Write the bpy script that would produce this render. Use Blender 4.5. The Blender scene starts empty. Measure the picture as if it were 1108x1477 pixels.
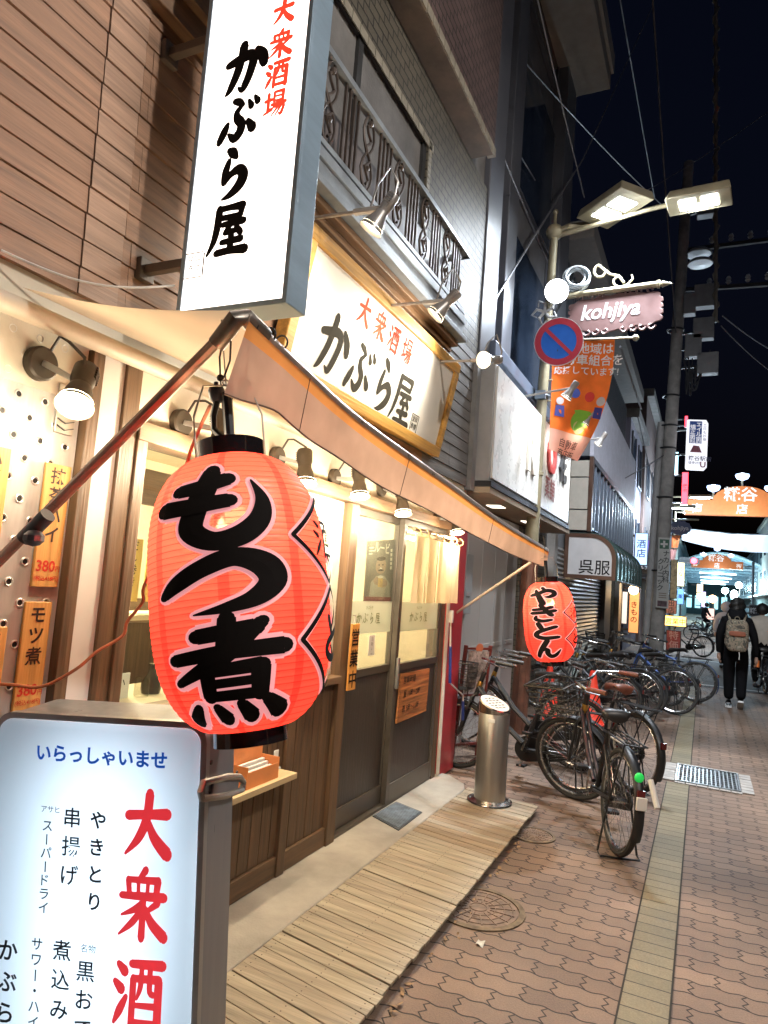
import bpy, math, random
from math import sin, cos, pi, radians, atan2, sqrt
from mathutils import Vector as V, Matrix as Mx
random.seed(4)
S = bpy.context.scene
COL = S.collection
# ---------------------------------------------------------------- camera
F, CX, CY, CAMH = 985.0, 554.0, 738.5, 1.62          # focal length and centre in photo pixels, eye height in metres
_dy = V((462, 133.5, 985.0)).normalized()
_u = V((.075, -1, .1004)); _u = (_u - _dy * _u.dot(_dy)).normalized()
_dx = _dy.cross(_u)
if _dx.x < 0: _dx = -_dx
ROT = Mx((_dx, _dy, _u))                              # camera axes (right, down, forward) -> world
EYE = V((0, 0, CAMH))
cam_d = bpy.data.cameras.new('camera'); cam = bpy.data.objects.new('camera', cam_d); COL.objects.link(cam)
cam_d.sensor_fit = 'VERTICAL'; cam_d.sensor_height = 36; cam_d.lens = 36 * F / 1477
cam_d.clip_start = .05; cam_d.clip_end = 600
_r, _d, _f = ROT.col[0], ROT.col[1], ROT.col[2]
cam.matrix_world = Mx(((_r.x, -_d.x, -_f.x, 0), (_r.y, -_d.y, -_f.y, 0), (_r.z, -_d.z, -_f.z, CAMH), (0, 0, 0, 1)))
S.camera = cam
# ---------------------------------------------------------------- night sky, moon-weak sun, exposure
w = bpy.data.worlds.new("World"); S.world = w; w.use_nodes = True
nt = w.node_tree; bg = nt.nodes['Background']
sky = nt.nodes.new('ShaderNodeTexSky'); sky.sky_type = 'NISHITA'; sky.sun_disc = False
sky.sun_elevation = radians(-4.0); sky.sun_rotation = radians(120); sky.air_density = 1.0; sky.ozone_density = 2
nt.links.new(sky.outputs[0], bg.inputs[0]); bg.inputs[1].default_value = .13
sd = bpy.data.lights.new('moon', 'SUN'); sd.energy = .012; sd.angle = radians(.5); sd.color = (.75, .85, 1)
so = bpy.data.objects.new('moon', sd); COL.objects.link(so); so.rotation_euler = (radians(40), 0, radians(120))
S.view_settings.view_transform = 'Standard'; S.view_settings.look = 'None'
S.view_settings.exposure = 1.45; S.view_settings.gamma = 1; S.view_settings.use_curve_mapping = False
S.cycles.use_denoising = True
S.cycles.max_bounces = 6; S.cycles.diffuse_bounces = 3; S.cycles.glossy_bounces = 3; S.cycles.transparent_max_bounces = 8
S.cycles.sample_clamp_indirect = 4; S.cycles.caustics_reflective = False; S.cycles.caustics_refractive = False

# ---------------------------------------------------------------- calibration: known planes seen by the camera
def ray(px, py): return ROT @ V((px - CX, py - CY, F))
def at_x(px, py, X):
    r = ray(px, py); return EYE + r * (X / r.x)
def at_y(px, py, Y):
    r = ray(px, py); return EYE + r * (Y / r.y)
def at_z(px, py, z=0.0):
    r = ray(px, py); return EYE + r * ((z - CAMH) / r.z)

# ---------------------------------------------------------------- materials
MATS = {}
def lin(r, g, b): return tuple(((c / 255) ** 2.2) for c in (r, g, b))
def M(name, col, rough=.6, metal=0., var=.12, sc=6., bump=0., bsc=60., st=(1, 1, 1), emis=0., ecol=None, spec=.5, grain=None, coat=0.):
    if name in MATS: return MATS[name]
    m = bpy.data.materials.new(name); m.use_nodes = True; MATS[name] = m
    t = m.node_tree; N = t.nodes; L = t.links; b = N['Principled BSDF']
    b.inputs['Roughness'].default_value = rough; b.inputs['Metallic'].default_value = metal
    b.inputs['Specular IOR Level'].default_value = spec; b.inputs['Coat Weight'].default_value = coat
    tc = N.new('ShaderNodeTexCoord'); mp = N.new('ShaderNodeMapping'); mp.inputs['Scale'].default_value = st
    L.new(tc.outputs['Object'], mp.inputs[0])
    if var > 0:
        n1 = N.new('ShaderNodeTexNoise'); n1.inputs['Scale'].default_value = sc; n1.inputs['Detail'].default_value = 7; n1.inputs['Roughness'].default_value = .65
        L.new(mp.outputs[0], n1.inputs['Vector'])
        mr = N.new('ShaderNodeMapRange'); mr.inputs[1].default_value = .3; mr.inputs[2].default_value = .7
        mr.inputs[3].default_value = 1 - var * 1.6; mr.inputs[4].default_value = 1 + var
        L.new(n1.outputs[0], mr.inputs[0])
        mx = N.new('ShaderNodeVectorMath'); mx.operation = 'SCALE'; mx.inputs[0].default_value = col[:3]
        L.new(mr.outputs[0], mx.inputs['Scale']); L.new(mx.outputs[0], b.inputs['Base Color'])
        m2 = N.new('ShaderNodeMapRange'); m2.inputs[1].default_value = .25; m2.inputs[2].default_value = .75
        m2.inputs[3].default_value = max(.03, rough - .12); m2.inputs[4].default_value = min(1, rough + .12)
        L.new(n1.outputs[0], m2.inputs[0]); L.new(m2.outputs[0], b.inputs['Roughness'])
    else:
        b.inputs['Base Color'].default_value = (*col[:3], 1)
    if bump > 0:
        n2 = N.new('ShaderNodeTexNoise'); n2.inputs['Scale'].default_value = bsc; n2.inputs['Detail'].default_value = 5
        L.new(mp.outputs[0], n2.inputs['Vector'])
        bp = N.new('ShaderNodeBump'); bp.inputs['Strength'].default_value = bump; bp.inputs['Distance'].default_value = .01
        L.new(n2.outputs[0], bp.inputs['Height']); L.new(bp.outputs[0], b.inputs['Normal'])
    if emis > 0:
        b.inputs['Emission Color'].default_value = (*(ecol or col)[:3], 1); b.inputs['Emission Strength'].default_value = emis
    return m
def wood(name, col, axis=1, rough=.55, var=.3, sc=5., bump=.25):
    st = [1.0, 1.0, 1.0]
    for i in range(3): st[i] = .35 if i == axis else 7.0
    return M(name, col, rough, var=var, sc=sc, bump=bump, bsc=12, st=st)
def glow(name, col, strength): return M(name, col, .5, var=0, emis=strength, ecol=col)
def glass(name, tint=(.9, .95, .95), amount=.85, rough=.03, milk=0., milkcol=(.8, .8, .75)):
    if name in MATS: return MATS[name]
    m = bpy.data.materials.new(name); m.use_nodes = True; MATS[name] = m
    t = m.node_tree; N = t.nodes; L = t.links; N.clear()
    o = N.new('ShaderNodeOutputMaterial'); tr = N.new('ShaderNodeBsdfTransparent'); tr.inputs[0].default_value = (*tint, 1)
    g = N.new('ShaderNodeBsdfGlossy'); g.inputs['Roughness'].default_value = rough
    lw = N.new('ShaderNodeLayerWeight'); pw = N.new('ShaderNodeMath'); pw.operation = 'POWER'; L.new(lw.outputs['Facing'], pw.inputs[0]); pw.inputs[1].default_value = 5
    fr = N.new('ShaderNodeMapRange'); L.new(pw.outputs[0], fr.inputs[0]); fr.inputs[3].default_value = .03; fr.inputs[4].default_value = .6
    mx = N.new('ShaderNodeMixShader'); L.new(fr.outputs[0], mx.inputs[0]); L.new(tr.outputs[0], mx.inputs[1]); L.new(g.outputs[0], mx.inputs[2])
    last = mx
    if milk > 0:
        d = N.new('ShaderNodeBsdfDiffuse'); d.inputs[0].default_value = (*milkcol, 1)
        tl = N.new('ShaderNodeBsdfTranslucent'); tl.inputs[0].default_value = (*milkcol, 1)
        m1 = N.new('ShaderNodeMixShader'); m1.inputs[0].default_value = .5; L.new(d.outputs[0], m1.inputs[1]); L.new(tl.outputs[0], m1.inputs[2])
        m2 = N.new('ShaderNodeMixShader'); m2.inputs[0].default_value = milk; L.new(mx.outputs[0], m2.inputs[1]); L.new(m1.outputs[0], m2.inputs[2])
        last = m2
    L.new(last.outputs[0], o.inputs[0]); return m
def cloth(name, col, trans=.4, var=.1, sc=4., emis=0):
    if name in MATS: return MATS[name]
    m = bpy.data.materials.new(name); m.use_nodes = True; MATS[name] = m
    t = m.node_tree; N = t.nodes; L = t.links; N.clear()
    o = N.new('ShaderNodeOutputMaterial'); d = N.new('ShaderNodeBsdfDiffuse'); tl = N.new('ShaderNodeBsdfTranslucent')
    tc = N.new('ShaderNodeTexCoord'); n1 = N.new('ShaderNodeTexNoise'); n1.inputs['Scale'].default_value = sc; n1.inputs['Detail'].default_value = 6
    L.new(tc.outputs['Object'], n1.inputs['Vector'])
    mr = N.new('ShaderNodeMapRange'); mr.inputs[1].default_value = .3; mr.inputs[2].default_value = .7; mr.inputs[3].default_value = 1 - var * 1.5; mr.inputs[4].default_value = 1 + var
    L.new(n1.outputs[0], mr.inputs[0])
    mx = N.new('ShaderNodeVectorMath'); mx.operation = 'SCALE'; mx.inputs[0].default_value = col
    L.new(mr.outputs[0], mx.inputs['Scale']); L.new(mx.outputs[0], d.inputs[0]); L.new(mx.outputs[0], tl.inputs[0])
    m1 = N.new('ShaderNodeMixShader'); m1.inputs[0].default_value = trans; L.new(d.outputs[0], m1.inputs[1]); L.new(tl.outputs[0], m1.inputs[2])
    L.new(m1.outputs[0], o.inputs[0]); return m
def brickmat(name, c1, c2, cm, bw, bh, mortar=.012, offset=.5, rough=.8, bump=.5, plane='YZ', wave=(0, 0), squash=1., spots=False):
    """brick / paver pattern in metres; wave=(amount of zig-zag across rows, amount of wave along rows)"""
    if name in MATS: return MATS[name]
    m = bpy.data.materials.new(name); m.use_nodes = True; MATS[name] = m
    t = m.node_tree; N = t.nodes; L = t.links; b = N['Principled BSDF']; b.inputs['Roughness'].default_value = rough
    tc = N.new('ShaderNodeTexCoord'); sp = N.new('ShaderNodeSeparateXYZ'); L.new(tc.outputs['Object'], sp.inputs[0])
    a, c = {'YZ': (1, 2), 'XY': (0, 1), 'XZ': (0, 2), 'YX': (1, 0)}[plane]
    def mth(op, x, y=None):
        n = N.new('ShaderNodeMath'); n.operation = op
        for i, q in enumerate((x, y)):
            if q is None: continue
            if isinstance(q, (int, float)): n.inputs[i].default_value = q
            else: L.new(q, n.inputs[i])
        return n.outputs[0]
    A, B = sp.outputs[a], sp.outputs[c]
    A2, B2 = A, B
    if wave[0]: A2 = mth('ADD', A, mth('MULTIPLY', mth('PINGPONG', mth('ADD', B, 50.0), bh * .25), wave[0]))
    if wave[1]: B2 = mth('ADD', B, mth('MULTIPLY', mth('SINE', mth('MULTIPLY', A, 4 * pi / bw)), wave[1]))
    cb = N.new('ShaderNodeCombineXYZ'); L.new(A2, cb.inputs[0]); L.new(B2, cb.inputs[1])
    ns = N.new('ShaderNodeTexNoise'); ns.inputs['Scale'].default_value = 25; L.new(tc.outputs['Object'], ns.inputs['Vector'])
    br = N.new('ShaderNodeTexBrick'); L.new(cb.outputs[0], br.inputs['Vector']); br.offset = offset; br.squash = squash
    br.inputs['Color1'].default_value = (*c1, 1); br.inputs['Color2'].default_value = (*c2, 1); br.inputs['Mortar'].default_value = (*cm, 1)
    br.inputs['Scale'].default_value = 1; br.inputs['Mortar Size'].default_value = mortar * .5; br.inputs['Mortar Smooth'].default_value = .25
    br.inputs['Brick Width'].default_value = bw; br.inputs['Row Height'].default_value = bh
    n1 = N.new('ShaderNodeTexNoise'); n1.inputs['Scale'].default_value = 1.1; n1.inputs['Detail'].default_value = 8; n1.inputs['Roughness'].default_value = .7
    L.new(tc.outputs['Object'], n1.inputs['Vector'])
    n3 = N.new('ShaderNodeTexNoise'); n3.inputs['Scale'].default_value = 140; n3.inputs['Detail'].default_value = 3; L.new(tc.outputs['Object'], n3.inputs['Vector'])
    k = mth('ADD', mth('MULTIPLY', n1.outputs[0], 1.1), mth('MULTIPLY', n3.outputs[0], .7)); k = mth('ADD', k, .08)
    if spots:                                            # trodden gum and drips
        vo = N.new('ShaderNodeTexVoronoi'); vo.inputs['Scale'].default_value = 2.1; L.new(tc.outputs['Object'], vo.inputs['Vector'])
        sr = N.new('ShaderNodeMapRange'); sr.inputs[1].default_value = .035; sr.inputs[2].default_value = .06; sr.inputs[3].default_value = .45; L.new(vo.outputs['Distance'], sr.inputs[0])
        n4 = N.new('ShaderNodeTexNoise'); n4.inputs['Scale'].default_value = .45; n4.inputs['Detail'].default_value = 9; L.new(tc.outputs['Object'], n4.inputs['Vector'])
        s2 = N.new('ShaderNodeMapRange'); s2.inputs[1].default_value = .38; s2.inputs[2].default_value = .62; s2.inputs[3].default_value = .55; s2.inputs[4].default_value = 1.18; L.new(n4.outputs[0], s2.inputs[0])
        k = mth('MULTIPLY', mth('MULTIPLY', k, sr.outputs[0]), s2.outputs[0])
    mx = N.new('ShaderNodeVectorMath'); mx.operation = 'SCALE'; L.new(br.outputs['Color'], mx.inputs[0]); L.new(k, mx.inputs['Scale'])
    L.new(mx.outputs[0], b.inputs['Base Color'])
    h = mth('ADD', mth('MULTIPLY', br.outputs['Fac'], -1.0), mth('MULTIPLY', n3.outputs[0], .25))
    bp = N.new('ShaderNodeBump'); bp.inputs['Strength'].default_value = bump; bp.inputs['Distance'].default_value = .006
    L.new(h, bp.inputs['Height']); L.new(bp.outputs[0], b.inputs['Normal'])
    L.new(mth('ADD', mth('MULTIPLY', n1.outputs[0], .35), rough - .2), b.inputs['Roughness'])
    return m

# ---------------------------------------------------------------- mesh builder
def root_loc(p):
    l = V((0, 0, 0))
    while p is not None: l = l + p.location; p = p.parent
    return l
def frame_of(d):
    d = d.normalized(); a = V((0, 0, 1)) if abs(d.z) < .95 else V((0, 1, 0))
    x = a.cross(d).normalized(); return x, d.cross(x), d
TXT = {}
def glyphs(s, bold):
    k = (s, bold)
    if k not in TXT:
        c = bpy.data.curves.new('t', 'FONT'); c.body = s; c.offset = min(bold, .012) if any(ord(q) > 0x3100 for q in s) else bold; c.resolution_u = 3
        o = bpy.data.objects.new('t', c); COL.objects.link(o)
        m = bpy.data.meshes.new_from_object(o.evaluated_get(bpy.context.evaluated_depsgraph_get()))
        vs = [(v.co.x, v.co.y) for v in m.vertices]; fs = [tuple(p.vertices) for p in m.polygons]
        bpy.data.objects.remove(o); bpy.data.curves.remove(c); bpy.data.meshes.remove(m)
        TXT[k] = (vs, fs)
    return TXT[k]
class MB:
    def __init__(s): s.v = []; s.f = []; s.mi = []; s.cur = 0
    def add(s, vs, fs):
        n = len(s.v); s.v += [V(p) for p in vs]; s.f += [tuple(i + n for i in f) for f in fs]; s.mi += [s.cur] * len(fs); return s
    def bx(s, x0, x1, y0, y1, z0, z1):
        return s.add([(x0, y0, z0), (x1, y0, z0), (x1, y1, z0), (x0, y1, z0), (x0, y0, z1), (x1, y0, z1), (x1, y1, z1), (x0, y1, z1)],
                     [(3, 2, 1, 0), (4, 5, 6, 7), (0, 1, 5, 4), (1, 2, 6, 5), (2, 3, 7, 6), (3, 0, 4, 7)])
    def box(s, c, size, ax=None):
        c = V(c); x, y, z = ax if ax else (V((1, 0, 0)), V((0, 1, 0)), V((0, 0, 1)))
        x, y, z = x * size[0] / 2, y * size[1] / 2, z * size[2] / 2
        p = [c + i * x + j * y + k * z for k in (-1, 1) for i, j in ((-1, -1), (1, -1), (1, 1), (-1, 1))]
        return s.add(p, [(3, 2, 1, 0), (4, 5, 6, 7), (0, 1, 5, 4), (1, 2, 6, 5), (2, 3, 7, 6), (3, 0, 4, 7)])
    def beam(s, a, b, wx, wz):
        a, b = V(a), V(b); x, y, z = frame_of(b - a); return s.box((a + b) / 2, (wx, wz, (b - a).length), (x, y, z))
    def tube(s, pts, r, n=8, caps=True, closed=False):
        pts = [V(p) for p in pts]; k = len(pts); rr = r if isinstance(r, (list, tuple)) else [r] * k
        vs = []; fs = []; px = None
        for i, p in enumerate(pts):
            if closed: d = pts[(i + 1) % k] - pts[i - 1]
            else: d = pts[min(i + 1, k - 1)] - pts[max(i - 1, 0)]
            if d.length < 1e-9: d = V((0, 0, 1))
            d.normalize()
            if px is None: x, y, _ = frame_of(d)
            else:
                x = px - d * px.dot(d)
                x = x.normalized() if x.length > 1e-6 else frame_of(d)[0]
                y = d.cross(x)
            px = x
            vs += [p + (x * cos(2 * pi * j / n) + y * sin(2 * pi * j / n)) * rr[i] for j in range(n)]
        for i in range(k if closed else k - 1):
            a, b = i * n, ((i + 1) % k) * n
            fs += [(a + j, a + (j + 1) % n, b + (j + 1) % n, b + j) for j in range(n)]
        if caps and not closed: fs += [tuple(range(n - 1, -1, -1)), tuple((k - 1) * n + j for j in range(n))]
        return s.add(vs, fs)
    def cyl(s, a, b, r, r2=None, n=16): return s.tube([a, b], [r, r if r2 is None else r2], n)
    def lathe(s, prof, n=24, c=(0, 0, 0), d=(0, 0, 1), caps=False):
        c = V(c); x, y, z = frame_of(V(d)); vs = []; fs = []; k = len(prof)
        for r, h in prof: vs += [c + z * h + (x * cos(2 * pi * j / n) + y * sin(2 * pi * j / n)) * r for j in range(n)]
        for i in range(k - 1): fs += [(i * n + j, i * n + (j + 1) % n, (i + 1) * n + (j + 1) % n, (i + 1) * n + j) for j in range(n)]
        if caps: fs += [tuple(range(n - 1, -1, -1)), tuple((k - 1) * n + j for j in range(n))]
        return s.add(vs, fs)
    def ball(s, c, r, n=12, sc=(1, 1, 1)):
        k = n // 2; c = V(c)
        vs = [c + V((sc[0] * r * sin(pi * i / k) * cos(2 * pi * j / n), sc[1] * r * sin(pi * i / k) * sin(2 * pi * j / n), sc[2] * r * cos(pi * i / k))) for i in range(k + 1) for j in range(n)]
        return s.add(vs, [(i * n + j, (i + 1) * n + j, (i + 1) * n + (j + 1) % n, i * n + (j + 1) % n) for i in range(k) for j in range(n)])
    def ring(s, c, R, r, d=(0, 0, 1), n=32, k=8, a0=0, a1=2 * pi):
        c = V(c); x, y, z = frame_of(V(d)); full = abs(a1 - a0 - 2 * pi) < 1e-4
        pts = [c + (x * cos(a0 + (a1 - a0) * i / n) + y * sin(a0 + (a1 - a0) * i / n)) * R for i in range(n if full else n + 1)]
        return s.tube(pts, r, k, closed=full)
    def poly(s, pts): return s.add(pts, [tuple(range(len(pts)))])
    def prism(s, pts, d):
        pts = [V(p) for p in pts]; d = V(d); n = len(pts)
        return s.add(pts + [p + d for p in pts], [tuple(range(n - 1, -1, -1)), tuple(range(n, 2 * n))] + [(i, (i + 1) % n, n + (i + 1) % n, n + i) for i in range(n)])
    def grid(s, fn, nu, nv):
        vs = [fn(i / nu, j / nv) for j in range(nv + 1) for i in range(nu + 1)]
        return s.add(vs, [(j * (nu + 1) + i, j * (nu + 1) + i + 1, (j + 1) * (nu + 1) + i + 1, (j + 1) * (nu + 1) + i) for j in range(nv) for i in range(nu)])
    def text(s, t, o, xd, yd, size, bold=.0, vert=False, gap=1.05, center=False):
        """flat lettering: o is the upper-left corner of the first character (or the centre line top)"""
        o, xd, yd = V(o), V(xd).normalized(), V(yd).normalized()
        for i, ch in enumerate(t) if vert else ((0, t),):
            vs, fs = glyphs(ch, bold)
            if not vs: continue
            x0 = min(p[0] for p in vs); x1 = max(p[0] for p in vs)
            ox = -(x0 + x1) / 2 if (vert or center) else 0
            if vert and ch in 'ーー': pts = [o + (xd * (-(p[1] - .38)) + yd * (-(i * gap + .5) - (p[0] - (x0 + x1) / 2))) * size for p in vs]
            else: pts = [o + (xd * (p[0] + ox) + yd * (p[1] - .85 - i * gap)) * size for p in vs]
            s.add(pts, fs)
        return s
    def brush(s, strokes, fn, wscale=1., extra=0., step=3):
        """brush strokes in a 0..100 box (x right, y down, width); fn(u, v, lift) gives the point"""
        for si, st in enumerate(strokes):
            P = []
            for i in range(len(st) - 1):
                a = st[max(i - 1, 0)]; b = st[i]; c = st[i + 1]; d = st[min(i + 2, len(st) - 1)]
                k = max(2, int(max(abs(c[0] - b[0]), abs(c[1] - b[1])) / step))
                for q in range(k + (i == len(st) - 2)):
                    t = q / k
                    P.append([.5 * (2 * b[e] + (c[e] - a[e]) * t + (2 * a[e] - 5 * b[e] + 4 * c[e] - d[e]) * t * t + (3 * b[e] - a[e] - 3 * c[e] + d[e]) * t ** 3) for e in range(3)])
            Lf = []; Rt = []
            for i, p in enumerate(P):
                q0 = P[max(i - 1, 0)]; q1 = P[min(i + 1, len(P) - 1)]; dx, dy = q1[0] - q0[0], q1[1] - q0[1]; l = max(1e-6, sqrt(dx * dx + dy * dy))
                h = max(.4, p[2] * wscale / 2 + extra)
                Lf.append((p[0] - dy / l * h, p[1] + dx / l * h)); Rt.append((p[0] + dy / l * h, p[1] - dx / l * h))
            vs = []; fs = []; z = si * .0003
            for a, b, p in zip(Lf, Rt, P):
                vs += [fn(a[0], a[1], z), fn(p[0], p[1], z), fn(b[0], b[1], z)]
            for i in range(len(P) - 1):
                fs += [(3 * i, 3 * i + 1, 3 * i + 4, 3 * i + 3), (3 * i + 1, 3 * i + 2, 3 * i + 5, 3 * i + 4)]
            for end in (0, len(P) - 1):                                        # round ends, a little flattened
                p = P[end]; q = P[1] if end == 0 else P[-2]; a = atan2(p[1] - q[1], p[0] - q[0]); h = max(.4, p[2] * wscale / 2 + extra)
                n0 = len(vs); m = 6
                vs += [fn(p[0], p[1], z)] + [fn(p[0] + h * cos(a - pi / 2 + pi * j / m) * .9, p[1] + h * sin(a - pi / 2 + pi * j / m) * .9, z) for j in range(m + 1)]
                fs += [(n0, n0 + 1 + j, n0 + 2 + j) for j in range(m)]
            s.add(vs, fs)
        return s
    def build(s, name, mat, parent=None, smooth=35, bev=0., origin=None, **props):
        base = root_loc(parent) if parent else (V(origin) if origin is not None else V((0, 0, 0)))
        me = bpy.data.meshes.new(name); me.from_pydata([p - base for p in s.v], [], s.f)
        for m in (mat if isinstance(mat, (list, tuple)) else [mat]): me.materials.append(m)
        for p, i in zip(me.polygons, s.mi): p.material_index = i
        me.validate(); me.update()
        if smooth: me.shade_smooth(); me.set_sharp_from_angle(angle=radians(smooth))
        o = bpy.data.objects.new(name, me); COL.objects.link(o)
        if parent: o.parent = parent
        else: o.location = base
        if bev:
            b = o.modifiers.new('bevel', 'BEVEL'); b.width = bev; b.segments = 2; b.limit_method = 'ANGLE'; b.angle_limit = radians(50)
        for k, v in props.items(): o[k] = v
        return o
def tag(o, label, cat, group=None):
    o['label'] = label; o['category'] = cat
    if group: o['group'] = group
    return o
def thing(name, label, cat, loc=(0, 0, 0), group=None):
    o = bpy.data.objects.new(name, None); o.empty_display_size = .1; COL.objects.link(o); o.location = loc
    return tag(o, label, cat, group)
def copy_tree(o, parent=None):
    c = o.copy(); COL.objects.link(c); c.parent = parent
    for ch in list(o.children): copy_tree(ch, c)
    return c
def lamp(name, kind, loc, power, col, parent=None, **kw):
    d = bpy.data.lights.new(name, kind); d.energy = power; d.color = col
    tgt = kw.pop('aim', None)
    for k, v in kw.items(): setattr(d, k, v)
    o = bpy.data.objects.new(name, d); COL.objects.link(o)
    o.location = V(loc) - (root_loc(parent) if parent else V((0, 0, 0))); o.parent = parent
    if tgt is not None: o.rotation_mode = 'QUATERNION'; o.rotation_quaternion = (V(tgt) - V(loc)).to_track_quat('-Z', 'Y')
    return o
X1, Y1, Z1 = V((1, 0, 0)), V((0, 1, 0)), V((0, 0, 1))

# ---------------------------------------------------------------- brush lettering (x right, y down, width)
BR = {
'か': [[(8,38,9),(30,33,12),(54,28,13),(65,36,13),(61,58,12),(53,78,11),(45,89,9),(36,84,3)], [(41,8,13),(38,30,12),(30,58,12),(17,84,9),(8,93,3)], [(72,22,9),(85,35,14),(90,50,13)]],
'ぶ': [[(34,10,8),(46,14,10),(56,21,7)], [(53,24,6),(43,33,9),(45,46,12),(56,58,13),(54,74,13),(41,84,12),(27,74,5)], [(22,54,8),(15,68,12),(5,86,10)], [(72,56,8),(84,71,14)], [(70,16,5),(77,28,10)], [(84,11,5),(92,22,10)]],
'ら': [[(36,6,9),(46,12,13),(55,21,7)], [(38,26,8),(32,46,11),(30,66,9)], [(30,66,9),(46,52,9),(64,46,13),(75,58,15),(67,76,14),(47,91,9),(29,97,3)]],
'屋': [[(22,12,8),(50,11,8),(78,11,11)], [(77,12,10),(74,30,8)], [(25,29,7),(73,29,8)], [(24,12,11),(22,45,11),(16,72,9),(3,95,4)], [(34,42,7),(84,40,9)], [(54,43,8),(42,58,7)], [(42,58,7),(74,55,7)], [(67,48,7),(79,61,9)], [(36,75,7),(82,73,9)], [(58,58,9),(58,92,10)], [(26,94,9),(60,92,9),(93,93,12)]],
'も': [[(52,4,16),(46,28,20),(36,58,20),(34,80,20),(52,95,19),(75,91,20),(93,72,17),(98,46,11),(90,20,2)], [(18,27,14),(42,25,16),(68,17,15)], [(3,48,18),(36,49,17),(68,46,15)]],
'つ': [[(2,66,9),(16,52,16),(38,36,18),(64,25,20),(86,36,23),(93,58,20),(79,78,17),(56,88,11),(30,93,2)]],
'煮': [[(28,16,13),(72,12,15)], [(52,0,12),(50,32,15)], [(6,37,11),(50,33,13),(94,32,15)], [(78,6,10),(46,38,14),(6,60,7)], [(33,52,11),(32,76,11)], [(33,51,10),(76,48,13)], [(75,49,14),(74,76,13)], [(34,63,8),(72,62,8)], [(34,75,9),(74,75,10)], [(18,85,8),(9,98,14)], [(36,86,8),(42,98,14)], [(58,84,9),(66,97,15)], [(80,81,10),(93,94,17)]],
'や': [[(3,44,13),(30,35,15),(60,20,15),(86,25,16),(90,42,15),(72,55,12),(56,54,5)], [(46,3,12),(57,16,10)], [(20,16,10),(34,50,16),(48,92,18)]],
'き': [[(14,28,13),(48,25,13),(76,16,13)], [(8,48,14),(50,45,14),(86,36,14)], [(40,3,14),(57,34,15),(74,62,15)], [(24,66,9),(22,82,14),(44,93,15),(72,88,11)]],
'と': [[(28,8,15),(36,32,15),(44,46,10)], [(84,28,14),(50,44,15),(24,60,16),(20,80,16),(46,93,17),(90,88,14)]],
'ん': [[(52,5,14),(36,40,15),(10,92,13)], [(16,78,8),(34,54,13),(49,54,14),(50,76,15),(62,91,16),(80,82,13),(95,54,4)]],
'大': [[(8,37,12),(50,34,11),(92,32,14)], [(53,3,14),(48,40,14),(32,70,12),(5,95,4)], [(50,42,8),(66,69,14),(94,92,17)]],
'衆': [[(54,0,10),(42,12,6)], [(19,15,9),(22,36,8)], [(19,15,7),(81,14,9)], [(80,14,11),(77,36,9)], [(40,17,6),(41,35,6)], [(60,17,6),(59,35,6)], [(6,38,8),(94,37,11)], [(52,41,9),(50,97,11)], [(48,48,8),(34,57,8),(8,66,3)], [(46,60,8),(30,76,9),(4,94,3)], [(82,45,9),(60,58,6)], [(57,54,7),(70,74,12),(96,93,14)]],
'酒': [[(8,12,8),(21,22,13)], [(2,37,8),(15,47,13)], [(2,94,5),(13,76,11),(25,57,7)], [(34,10,9),(97,9,12)], [(39,30,10),(37,96,10)], [(40,30,8),(91,29,10)], [(90,30,12),(89,96,12)], [(56,12,7),(54,40,8),(47,58,4)], [(73,12,8),(73,46,8),(85,50,6)], [(42,67,6),(88,66,8)], [(40,91,8),(88,91,9)]],
'場': [[(3,35,9),(33,32,9)], [(18,10,10),(18,76,10)], [(1,83,6),(35,69,10)], [(44,7,8),(44,42,8)], [(44,7,7),(84,7,9)], [(84,7,10),(83,42,9)], [(45,24,5),(83,24,6)], [(44,41,6),(84,41,7)], [(36,54,8),(97,52,10)], [(54,54,8),(34,76,4)], [(50,65,6),(89,63,8),(87,80,9),(79,95,9),(69,89,3)], [(66,66,7),(38,96,4)], [(79,66,7),(55,98,4)]],
}
def flat(o, xd, yd, size, lift=.001, asp=1.):
    o, xd, yd = V(o), V(xd).normalized(), V(yd).normalized(); n = xd.cross(yd)
    return lambda u, v, z: o + xd * (u / 100 * size * asp) - yd * (v / 100 * size) + n * (lift + z)
# ================================================================ SETTING: paving, strip, cross street, step
PAVER = brickmat('red_wave_pavers', (.25,.165,.115), (.18,.118,.084), (.020,.014,.010), .205, .108, mortar=.0085, offset=.5, rough=.75, bump=.9, plane='XY', wave=(.85, .006), spots=True)
STRIPM = brickmat('beige_strip_bricks', (.225,.185,.115), (.175,.145,.09), (.045,.036,.026), .999, .1, mortar=.007, offset=0, rough=.75, bump=.7, plane='XY')
ASPH = M('asphalt', (.05,.05,.052), .75, var=.3, sc=3, bump=.35, bsc=220)
CONC = M('concrete', (.34,.31,.26), .8, var=.22, sc=2.2, bump=.25, bsc=90)
CONCD = M('concrete_dark', (.2,.19,.18), .85, var=.25, sc=2.5, bump=.3, bsc=60)
def structure(o): o['kind'] = 'structure'; return o
m = MB(); m.add([(-30,-8,0),(30,-8,0),(30,160,0),(-30,160,0)], [(0,1,2,3)])
structure(m.build('pavement', PAVER, smooth=0))
m = MB()
sx0, sx1 = -.270, -.082
m.add([(sx0,-4,.004),(sx1,-4,.004),(sx1,6.95,.004),(sx0,6.95,.004)], [(0,1,2,3)])
m.add([(sx0,7.78,.004),(sx1,7.78,.004),(sx1,15.2,.004),(sx0,15.2,.004)], [(0,1,2,3)])
m.cur = 1
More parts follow.
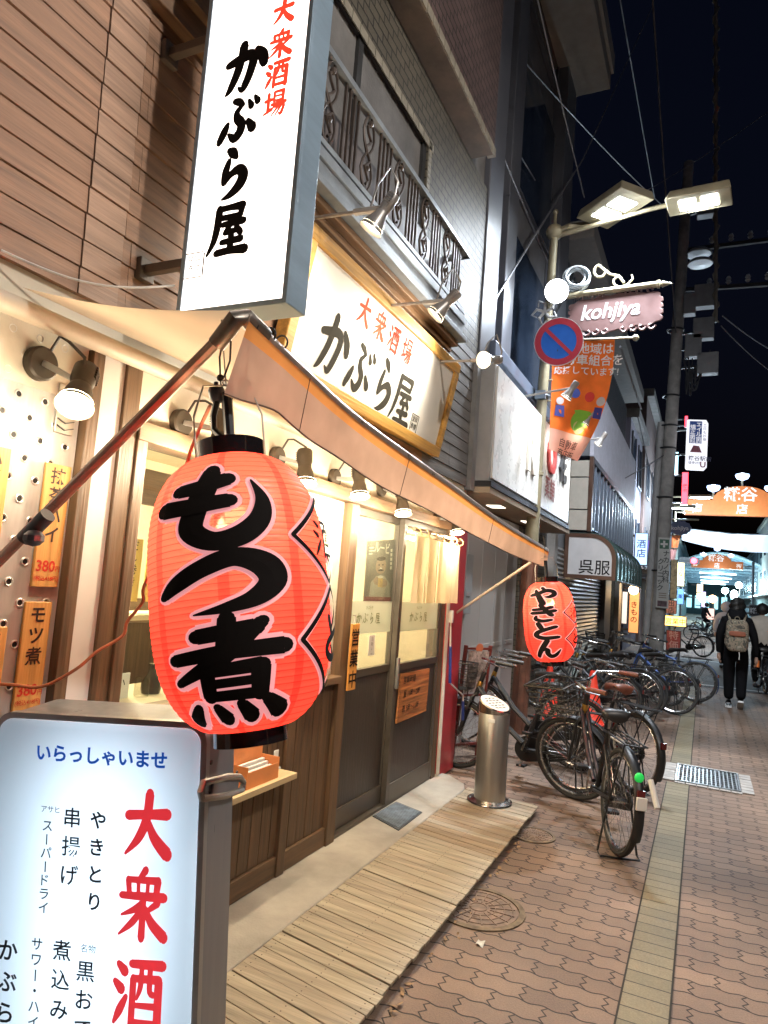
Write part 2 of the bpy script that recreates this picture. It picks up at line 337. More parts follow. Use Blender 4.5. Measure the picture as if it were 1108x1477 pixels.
for x in (sx0, sx1): m.add([(x-.004,-4,.0055),(x+.004,-4,.0055),(x+.004,6.93,.0055),(x-.004,6.93,.0055)], [(0,1,2,3)]); m.add([(x-.004,7.80,.0055),(x+.004,7.80,.0055),(x+.004,15.2,.0055),(x-.004,15.2,.0055)], [(0,1,2,3)])
o = m.build('paving_strip', [STRIPM, M('strip_joint', (.03,.024,.018), .9)], smooth=0); structure(o)
m = MB(); m.add([(-30,15.2,.006),(30,15.2,.006),(30,22.5,.006),(-30,22.5,.006)], [(0,1,2,3)])
structure(m.build('cross_road', ASPH, smooth=0))
WHITEP = M('road_paint', (.5,.5,.5), .7, var=.25, sc=8)
m = MB()
for y in (15.5, 22.1): m.add([(-30,y,.010),(30,y,.010),(30,y+.12,.010),(-30,y+.12,.010)], [(0,1,2,3)])
structure(m.build('road_line', WHITEP, smooth=0))
# steel channel grate let into the paving, with pale kerb bricks around it
STEEL = M('galvanised_steel', (.45,.47,.48), .38, 1, var=.2, sc=12)
DKSTEEL = M('dark_steel', (.09,.095,.1), .5, .8, var=.2, sc=10)
BLACK = M('black', (.012,.012,.013), .45, var=.1)
g = thing('drain_grate', 'square steel drain grate set in pale bricks across the beige paving strip', 'drain grate', (.06,7.35,0))
gx0, gx1, gy0, gy1 = -.19, .32, 7.02, 7.70
m = MB(); m.bx(gx0,gx1,gy0,gy1,.002,.006); m.build('pit', BLACK, g)
m = MB()
for i in range(15):
    x = gx0 + .012 + (gx1-gx0-.024) * i / 14; m.bx(x-.006, x+.006, gy0+.02, gy1-.02, .0075, .016)
for j in range(9):
    y = gy0 + .03 + (gy1-gy0-.06) * j / 8; m.bx(gx0, gx1, y-.004, y+.004, .0075, .0135)
m.build('grating', STEEL, g)
m = MB()
for a in ((gx0-.014,gx1+.014,gy0-.014,gy0),(gx0-.014,gx1+.014,gy1,gy1+.014),(gx0-.014,gx0,gy0,gy1),(gx1,gx1+.014,gy0,gy1)): m.bx(*a,.001,.018)
m.build('frame', STEEL, g)
m = MB(); rb = random.Random(2)
for side in (0, 1):
    for i in range(7):
        y = gy0 - .02 + i * .104
        x0, x1 = (gx0-.118, gx0-.018) if side == 0 else (gx1+.018, gx1+.118)
        m.bx(x0, x1, y, y+.098, .001, .012 + rb.random()*.003)
for i in range(6):
    x = gx0 - .015 + i * .0925
    m.bx(x, x+.087, gy1+.018, gy1+.075, .001, .012); m.bx(x, x+.087, gy0-.075, gy0-.024, .001, .012)
m.build('kerb_brick', M('pale_brick', (.36,.33,.30), .8, var=.2, sc=9, bump=.2), g, bev=.003)
def manhole(cx, cy, r, label):
    t = thing('manhole_cover', label, 'manhole cover', (cx, cy, 0), 'round cast covers beside the deck')
    m = MB(); m.lathe([(r*1.18,.001),(r*1.18,.007),(r*1.03,.0085),(r*1.03,.001)], 40, (cx,cy,0)); m.build('surround', M('moss_mortar', (.15,.11,.07), .9, var=.4, sc=14), t)
    m = MB(); m.lathe([(0,.005),(r,.005),(r,.001)], 40, (cx,cy,0))
    for k in range(1, 5): m.ring((cx,cy,.006), r*k/4.6, .003, n=36, k=5)
    for k in range(16):
        a = k*pi/8; m.beam((cx+cos(a)*r*.3, cy+sin(a)*r*.3, .007), (cx+cos(a)*r*.93, cy+sin(a)*r*.93, .007), .006, .004)
    m.build('cover', M('cast_iron', (.175,.118,.085), .75, .0, var=.35, sc=14), t)
p = at_z(690,1310); manhole(p.x, p.y, .20, 'larger mossy round cast cover in the paving, beside the middle of the timber deck')
p = at_z(769,1205); manhole(p.x, p.y, .125, 'small round cast cover in the paving at the far corner of the timber deck')
# step and deck
W = -2.0                                                 # plane of the izakaya front
m = MB(); m.prism([(-2.1,.3,-.02),(-1.665,.3,-.02),(-1.665,5.36,-.02),(-1.72,5.50,-.02),(-1.9,5.66,-.02),(-2.1,5.70,-.02)], (0,0,.062))
structure(m.build('doorstep', CONC, smooth=0, bev=.012))
DECKS = [wood('deck_board_%s' % n, c, axis=0, rough=.7, var=.28, sc=3.2, bump=.5) for n, c in (('fresh',(.35,.295,.21)), ('worn',(.32,.265,.19)), ('brown',(.26,.19,.12)))]
d = thing('timber_deck', 'slatted timber deck of worn planks laid along the front of the izakaya', 'deck', (-1.36,3,0))
m = MB(); rd = random.Random(7); y = .35; k = 0
while y < 5.28:
    wdt = .064 + rd.random()*.005
    sk = .055                                            # the boards lie a little askew
    m.cur = (2 if 4.15 < y < 5.0 and rd.random() < .75 else (1 if rd.random() < .45 else 0))
    z0 = .036 + rd.random()*.003; xa, xb = -1.655 + rd.random()*.006, -1.075 + rd.random()*.008
    m.add([(xa,y+sk,z0),(xb,y-sk,z0),(xb,y+wdt-sk,z0),(xa,y+wdt+sk,z0),(xa,y+sk,z0+.014),(xb,y-sk,z0+.014),(xb,y+wdt-sk,z0+.014),(xa,y+wdt+sk,z0+.014)],
          [(3,2,1,0),(4,5,6,7),(0,1,5,4),(1,2,6,5),(2,3,7,6),(3,0,4,7)])
    m.cur = 3
    for fx in (.06,.53,.94):
        sx = xa+(xb-xa)*fx; sy = y+sk-2*sk*fx
        for q in (.25,.75): m.lathe([(0,.0006),(.0035,.0006)], 7, (sx,sy+wdt*q,z0+.014))
    k += 1; y += wdt + (.010 if k % 11 == 0 else .0045)
m.build('plank', DECKS+[M('screw_rust', (.08,.05,.035), .5, .6)], d, bev=.002)
m = MB()
for x in (-1.62, -1.38, -1.16): m.bx(x-.02, x+.02, .4, 5.2, .001, .035)
m.build('bearer', M('bearer_wood', (.06,.045,.03), .8), d)
# mat on the step
t = thing('door_mat', 'blue grey dimpled rubber mat on the concrete step by the sliding doors', 'mat', (-1.83,4.05,.045))
q = [at_z(px,py,.045) for px,py in ((537,1177),(575,1198),(609,1172),(572,1157))]
m = MB(); m.prism([(p.x,p.y,.043) for p in q], (0,0,.006)); m.build('backing', M('mat_rubber', (.055,.065,.075), .7), t)
m = MB()
for i in range(18):
    for j in range(18):
        a = (i+.5)/18*.9+.05; b = (j+.5)/18*.9+.05
        p = q[0]*(1-a)*(1-b)+q[1]*a*(1-b)+q[2]*a*b+q[3]*(1-a)*b
        m.box((p.x,p.y,.051), (.0115,.0115,.006))
m.build('dimples', M('mat_top', (.17,.21,.25), .6, var=.3, sc=15), t)
# ================================================================ THE IZAKAYA
def FW(px, py, X=W): return at_x(px, py, X)
PLASTER = M('cream_plaster', (.62,.56,.44), .85, var=.06, sc=2, bump=.12, bsc=45)
WHITEW = M('white_board', (.68,.66,.62), .6, var=.05, sc=2)
BROWNV = wood('brown_board_upright', (.115,.066,.034), axis=2, var=.35, sc=6)
BROWNH = wood('brown_board_level', (.13,.075,.038), axis=1, var=.35, sc=6)
TRIMV = wood('oak_trim_upright', (.13,.075,.038), axis=2, var=.3)
TRIMH = wood('oak_trim_level', (.15,.085,.042), axis=1, var=.3)
DOORV = wood('dark_door', (.05,.04,.033), axis=2, rough=.4, var=.25)
DOORF = M('bronze_frame', (.10,.085,.068), .4, .3, var=.15)
SIDING = wood('weathered_siding', (.29,.165,.10), axis=1, rough=.6, var=.28, sc=4, bump=.35)
SIDINGP = wood('pale_siding', (.34,.215,.145), axis=1, rough=.6, var=.28, sc=4, bump=.35)
GLASS = glass('clear_glass')
FROST = glass('frosted_band', milk=.8, milkcol=(.62,.62,.54), rough=.3)
FILM = glass('dusty_glass', milk=.12, milkcol=(.55,.52,.42), rough=.06)
B = thing('izakaya_building', 'two-storey izakaya with lit plaster ground floor, brown board siding and tiled upper wall', 'building', (W-.1, 3.5, 0))
YE = 5.98                                               # far end of the house
# ground-floor wall: infill behind everything left of the window, and the plaster band above the openings
yw0 = FW(205,560).y - .02                               # window jamb 1.92
m = MB(); m.bx(W-.14,W-.03,-.6,yw0-.085,0,2.2); m.bx(W-.14,W-.012,-.6,YE,2.165,2.56); m.bx(W-.14,W-.02,5.80,YE,0,2.165)
m.build('wall', PLASTER, B)
# perforated steel panel
y0p, y1p = -.3, FW(112,660).y
m = MB(); m.bx(W-.029,W-.015,y0p,y1p,.05,2.36)
for i in range(20):
    for j in range(34):
        y = y1p-.045-i*.098 + (.049 if j % 2 else 0); z = .12 + j*.067
        if y < .55 or y > y1p-.02 or z < .9: continue
        m.cur = 0; m.ring((W-.0145,y,z), .0125, .0035, X1, 12, 5)
        m.cur = 1; m.lathe([(0,.0012),(.0105,.0012)], 12, (W-.015,y,z), X1)
m.cur = 0
m.build('perforated_panel', [M('brushed_steel', (.60,.59,.56), .38, .45, var=.12, sc=3, st=(1,8,1)), BLACK], B)
# studs between the panel and the window
ya, yb = FW(147,524).y, FW(178,541).y
m = MB(); m.bx(W-.03,W+.018,y1p+.004,ya,.05,2.36); m.build('stud', TRIMV, B, bev=.003)
m = MB(); m.bx(W-.03,W+.010,ya+.002,yb-.002,.05,2.40); m.build('white_stud', WHITEW, B)
m = MB(); m.bx(W-.03,W+.022,yb,yw0-.002,.05,2.36); m.build('stud', TRIMV, B, bev=.003)
# window wall
ZS = 1.035; ym, yd = 2.93, 3.70
m = MB(); m.bx(W-.10,W+.03,yw0,yw0+.055,ZS,2.165); m.build('window_jamb', TRIMV, B, bev=.004)
m = MB(); m.bx(W-.10,W+.034,yw0,5.80,2.085,2.163); m.build('lintel', TRIMH, B, bev=.004)
m = MB(); m.bx(W-.12,W+.045,yw0-.02,yd-.003,ZS-.045,ZS-.002); m.build('sill', TRIMH, B, bev=.004)
m = MB(); m.bx(W-.09,W+.02,ym-.035,ym+.035,ZS,2.083); m.build('mullion', TRIMV, B, bev=.004)
m = MB(); m.bx(W-.10,W+.025,yd,yd+.10,.04,2.083); m.build('door_post', TRIMV, B, bev=.004)
wnd = MB().bx(W-.065,W-.059,yw0+.057,ym-.037,ZS,2.083).build('window_pane', GLASS, B)
m = MB(); m.bx(W-.055,W-.035,ym+.037,yd-.002,ZS,2.083); m.build('white_panel', M('white_film', (.66,.63,.54), .3, var=.04), B)
# boarded base below the sill with posts
m = MB(); rr = random.Random(3); y = .4
while y < yd-.01:
    w_ = .088; y2 = min(y+w_-.004, yd-.004); m.bx(W-.06, W-.004+rr.random()*.003, y, y2, .15, ZS-.05); y += w_
m.build('base_boards', BROWNV, B, bev=.002)
m = MB(); m.bx(W-.06,W+.014,.4,yd-.004,.045,.148); m.build('base_rail', BROWNH, B, bev=.003)
for y in (FW(397,1273).y, FW(340,1290).y-.62):
    m = MB(); m.bx(W-.02,W+.024,y-.035,y+.035,.044,ZS-.05); m.build('post', BROWNV, B, bev=.004)
# sliding doors
ya_, ys_, yb_ = yd+.10, 4.56, 5.43
m = MB(); m.bx(W-.10,W+.01,ya_,yb_+.06,.040,.062); m.build('door_track', DOORF, B)
m = MB(); m.bx(W-.10,W+.02,yb_,yb_+.09,.04,2.083); m.build('door_post', BROWNV, B, bev=.004)
def leaf(y0, y1, x, nm, handle):
    m = MB(); s = .05
    m.bx(x-.02,x+.02,y0,y0+s,.065,2.08); m.bx(x-.02,x+.02,y1-s,y1,.065,2.08)
    for z0, z1 in ((.065,.19),(.98,1.03),(2.03,2.08)): m.bx(x-.019,x+.019,y0+s,y1-s,z0,z1)
    r = m.build('sliding_door', DOORF, B, bev=.003)
    m = MB(); m.bx(x-.008,x+.008,y0+s,y1-s,.19,.98); m.build('panel', DOORV, r)
    m = MB(); m.bx(x-.003,x+.003,y0+s,y1-s,1.03,2.03); m.build('pane', FILM, r)
    m = MB(); m.bx(x+.0035,x+.0055,y0+s,y1-s,1.26,1.475); f = m.build('frosted_band', FROST, r)
    m = MB(); cy = (y0+y1)/2 - .02
    for i, ch in enumerate('かぶら屋'):
        m.brush(BR[ch], flat((x+.007, cy-.19+i*.094, 1.40), Y1, Z1, .078), .9)
    m.text('かぶらや', (x+.007,cy,1.445), Y1, Z1, .028, .005, center=True)
    m.build('lettering', M('gold_green_print', (.16,.17,.08), .6), r)
    if handle:
        m = MB(); m.bx(x+.02,x+.045,y0+.008,y0+.04,.86,1.08); m.build('handle', M('handle_grey', (.28,.27,.25), .4, .6), r, bev=.008)
leaf(ya_+.005, ys_+.03, W-.045, 'left', False)
leaf(ys_-.02, yb_-.003, W-.002, 'right', True)
# interior seen through the glass
m = MB(); m.cur = 0
m.add([(-4.6,1.2,0),(-4.6,5.9,0),(-4.6,5.9,2.6),(-4.6,1.2,2.6)], [(0,1,2,3)])
m.add([(-4.6,5.9,0),(W-.15,5.9,0),(W-.15,5.9,2.6),(-4.6,5.9,2.6)], [(0,1,2,3)])
m.add([(-4.6,1.2,0),(W-.15,1.2,0),(W-.15,1.2,2.6),(-4.6,1.2,2.6)], [(3,2,1,0)])
m.add([(-4.6,1.2,2.55),(-4.6,5.9,2.55),(W-.15,5.9,2.55),(W-.15,1.2,2.55)], [(0,1,2,3)])
m.build('inner_wall', M('inner_plaster', (.58,.50,.35), .85, var=.08), B)
m = MB(); m.bx(-4.59,W-.15,1.2,5.9,-.02,.03); m.bx(-4.58,-4.55,1.25,5.85,.03,1.3); m.bx(-4.55,-4.50,1.25,5.85,2.15,2.3)
m.bx(W-1.2,W-1.15,1.3,3.6,1.98,2.2); m.bx(W-.5,W-.2,1.3,3.6,2.2,2.45); m.build('inner_panelling', BROWNH, B)
m = MB(); m.bx(W-.55,W-.13,1.9,3.6,.98,1.02); m.bx(W-1.3,W-1.0,1.4,3.7,1.28,1.31)
m.build('counter', M('pale_counter', (.55,.45,.30), .4, var=.1), B)
m = MB(); m.bx(W-1.02,W-.98,1.4,3.7,.3,1.27); m.build('counter_front', BROWNV, B)
lamp('room_light', 'POINT', (W-1.3, 3.0, 2.05), 110, (1,.80,.52), B, shadow_soft_size=.15)
lamp('room_light', 'POINT', (W-1.1, 4.9, 2.05), 55, (1,.80,.52), B, shadow_soft_size=.15)
# first-floor siding: lapped boards, z 2.55 -> 3.74
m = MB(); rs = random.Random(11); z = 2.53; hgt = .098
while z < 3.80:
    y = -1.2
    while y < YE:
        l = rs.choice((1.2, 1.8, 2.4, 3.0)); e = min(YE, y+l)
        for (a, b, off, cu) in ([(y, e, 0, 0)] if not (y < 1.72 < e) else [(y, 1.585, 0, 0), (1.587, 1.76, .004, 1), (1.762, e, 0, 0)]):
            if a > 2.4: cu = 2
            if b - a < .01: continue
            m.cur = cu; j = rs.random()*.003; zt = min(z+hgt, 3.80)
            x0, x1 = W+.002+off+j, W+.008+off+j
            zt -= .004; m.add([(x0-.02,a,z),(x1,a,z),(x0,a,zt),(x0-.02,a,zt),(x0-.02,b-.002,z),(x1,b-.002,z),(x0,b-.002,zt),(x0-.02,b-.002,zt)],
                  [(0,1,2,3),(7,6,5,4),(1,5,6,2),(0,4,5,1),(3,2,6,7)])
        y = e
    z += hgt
m.build('siding', [SIDING, SIDINGP, wood('greyed_siding', (.165,.150,.140), axis=1, rough=.6, var=.25, sc=4, bump=.35)], B, smooth=0)  # last slot: grey copy of the siding, cooler street light put into its colour
m = MB(); m.bx(W-.13,W-.035,-1.2,YE,2.56,6.2); m.build('upper_wall', CONCD, B)
m = MB(); m.bx(W-.01,W+.05,YE-.09,YE+.02,2.5,3.72); m.build('corner_trim', M('grey_trim', (.25,.25,.25), .6, var=.15), B)
m = MB(); m.bx(W-.02,W+.06,-1.2,5.2,3.76,3.90); m.bx(W-.02,W+.10,-1.2,5.2,3.86,3.94); m.build('eave_board', wood('eave_wood', (.20,.12,.07), 1), B, bev=.004)
# balcony: ledge, railing with panels and twisted scroll bars
LEDGE = M('painted_ledge', (.30,.33,.36), .45, .2, var=.2, sc=5)
m = MB(); m.bx(W+.012,W+.17,2.46,4.99,3.515,3.557); m.bx(W+.012,W+.12,2.46,4.98,3.47,3.512); m.bx(W+.012,W+.07,2.46,4.97,3.42,3.467); m.build('cornice', wood('cornice_wood', (.24,.13,.06), 1), B, bev=.004)
RAIL = M('brown_railing', (.10,.075,.062), .5, .3, var=.2)
bx1 = W+.20
m = MB(); m.bx(W-.02,bx1,2.45,5.0,3.60,3.70); m.bx(W-.02,bx1+.03,2.45,5.03,3.56,3.60); m.bx(bx1-.04,bx1+.015,2.45,5.01,3.70,3.76)
bal = m.build('balcony', LEDGE, B, bev=.004)
m = MB(); m.beam((bx1-.01,2.45,4.28),(bx1-.01,5.02,4.28),.05,.035); m.beam((bx1-.01,2.45,3.80),(bx1-.01,5.0,3.80),.03,.03); m.beam((W,5.0,4.28),(bx1,5.0,4.28),.05,.035); m.build('handrail', LEDGE, bal)
y = 2.5; k = 0
while y < 4.9:
    m = MB()
    for dy in (0, .05, .10, .15): m.beam((bx1-.01,y+dy,3.80),(bx1-.01,y+dy,4.27),.014,.014)
    c = y + .29
    if c < 4.9:
        for s in (-1, 1):
            m.tube([(bx1-.01, c+s*.012+s*.055*abs(sin(i*pi/4)) , 3.81+i*.0575) for i in range(9)], .008, 5)
        m.tube([(bx1-.008, c+.03*sin(i*1.6), 3.86+i*.03) for i in range(13)], .009, 5)
        m.ball((bx1-.006,c,4.22),.02,8); m.ball((bx1-.006,c,3.95),.018,8)
    m.build('baluster_group', RAIL, bal); y += .44
m = MB(); m.bx(W+.02,W+.04,2.5,4.95,3.72,4.22); m.build('weather_screen', M('screen_panel', (.16,.13,.12), .5, var=.3, sc=3), bal)
# tiled upper wall with the recessed window and the jutting tiled parapet
TILE = brickmat('beige_wall_tiles', (.14,.122,.09), (.115,.10,.075), (.03,.027,.022), .14, .07, mortar=.013, rough=.6, plane='YZ', bump=.7)
TILED = brickmat('mauve_wall_tiles', (.15,.10,.09), (.12,.08,.073), (.03,.025,.023), .14, .07, mortar=.014, rough=.55, plane='YZ', bump=.7)
m = MB(); m.bx(W-.02,W+.004,4.50,YE,3.73,5.45); m.bx(W-.02,W+.004,-1,4.50,5.0,5.45); m.bx(W-.02,W+.004,-1,2.40,3.94,5.0); m.build('tiled_wall', TILE, B, smooth=0)
m = MB(); m.bx(W-.10,W-.06,2.4,4.50,3.94,5.0); m.build('upper_window', M('night_window', (.025,.028,.03), .12, var=.2, sc=1.2), B)
m = MB()
for y in (1.1,2.25,3.4,4.47): m.bx(W-.06,W-.01,y-.03,y+.03,3.94,5.0)
m.bx(W-.06,W-.012,0,4.44,4.95,5.0); m.build('upper_window_frame', M('dark_frame', (.05,.05,.05), .5), B)
m = MB()
for i in range(24): m.bx(W+.0045,W+.012,4.505-.0,4.56,3.96+i*.044,3.96+i*.044+.038)
y = .4
while y < 4.5: m.bx(W+.0045,W+.012,y,y+.095,4.935,4.998); y += .105
m.build('tile_surround', M('pale_tile', (.36,.32,.25), .5, var=.2, sc=9), B)
m = MB(); m.bx(W-.02,W+.20,-1,YE-.5,5.45,5.50); m.build('soffit', M('soffit_paint', (.22,.17,.13), .8, var=.25, sc=3), B)
m = MB(); m.bx(W-.02,W+.205,-1,YE-.48,5.52,7.6); m.build('parapet', TILED, B, smooth=0)
m = MB(); y = .5
while y < YE-.5: m.bx(W+.14,W+.212,y,y+.10,5.455,5.53); y += .112
m.build('parapet_edge_tile', M('pale_tile', (.36,.32,.25)), B)
m = MB(); m.bx(-8,W-.14,-1.2,YE,2.56,7.6); m.build('body', CONCD, B)
# red end panel and pale pilasters beside the doors
m = MB(); m.bx(W-.02,W+.03,5.60,5.955,.02,2.36); m.build('red_panel', M('red_paint', (.42,.03,.04), .42, var=.12, sc=3), B, bev=.004)
m = MB(); m.cyl((W+.03,5.555,.05),(W+.03,5.555,2.2),.016,n=10); m.build('downpipe', WHITEW, B)
# ================================================================ SIGNS, AWNING, LANTERNS AND LAMPS OF THE FRONT
INK = M('brush_ink', (.012,.009,.008), .8, var=.1, spec=.15)
INKG = M('board_ink', (.035,.031,.022), .85, var=.1, spec=.08)
REDP = M('red_print', (.72,.06,.03), .85, var=.05, spec=.08)
GREYM = M('sign_case_grey', (.28,.38,.47), .45, .1, var=.12, sc=2, st=(1,1,6))
def mid(plane, x0, y0, x1, y1): return plane((x0+x1)/2, (y0+y1)/2)
def put(mb, ch, plane, cpx, size, xd, yd, lift=.002, asp=1., ws=1., extra=0.):
    """one brush character of a given size in metres, centred on a point of the sign"""
    c = plane(*cpx); xd, yd = V(xd).normalized(), V(yd).normalized()
    mb.brush(BR[ch], flat(c - xd*size*asp/2 + yd*size/2, xd, yd, size, lift, asp), ws, extra)
# ---- projecting light box
YF = 1.8
t = thing('projecting_sign', 'tall white light box with black brush lettering fixed upright to the brown siding', 'light box sign', (-1.5,1.86,3.2))
vs = lambda x, y: at_y(x, y, YF)
x0, x1 = vs(256,446).x, vs(412,441).x; z0, z1 = 2.505, 4.25
m = MB(); m.bx(x0,x1,YF+.012,YF+.125,z0,z1); m.build('case', GREYM, t, bev=.004)
m = MB(); f = .016
for a in ((x0-.003,x0+f,z0-.003,z1),(x1-f,x1+.003,z0-.003,z1)): m.bx(a[0],a[1],YF-.004,YF+.0115,a[2],a[3])
m.bx(x0+f,x1-f,YF-.004,YF+.0115,z0-.003,z0+f); m.build('face_frame', GREYM, t, bev=.002)
SIGNW = M('lit_acrylic_warm', (.75,.72,.70), .25, var=0, emis=1.4, ecol=(1,.86,.76))
m = MB(); m.bx(x0+f,x1-f,YF,YF+.010,z0+f,z1-.004); face = m.build('lit_face', SIGNW, t)
m = MB(); DN = -Z1
for ch, cp, s in (('か',(356,98),.212),('ぶ',(346,174),.195),('ら',(337,250),.200),('屋',(331,330),.200)): put(m, ch, vs, cp, s, X1, Z1, .003, .92, 1.65)
m.build('lettering', INK, face)
m = MB()
for ch, cp, s in (('大',(410,17),.095),('衆',(406,64),.105),('酒',(401,107),.104),('場',(398,150),.100)): put(m, ch, vs, cp, s, X1, Z1, .003, .92, 1.6)
m.build('lettering', M('backlit_red_film', (.70,.06,.03), .5, var=.03, emis=.33, ecol=(1,.07,.03)), face)
m = MB(); c = vs(281,383)
m.text('登録', c+V((-.033,-.003,.040)), X1, Z1, .031, .006); m.text('商標', c+V((-.033,-.003,.002)), X1, Z1, .031, .006)
for a, b in (((-.042,-.046),(.036,-.046)),((.040,-.042),(.040,.042)),((.036,.046),(-.042,.046)),((-.046,.042),(-.046,-.042))): m.beam(c+V((a[0],-.002,a[1])), c+V((b[0],-.002,b[1])), .005, .0016)
m.build('trademark_stamp', INK, face)
for z in (2.72, 3.62):
    m = MB(); m.bx(W-.01,x0-.002,YF+.05,YF+.085,z,z+.035); m.bx(W+.0,W+.030,YF+.03,YF+.105,z-.025,z+.06); m.bx(x0-.028,x0-.003,YF+.03,YF+.105,z-.03,z+.065)
    m.build('bracket', M('bracket_brown', (.16,.13,.11), .5, .3), t, bev=.003)
p0, p1 = FW(2,361,W+.03), vs(252,412)
c = MB().tube([p0 + (p1-p0)*s + V((0,0,-.05*sin(pi*s))) for s in [i/14 for i in range(15)]], .004, 6).build('sign_cable', M('white_cable', (.55,.52,.48), .5), origin=p0)
tag(c, 'thin pale cable running along the brown siding to the projecting light box', 'cable')
# ---- framed name board, leaning out at the top, with three arm lamps
t = thing('name_board', 'long white shop name board in a golden wooden frame above the awning', 'sign board', (W+.1,3.9,2.62))
BY0, BY1 = 2.72, 5.0; bl, bt = V((W+.015,0,2.63)), V((W+.155,0,3.37)); bup = (bt-bl).normalized(); bn = Y1.cross(bup); bh = (bt-bl).length
bd = lambda u, v, o=0.: V((0,u,0)) + bl + bup*v + bn*o
def bplane(px, py):
    r = ray(px, py); return EYE + r * ((bd(3,0,.03)-EYE).dot(bn) / r.dot(bn))
GOLD = wood('golden_frame', (.50,.27,.06), axis=1, rough=.45, var=.25)
fw = .075
m = MB()
for u0,u1,v0,v1 in ((BY0,BY1,0,fw),(BY0,BY1,bh-fw,bh),(BY0,BY0+fw,fw,bh-fw),(BY1-fw,BY1,fw,bh-fw)):
    m.add([bd(u0,v0,-.02),bd(u1,v0,-.02),bd(u1,v1,-.02),bd(u0,v1,-.02),bd(u0,v0,.055),bd(u1,v0,.055),bd(u1,v1,.055),bd(u0,v1,.055)],
          [(3,2,1,0),(4,5,6,7),(0,1,5,4),(1,2,6,5),(2,3,7,6),(3,0,4,7)])
m.build('frame', GOLD, t, bev=.006)
m = MB(); u0,u1,v0,v1 = BY0+fw,BY1-fw,fw,bh-fw
m.prism([bd(u0,v0,0),bd(u1,v0,0),bd(u1,v1,0),bd(u0,v1,0)], bn*.03); face = m.build('face', M('board_white', (.66,.63,.57), .5, var=.03, spec=.25), t)
m = MB()
for ch, cp, s in (('か',(482,500),.37),('ぶ',(520,534),.35),('ら',(554,557),.36),('屋',(581,576),.36)): put(m, ch, bplane, cp, s, Y1, bup, .002, .95, 1.2)
m.build('lettering', INKG, face)
m = MB()
for ch, cp, s in (('大',(526,450),.165),('衆',(548,470),.17),('酒',(568,489),.17),('場',(587,506),.17)): put(m, ch, bplane, cp, s, Y1, bup, .002, .9, 1.15)
m.build('lettering', REDP, face)
m = MB(); c = bplane(597,611)
m.text('登録', c+V((0,-.048,0))+bup*.055+bn*.002, Y1, bup, .046, .008); m.text('商標', c+V((0,-.048,0))+bup*.002+bn*.002, Y1, bup, .046, .008)
cs = [(-.06,-.065),(.06,-.065),(.06,.065),(-.06,.065)]
for i in range(4):
    a, b = cs[i], cs[(i+1)%4]; m.beam(c+Y1*a[0]*.97+bup*a[1]*.97+bn*.002, c+Y1*b[0]*.97+bup*b[1]*.97+bn*.002, .004, .002)
m.build('trademark_stamp', INKG, face)
LGREY = M('lamp_grey', (.34,.32,.30), .38, .4, var=.12)
LBROWN = M('lamp_bronze', (.065,.05,.035), .45, .3, var=.2)
BULB = glow('warm_bulb', (1,.82,.55), 9.0)
def spot_head(t, hinge, aim, mat, L=.10, r0=.028, r1=.062, power=40, col=(1,.74,.42), cone=100, bulb=BULB, slots=True, flood=False):
    """barrel, flared reflector, glowing disc and the light it throws; aim is a direction"""
    a = V(aim).normalized(); x, y, _ = frame_of(a); h = V(hinge)
    m = MB(); m.lathe([(0,-.075),(r0*1.05,-.075),(r0*1.15,-.07),(r0*1.15,-.01),(r0*1.02,.0),(r0*1.02,.02)], 20, h, a)
    if slots:
        for k in range(5): m.box(h + a*(-.065+k*.011) + x*r0*1.12, (.006,r0*1.2,.004), (x,y,a))
    b = m.build('barrel', mat, t)
    m = MB(); e = h + a*(.02+L)
    m.lathe([(r0*.95,.015),(r0*1.2,.02+L*.25),(r1*.78,.02+L*.6),(r1,.02+L),(r1*1.02,.025+L),(r1*.96,.02+L),(r1*.75,.02+L*.62)], 24, h, a); m.build('reflector', mat, t)
    m = MB(); m.lathe([(0,.016+L),(r1*.6,.014+L),(r1*.93,.006+L)], 24, h, a); m.build('bulb', bulb, t)
    if flood: lamp('lamp_light', 'POINT', e + a*.055, power, col, t, shadow_soft_size=.05)
    else: lamp('lamp_light', 'SPOT', e + a*.035, power, col, t, spot_size=radians(cone), spot_blend=1, shadow_soft_size=.08, aim=e + a)
def arm_lamp(wp, hp, aim, label, power):
    t = thing('arm_lamp', label, 'spotlight', wp, 'arm lamps over the name board')
    wp, hp = V(wp), V(hp); d = (hp-wp).normalized()
    m = MB(); m.cyl(wp - d*.02, wp + d*.02, .03); m.tube([wp, wp + d*((hp-wp).length-.16)], .0095, 8); m.build('arm', LGREY, t)
    m = MB(); m.beam(hp - d*.17, hp - d*.02, .030, .024); m.build('bracket', M('lamp_joint', (.5,.48,.45), .4, .3), t, bev=.004)
    m = MB(); x = V(aim).normalized(); top = hp - x*.08
    m.tube([hp - d*.08 + Z1*.015, hp - d*.05 + Z1*.13, hp + Z1*.19 - x*.02, top + Z1*.06 + d*.01, top], .006, 6); m.build('cable', LGREY, t)
    spot_head(t, hp, aim, LGREY, .10, .028, .060, power, (1,.92,.78), cone=165)
for wpx, hpx, X, aim, lb, pw in (((455,315),(556,300),-1.42,(-.50,-.12,-.85),'grey arm lamp over the name board, the one next to the projecting light box',12),
                         ((572,433),(648,434),-1.42,(-.62,-.22,-.75),'grey arm lamp over the middle of the name board, beneath the balcony corner',13),
                         ((650,512),(712,519),-1.42,(-.35,-.90,-.28),'arm lamp at the far end of the name board, bulb turned to the viewer',34)):
    hp = at_x(*hpx, X); wp = V((W+.06, hp.y, hp.z+.02)); arm_lamp(wp, hp, aim, lb, pw)
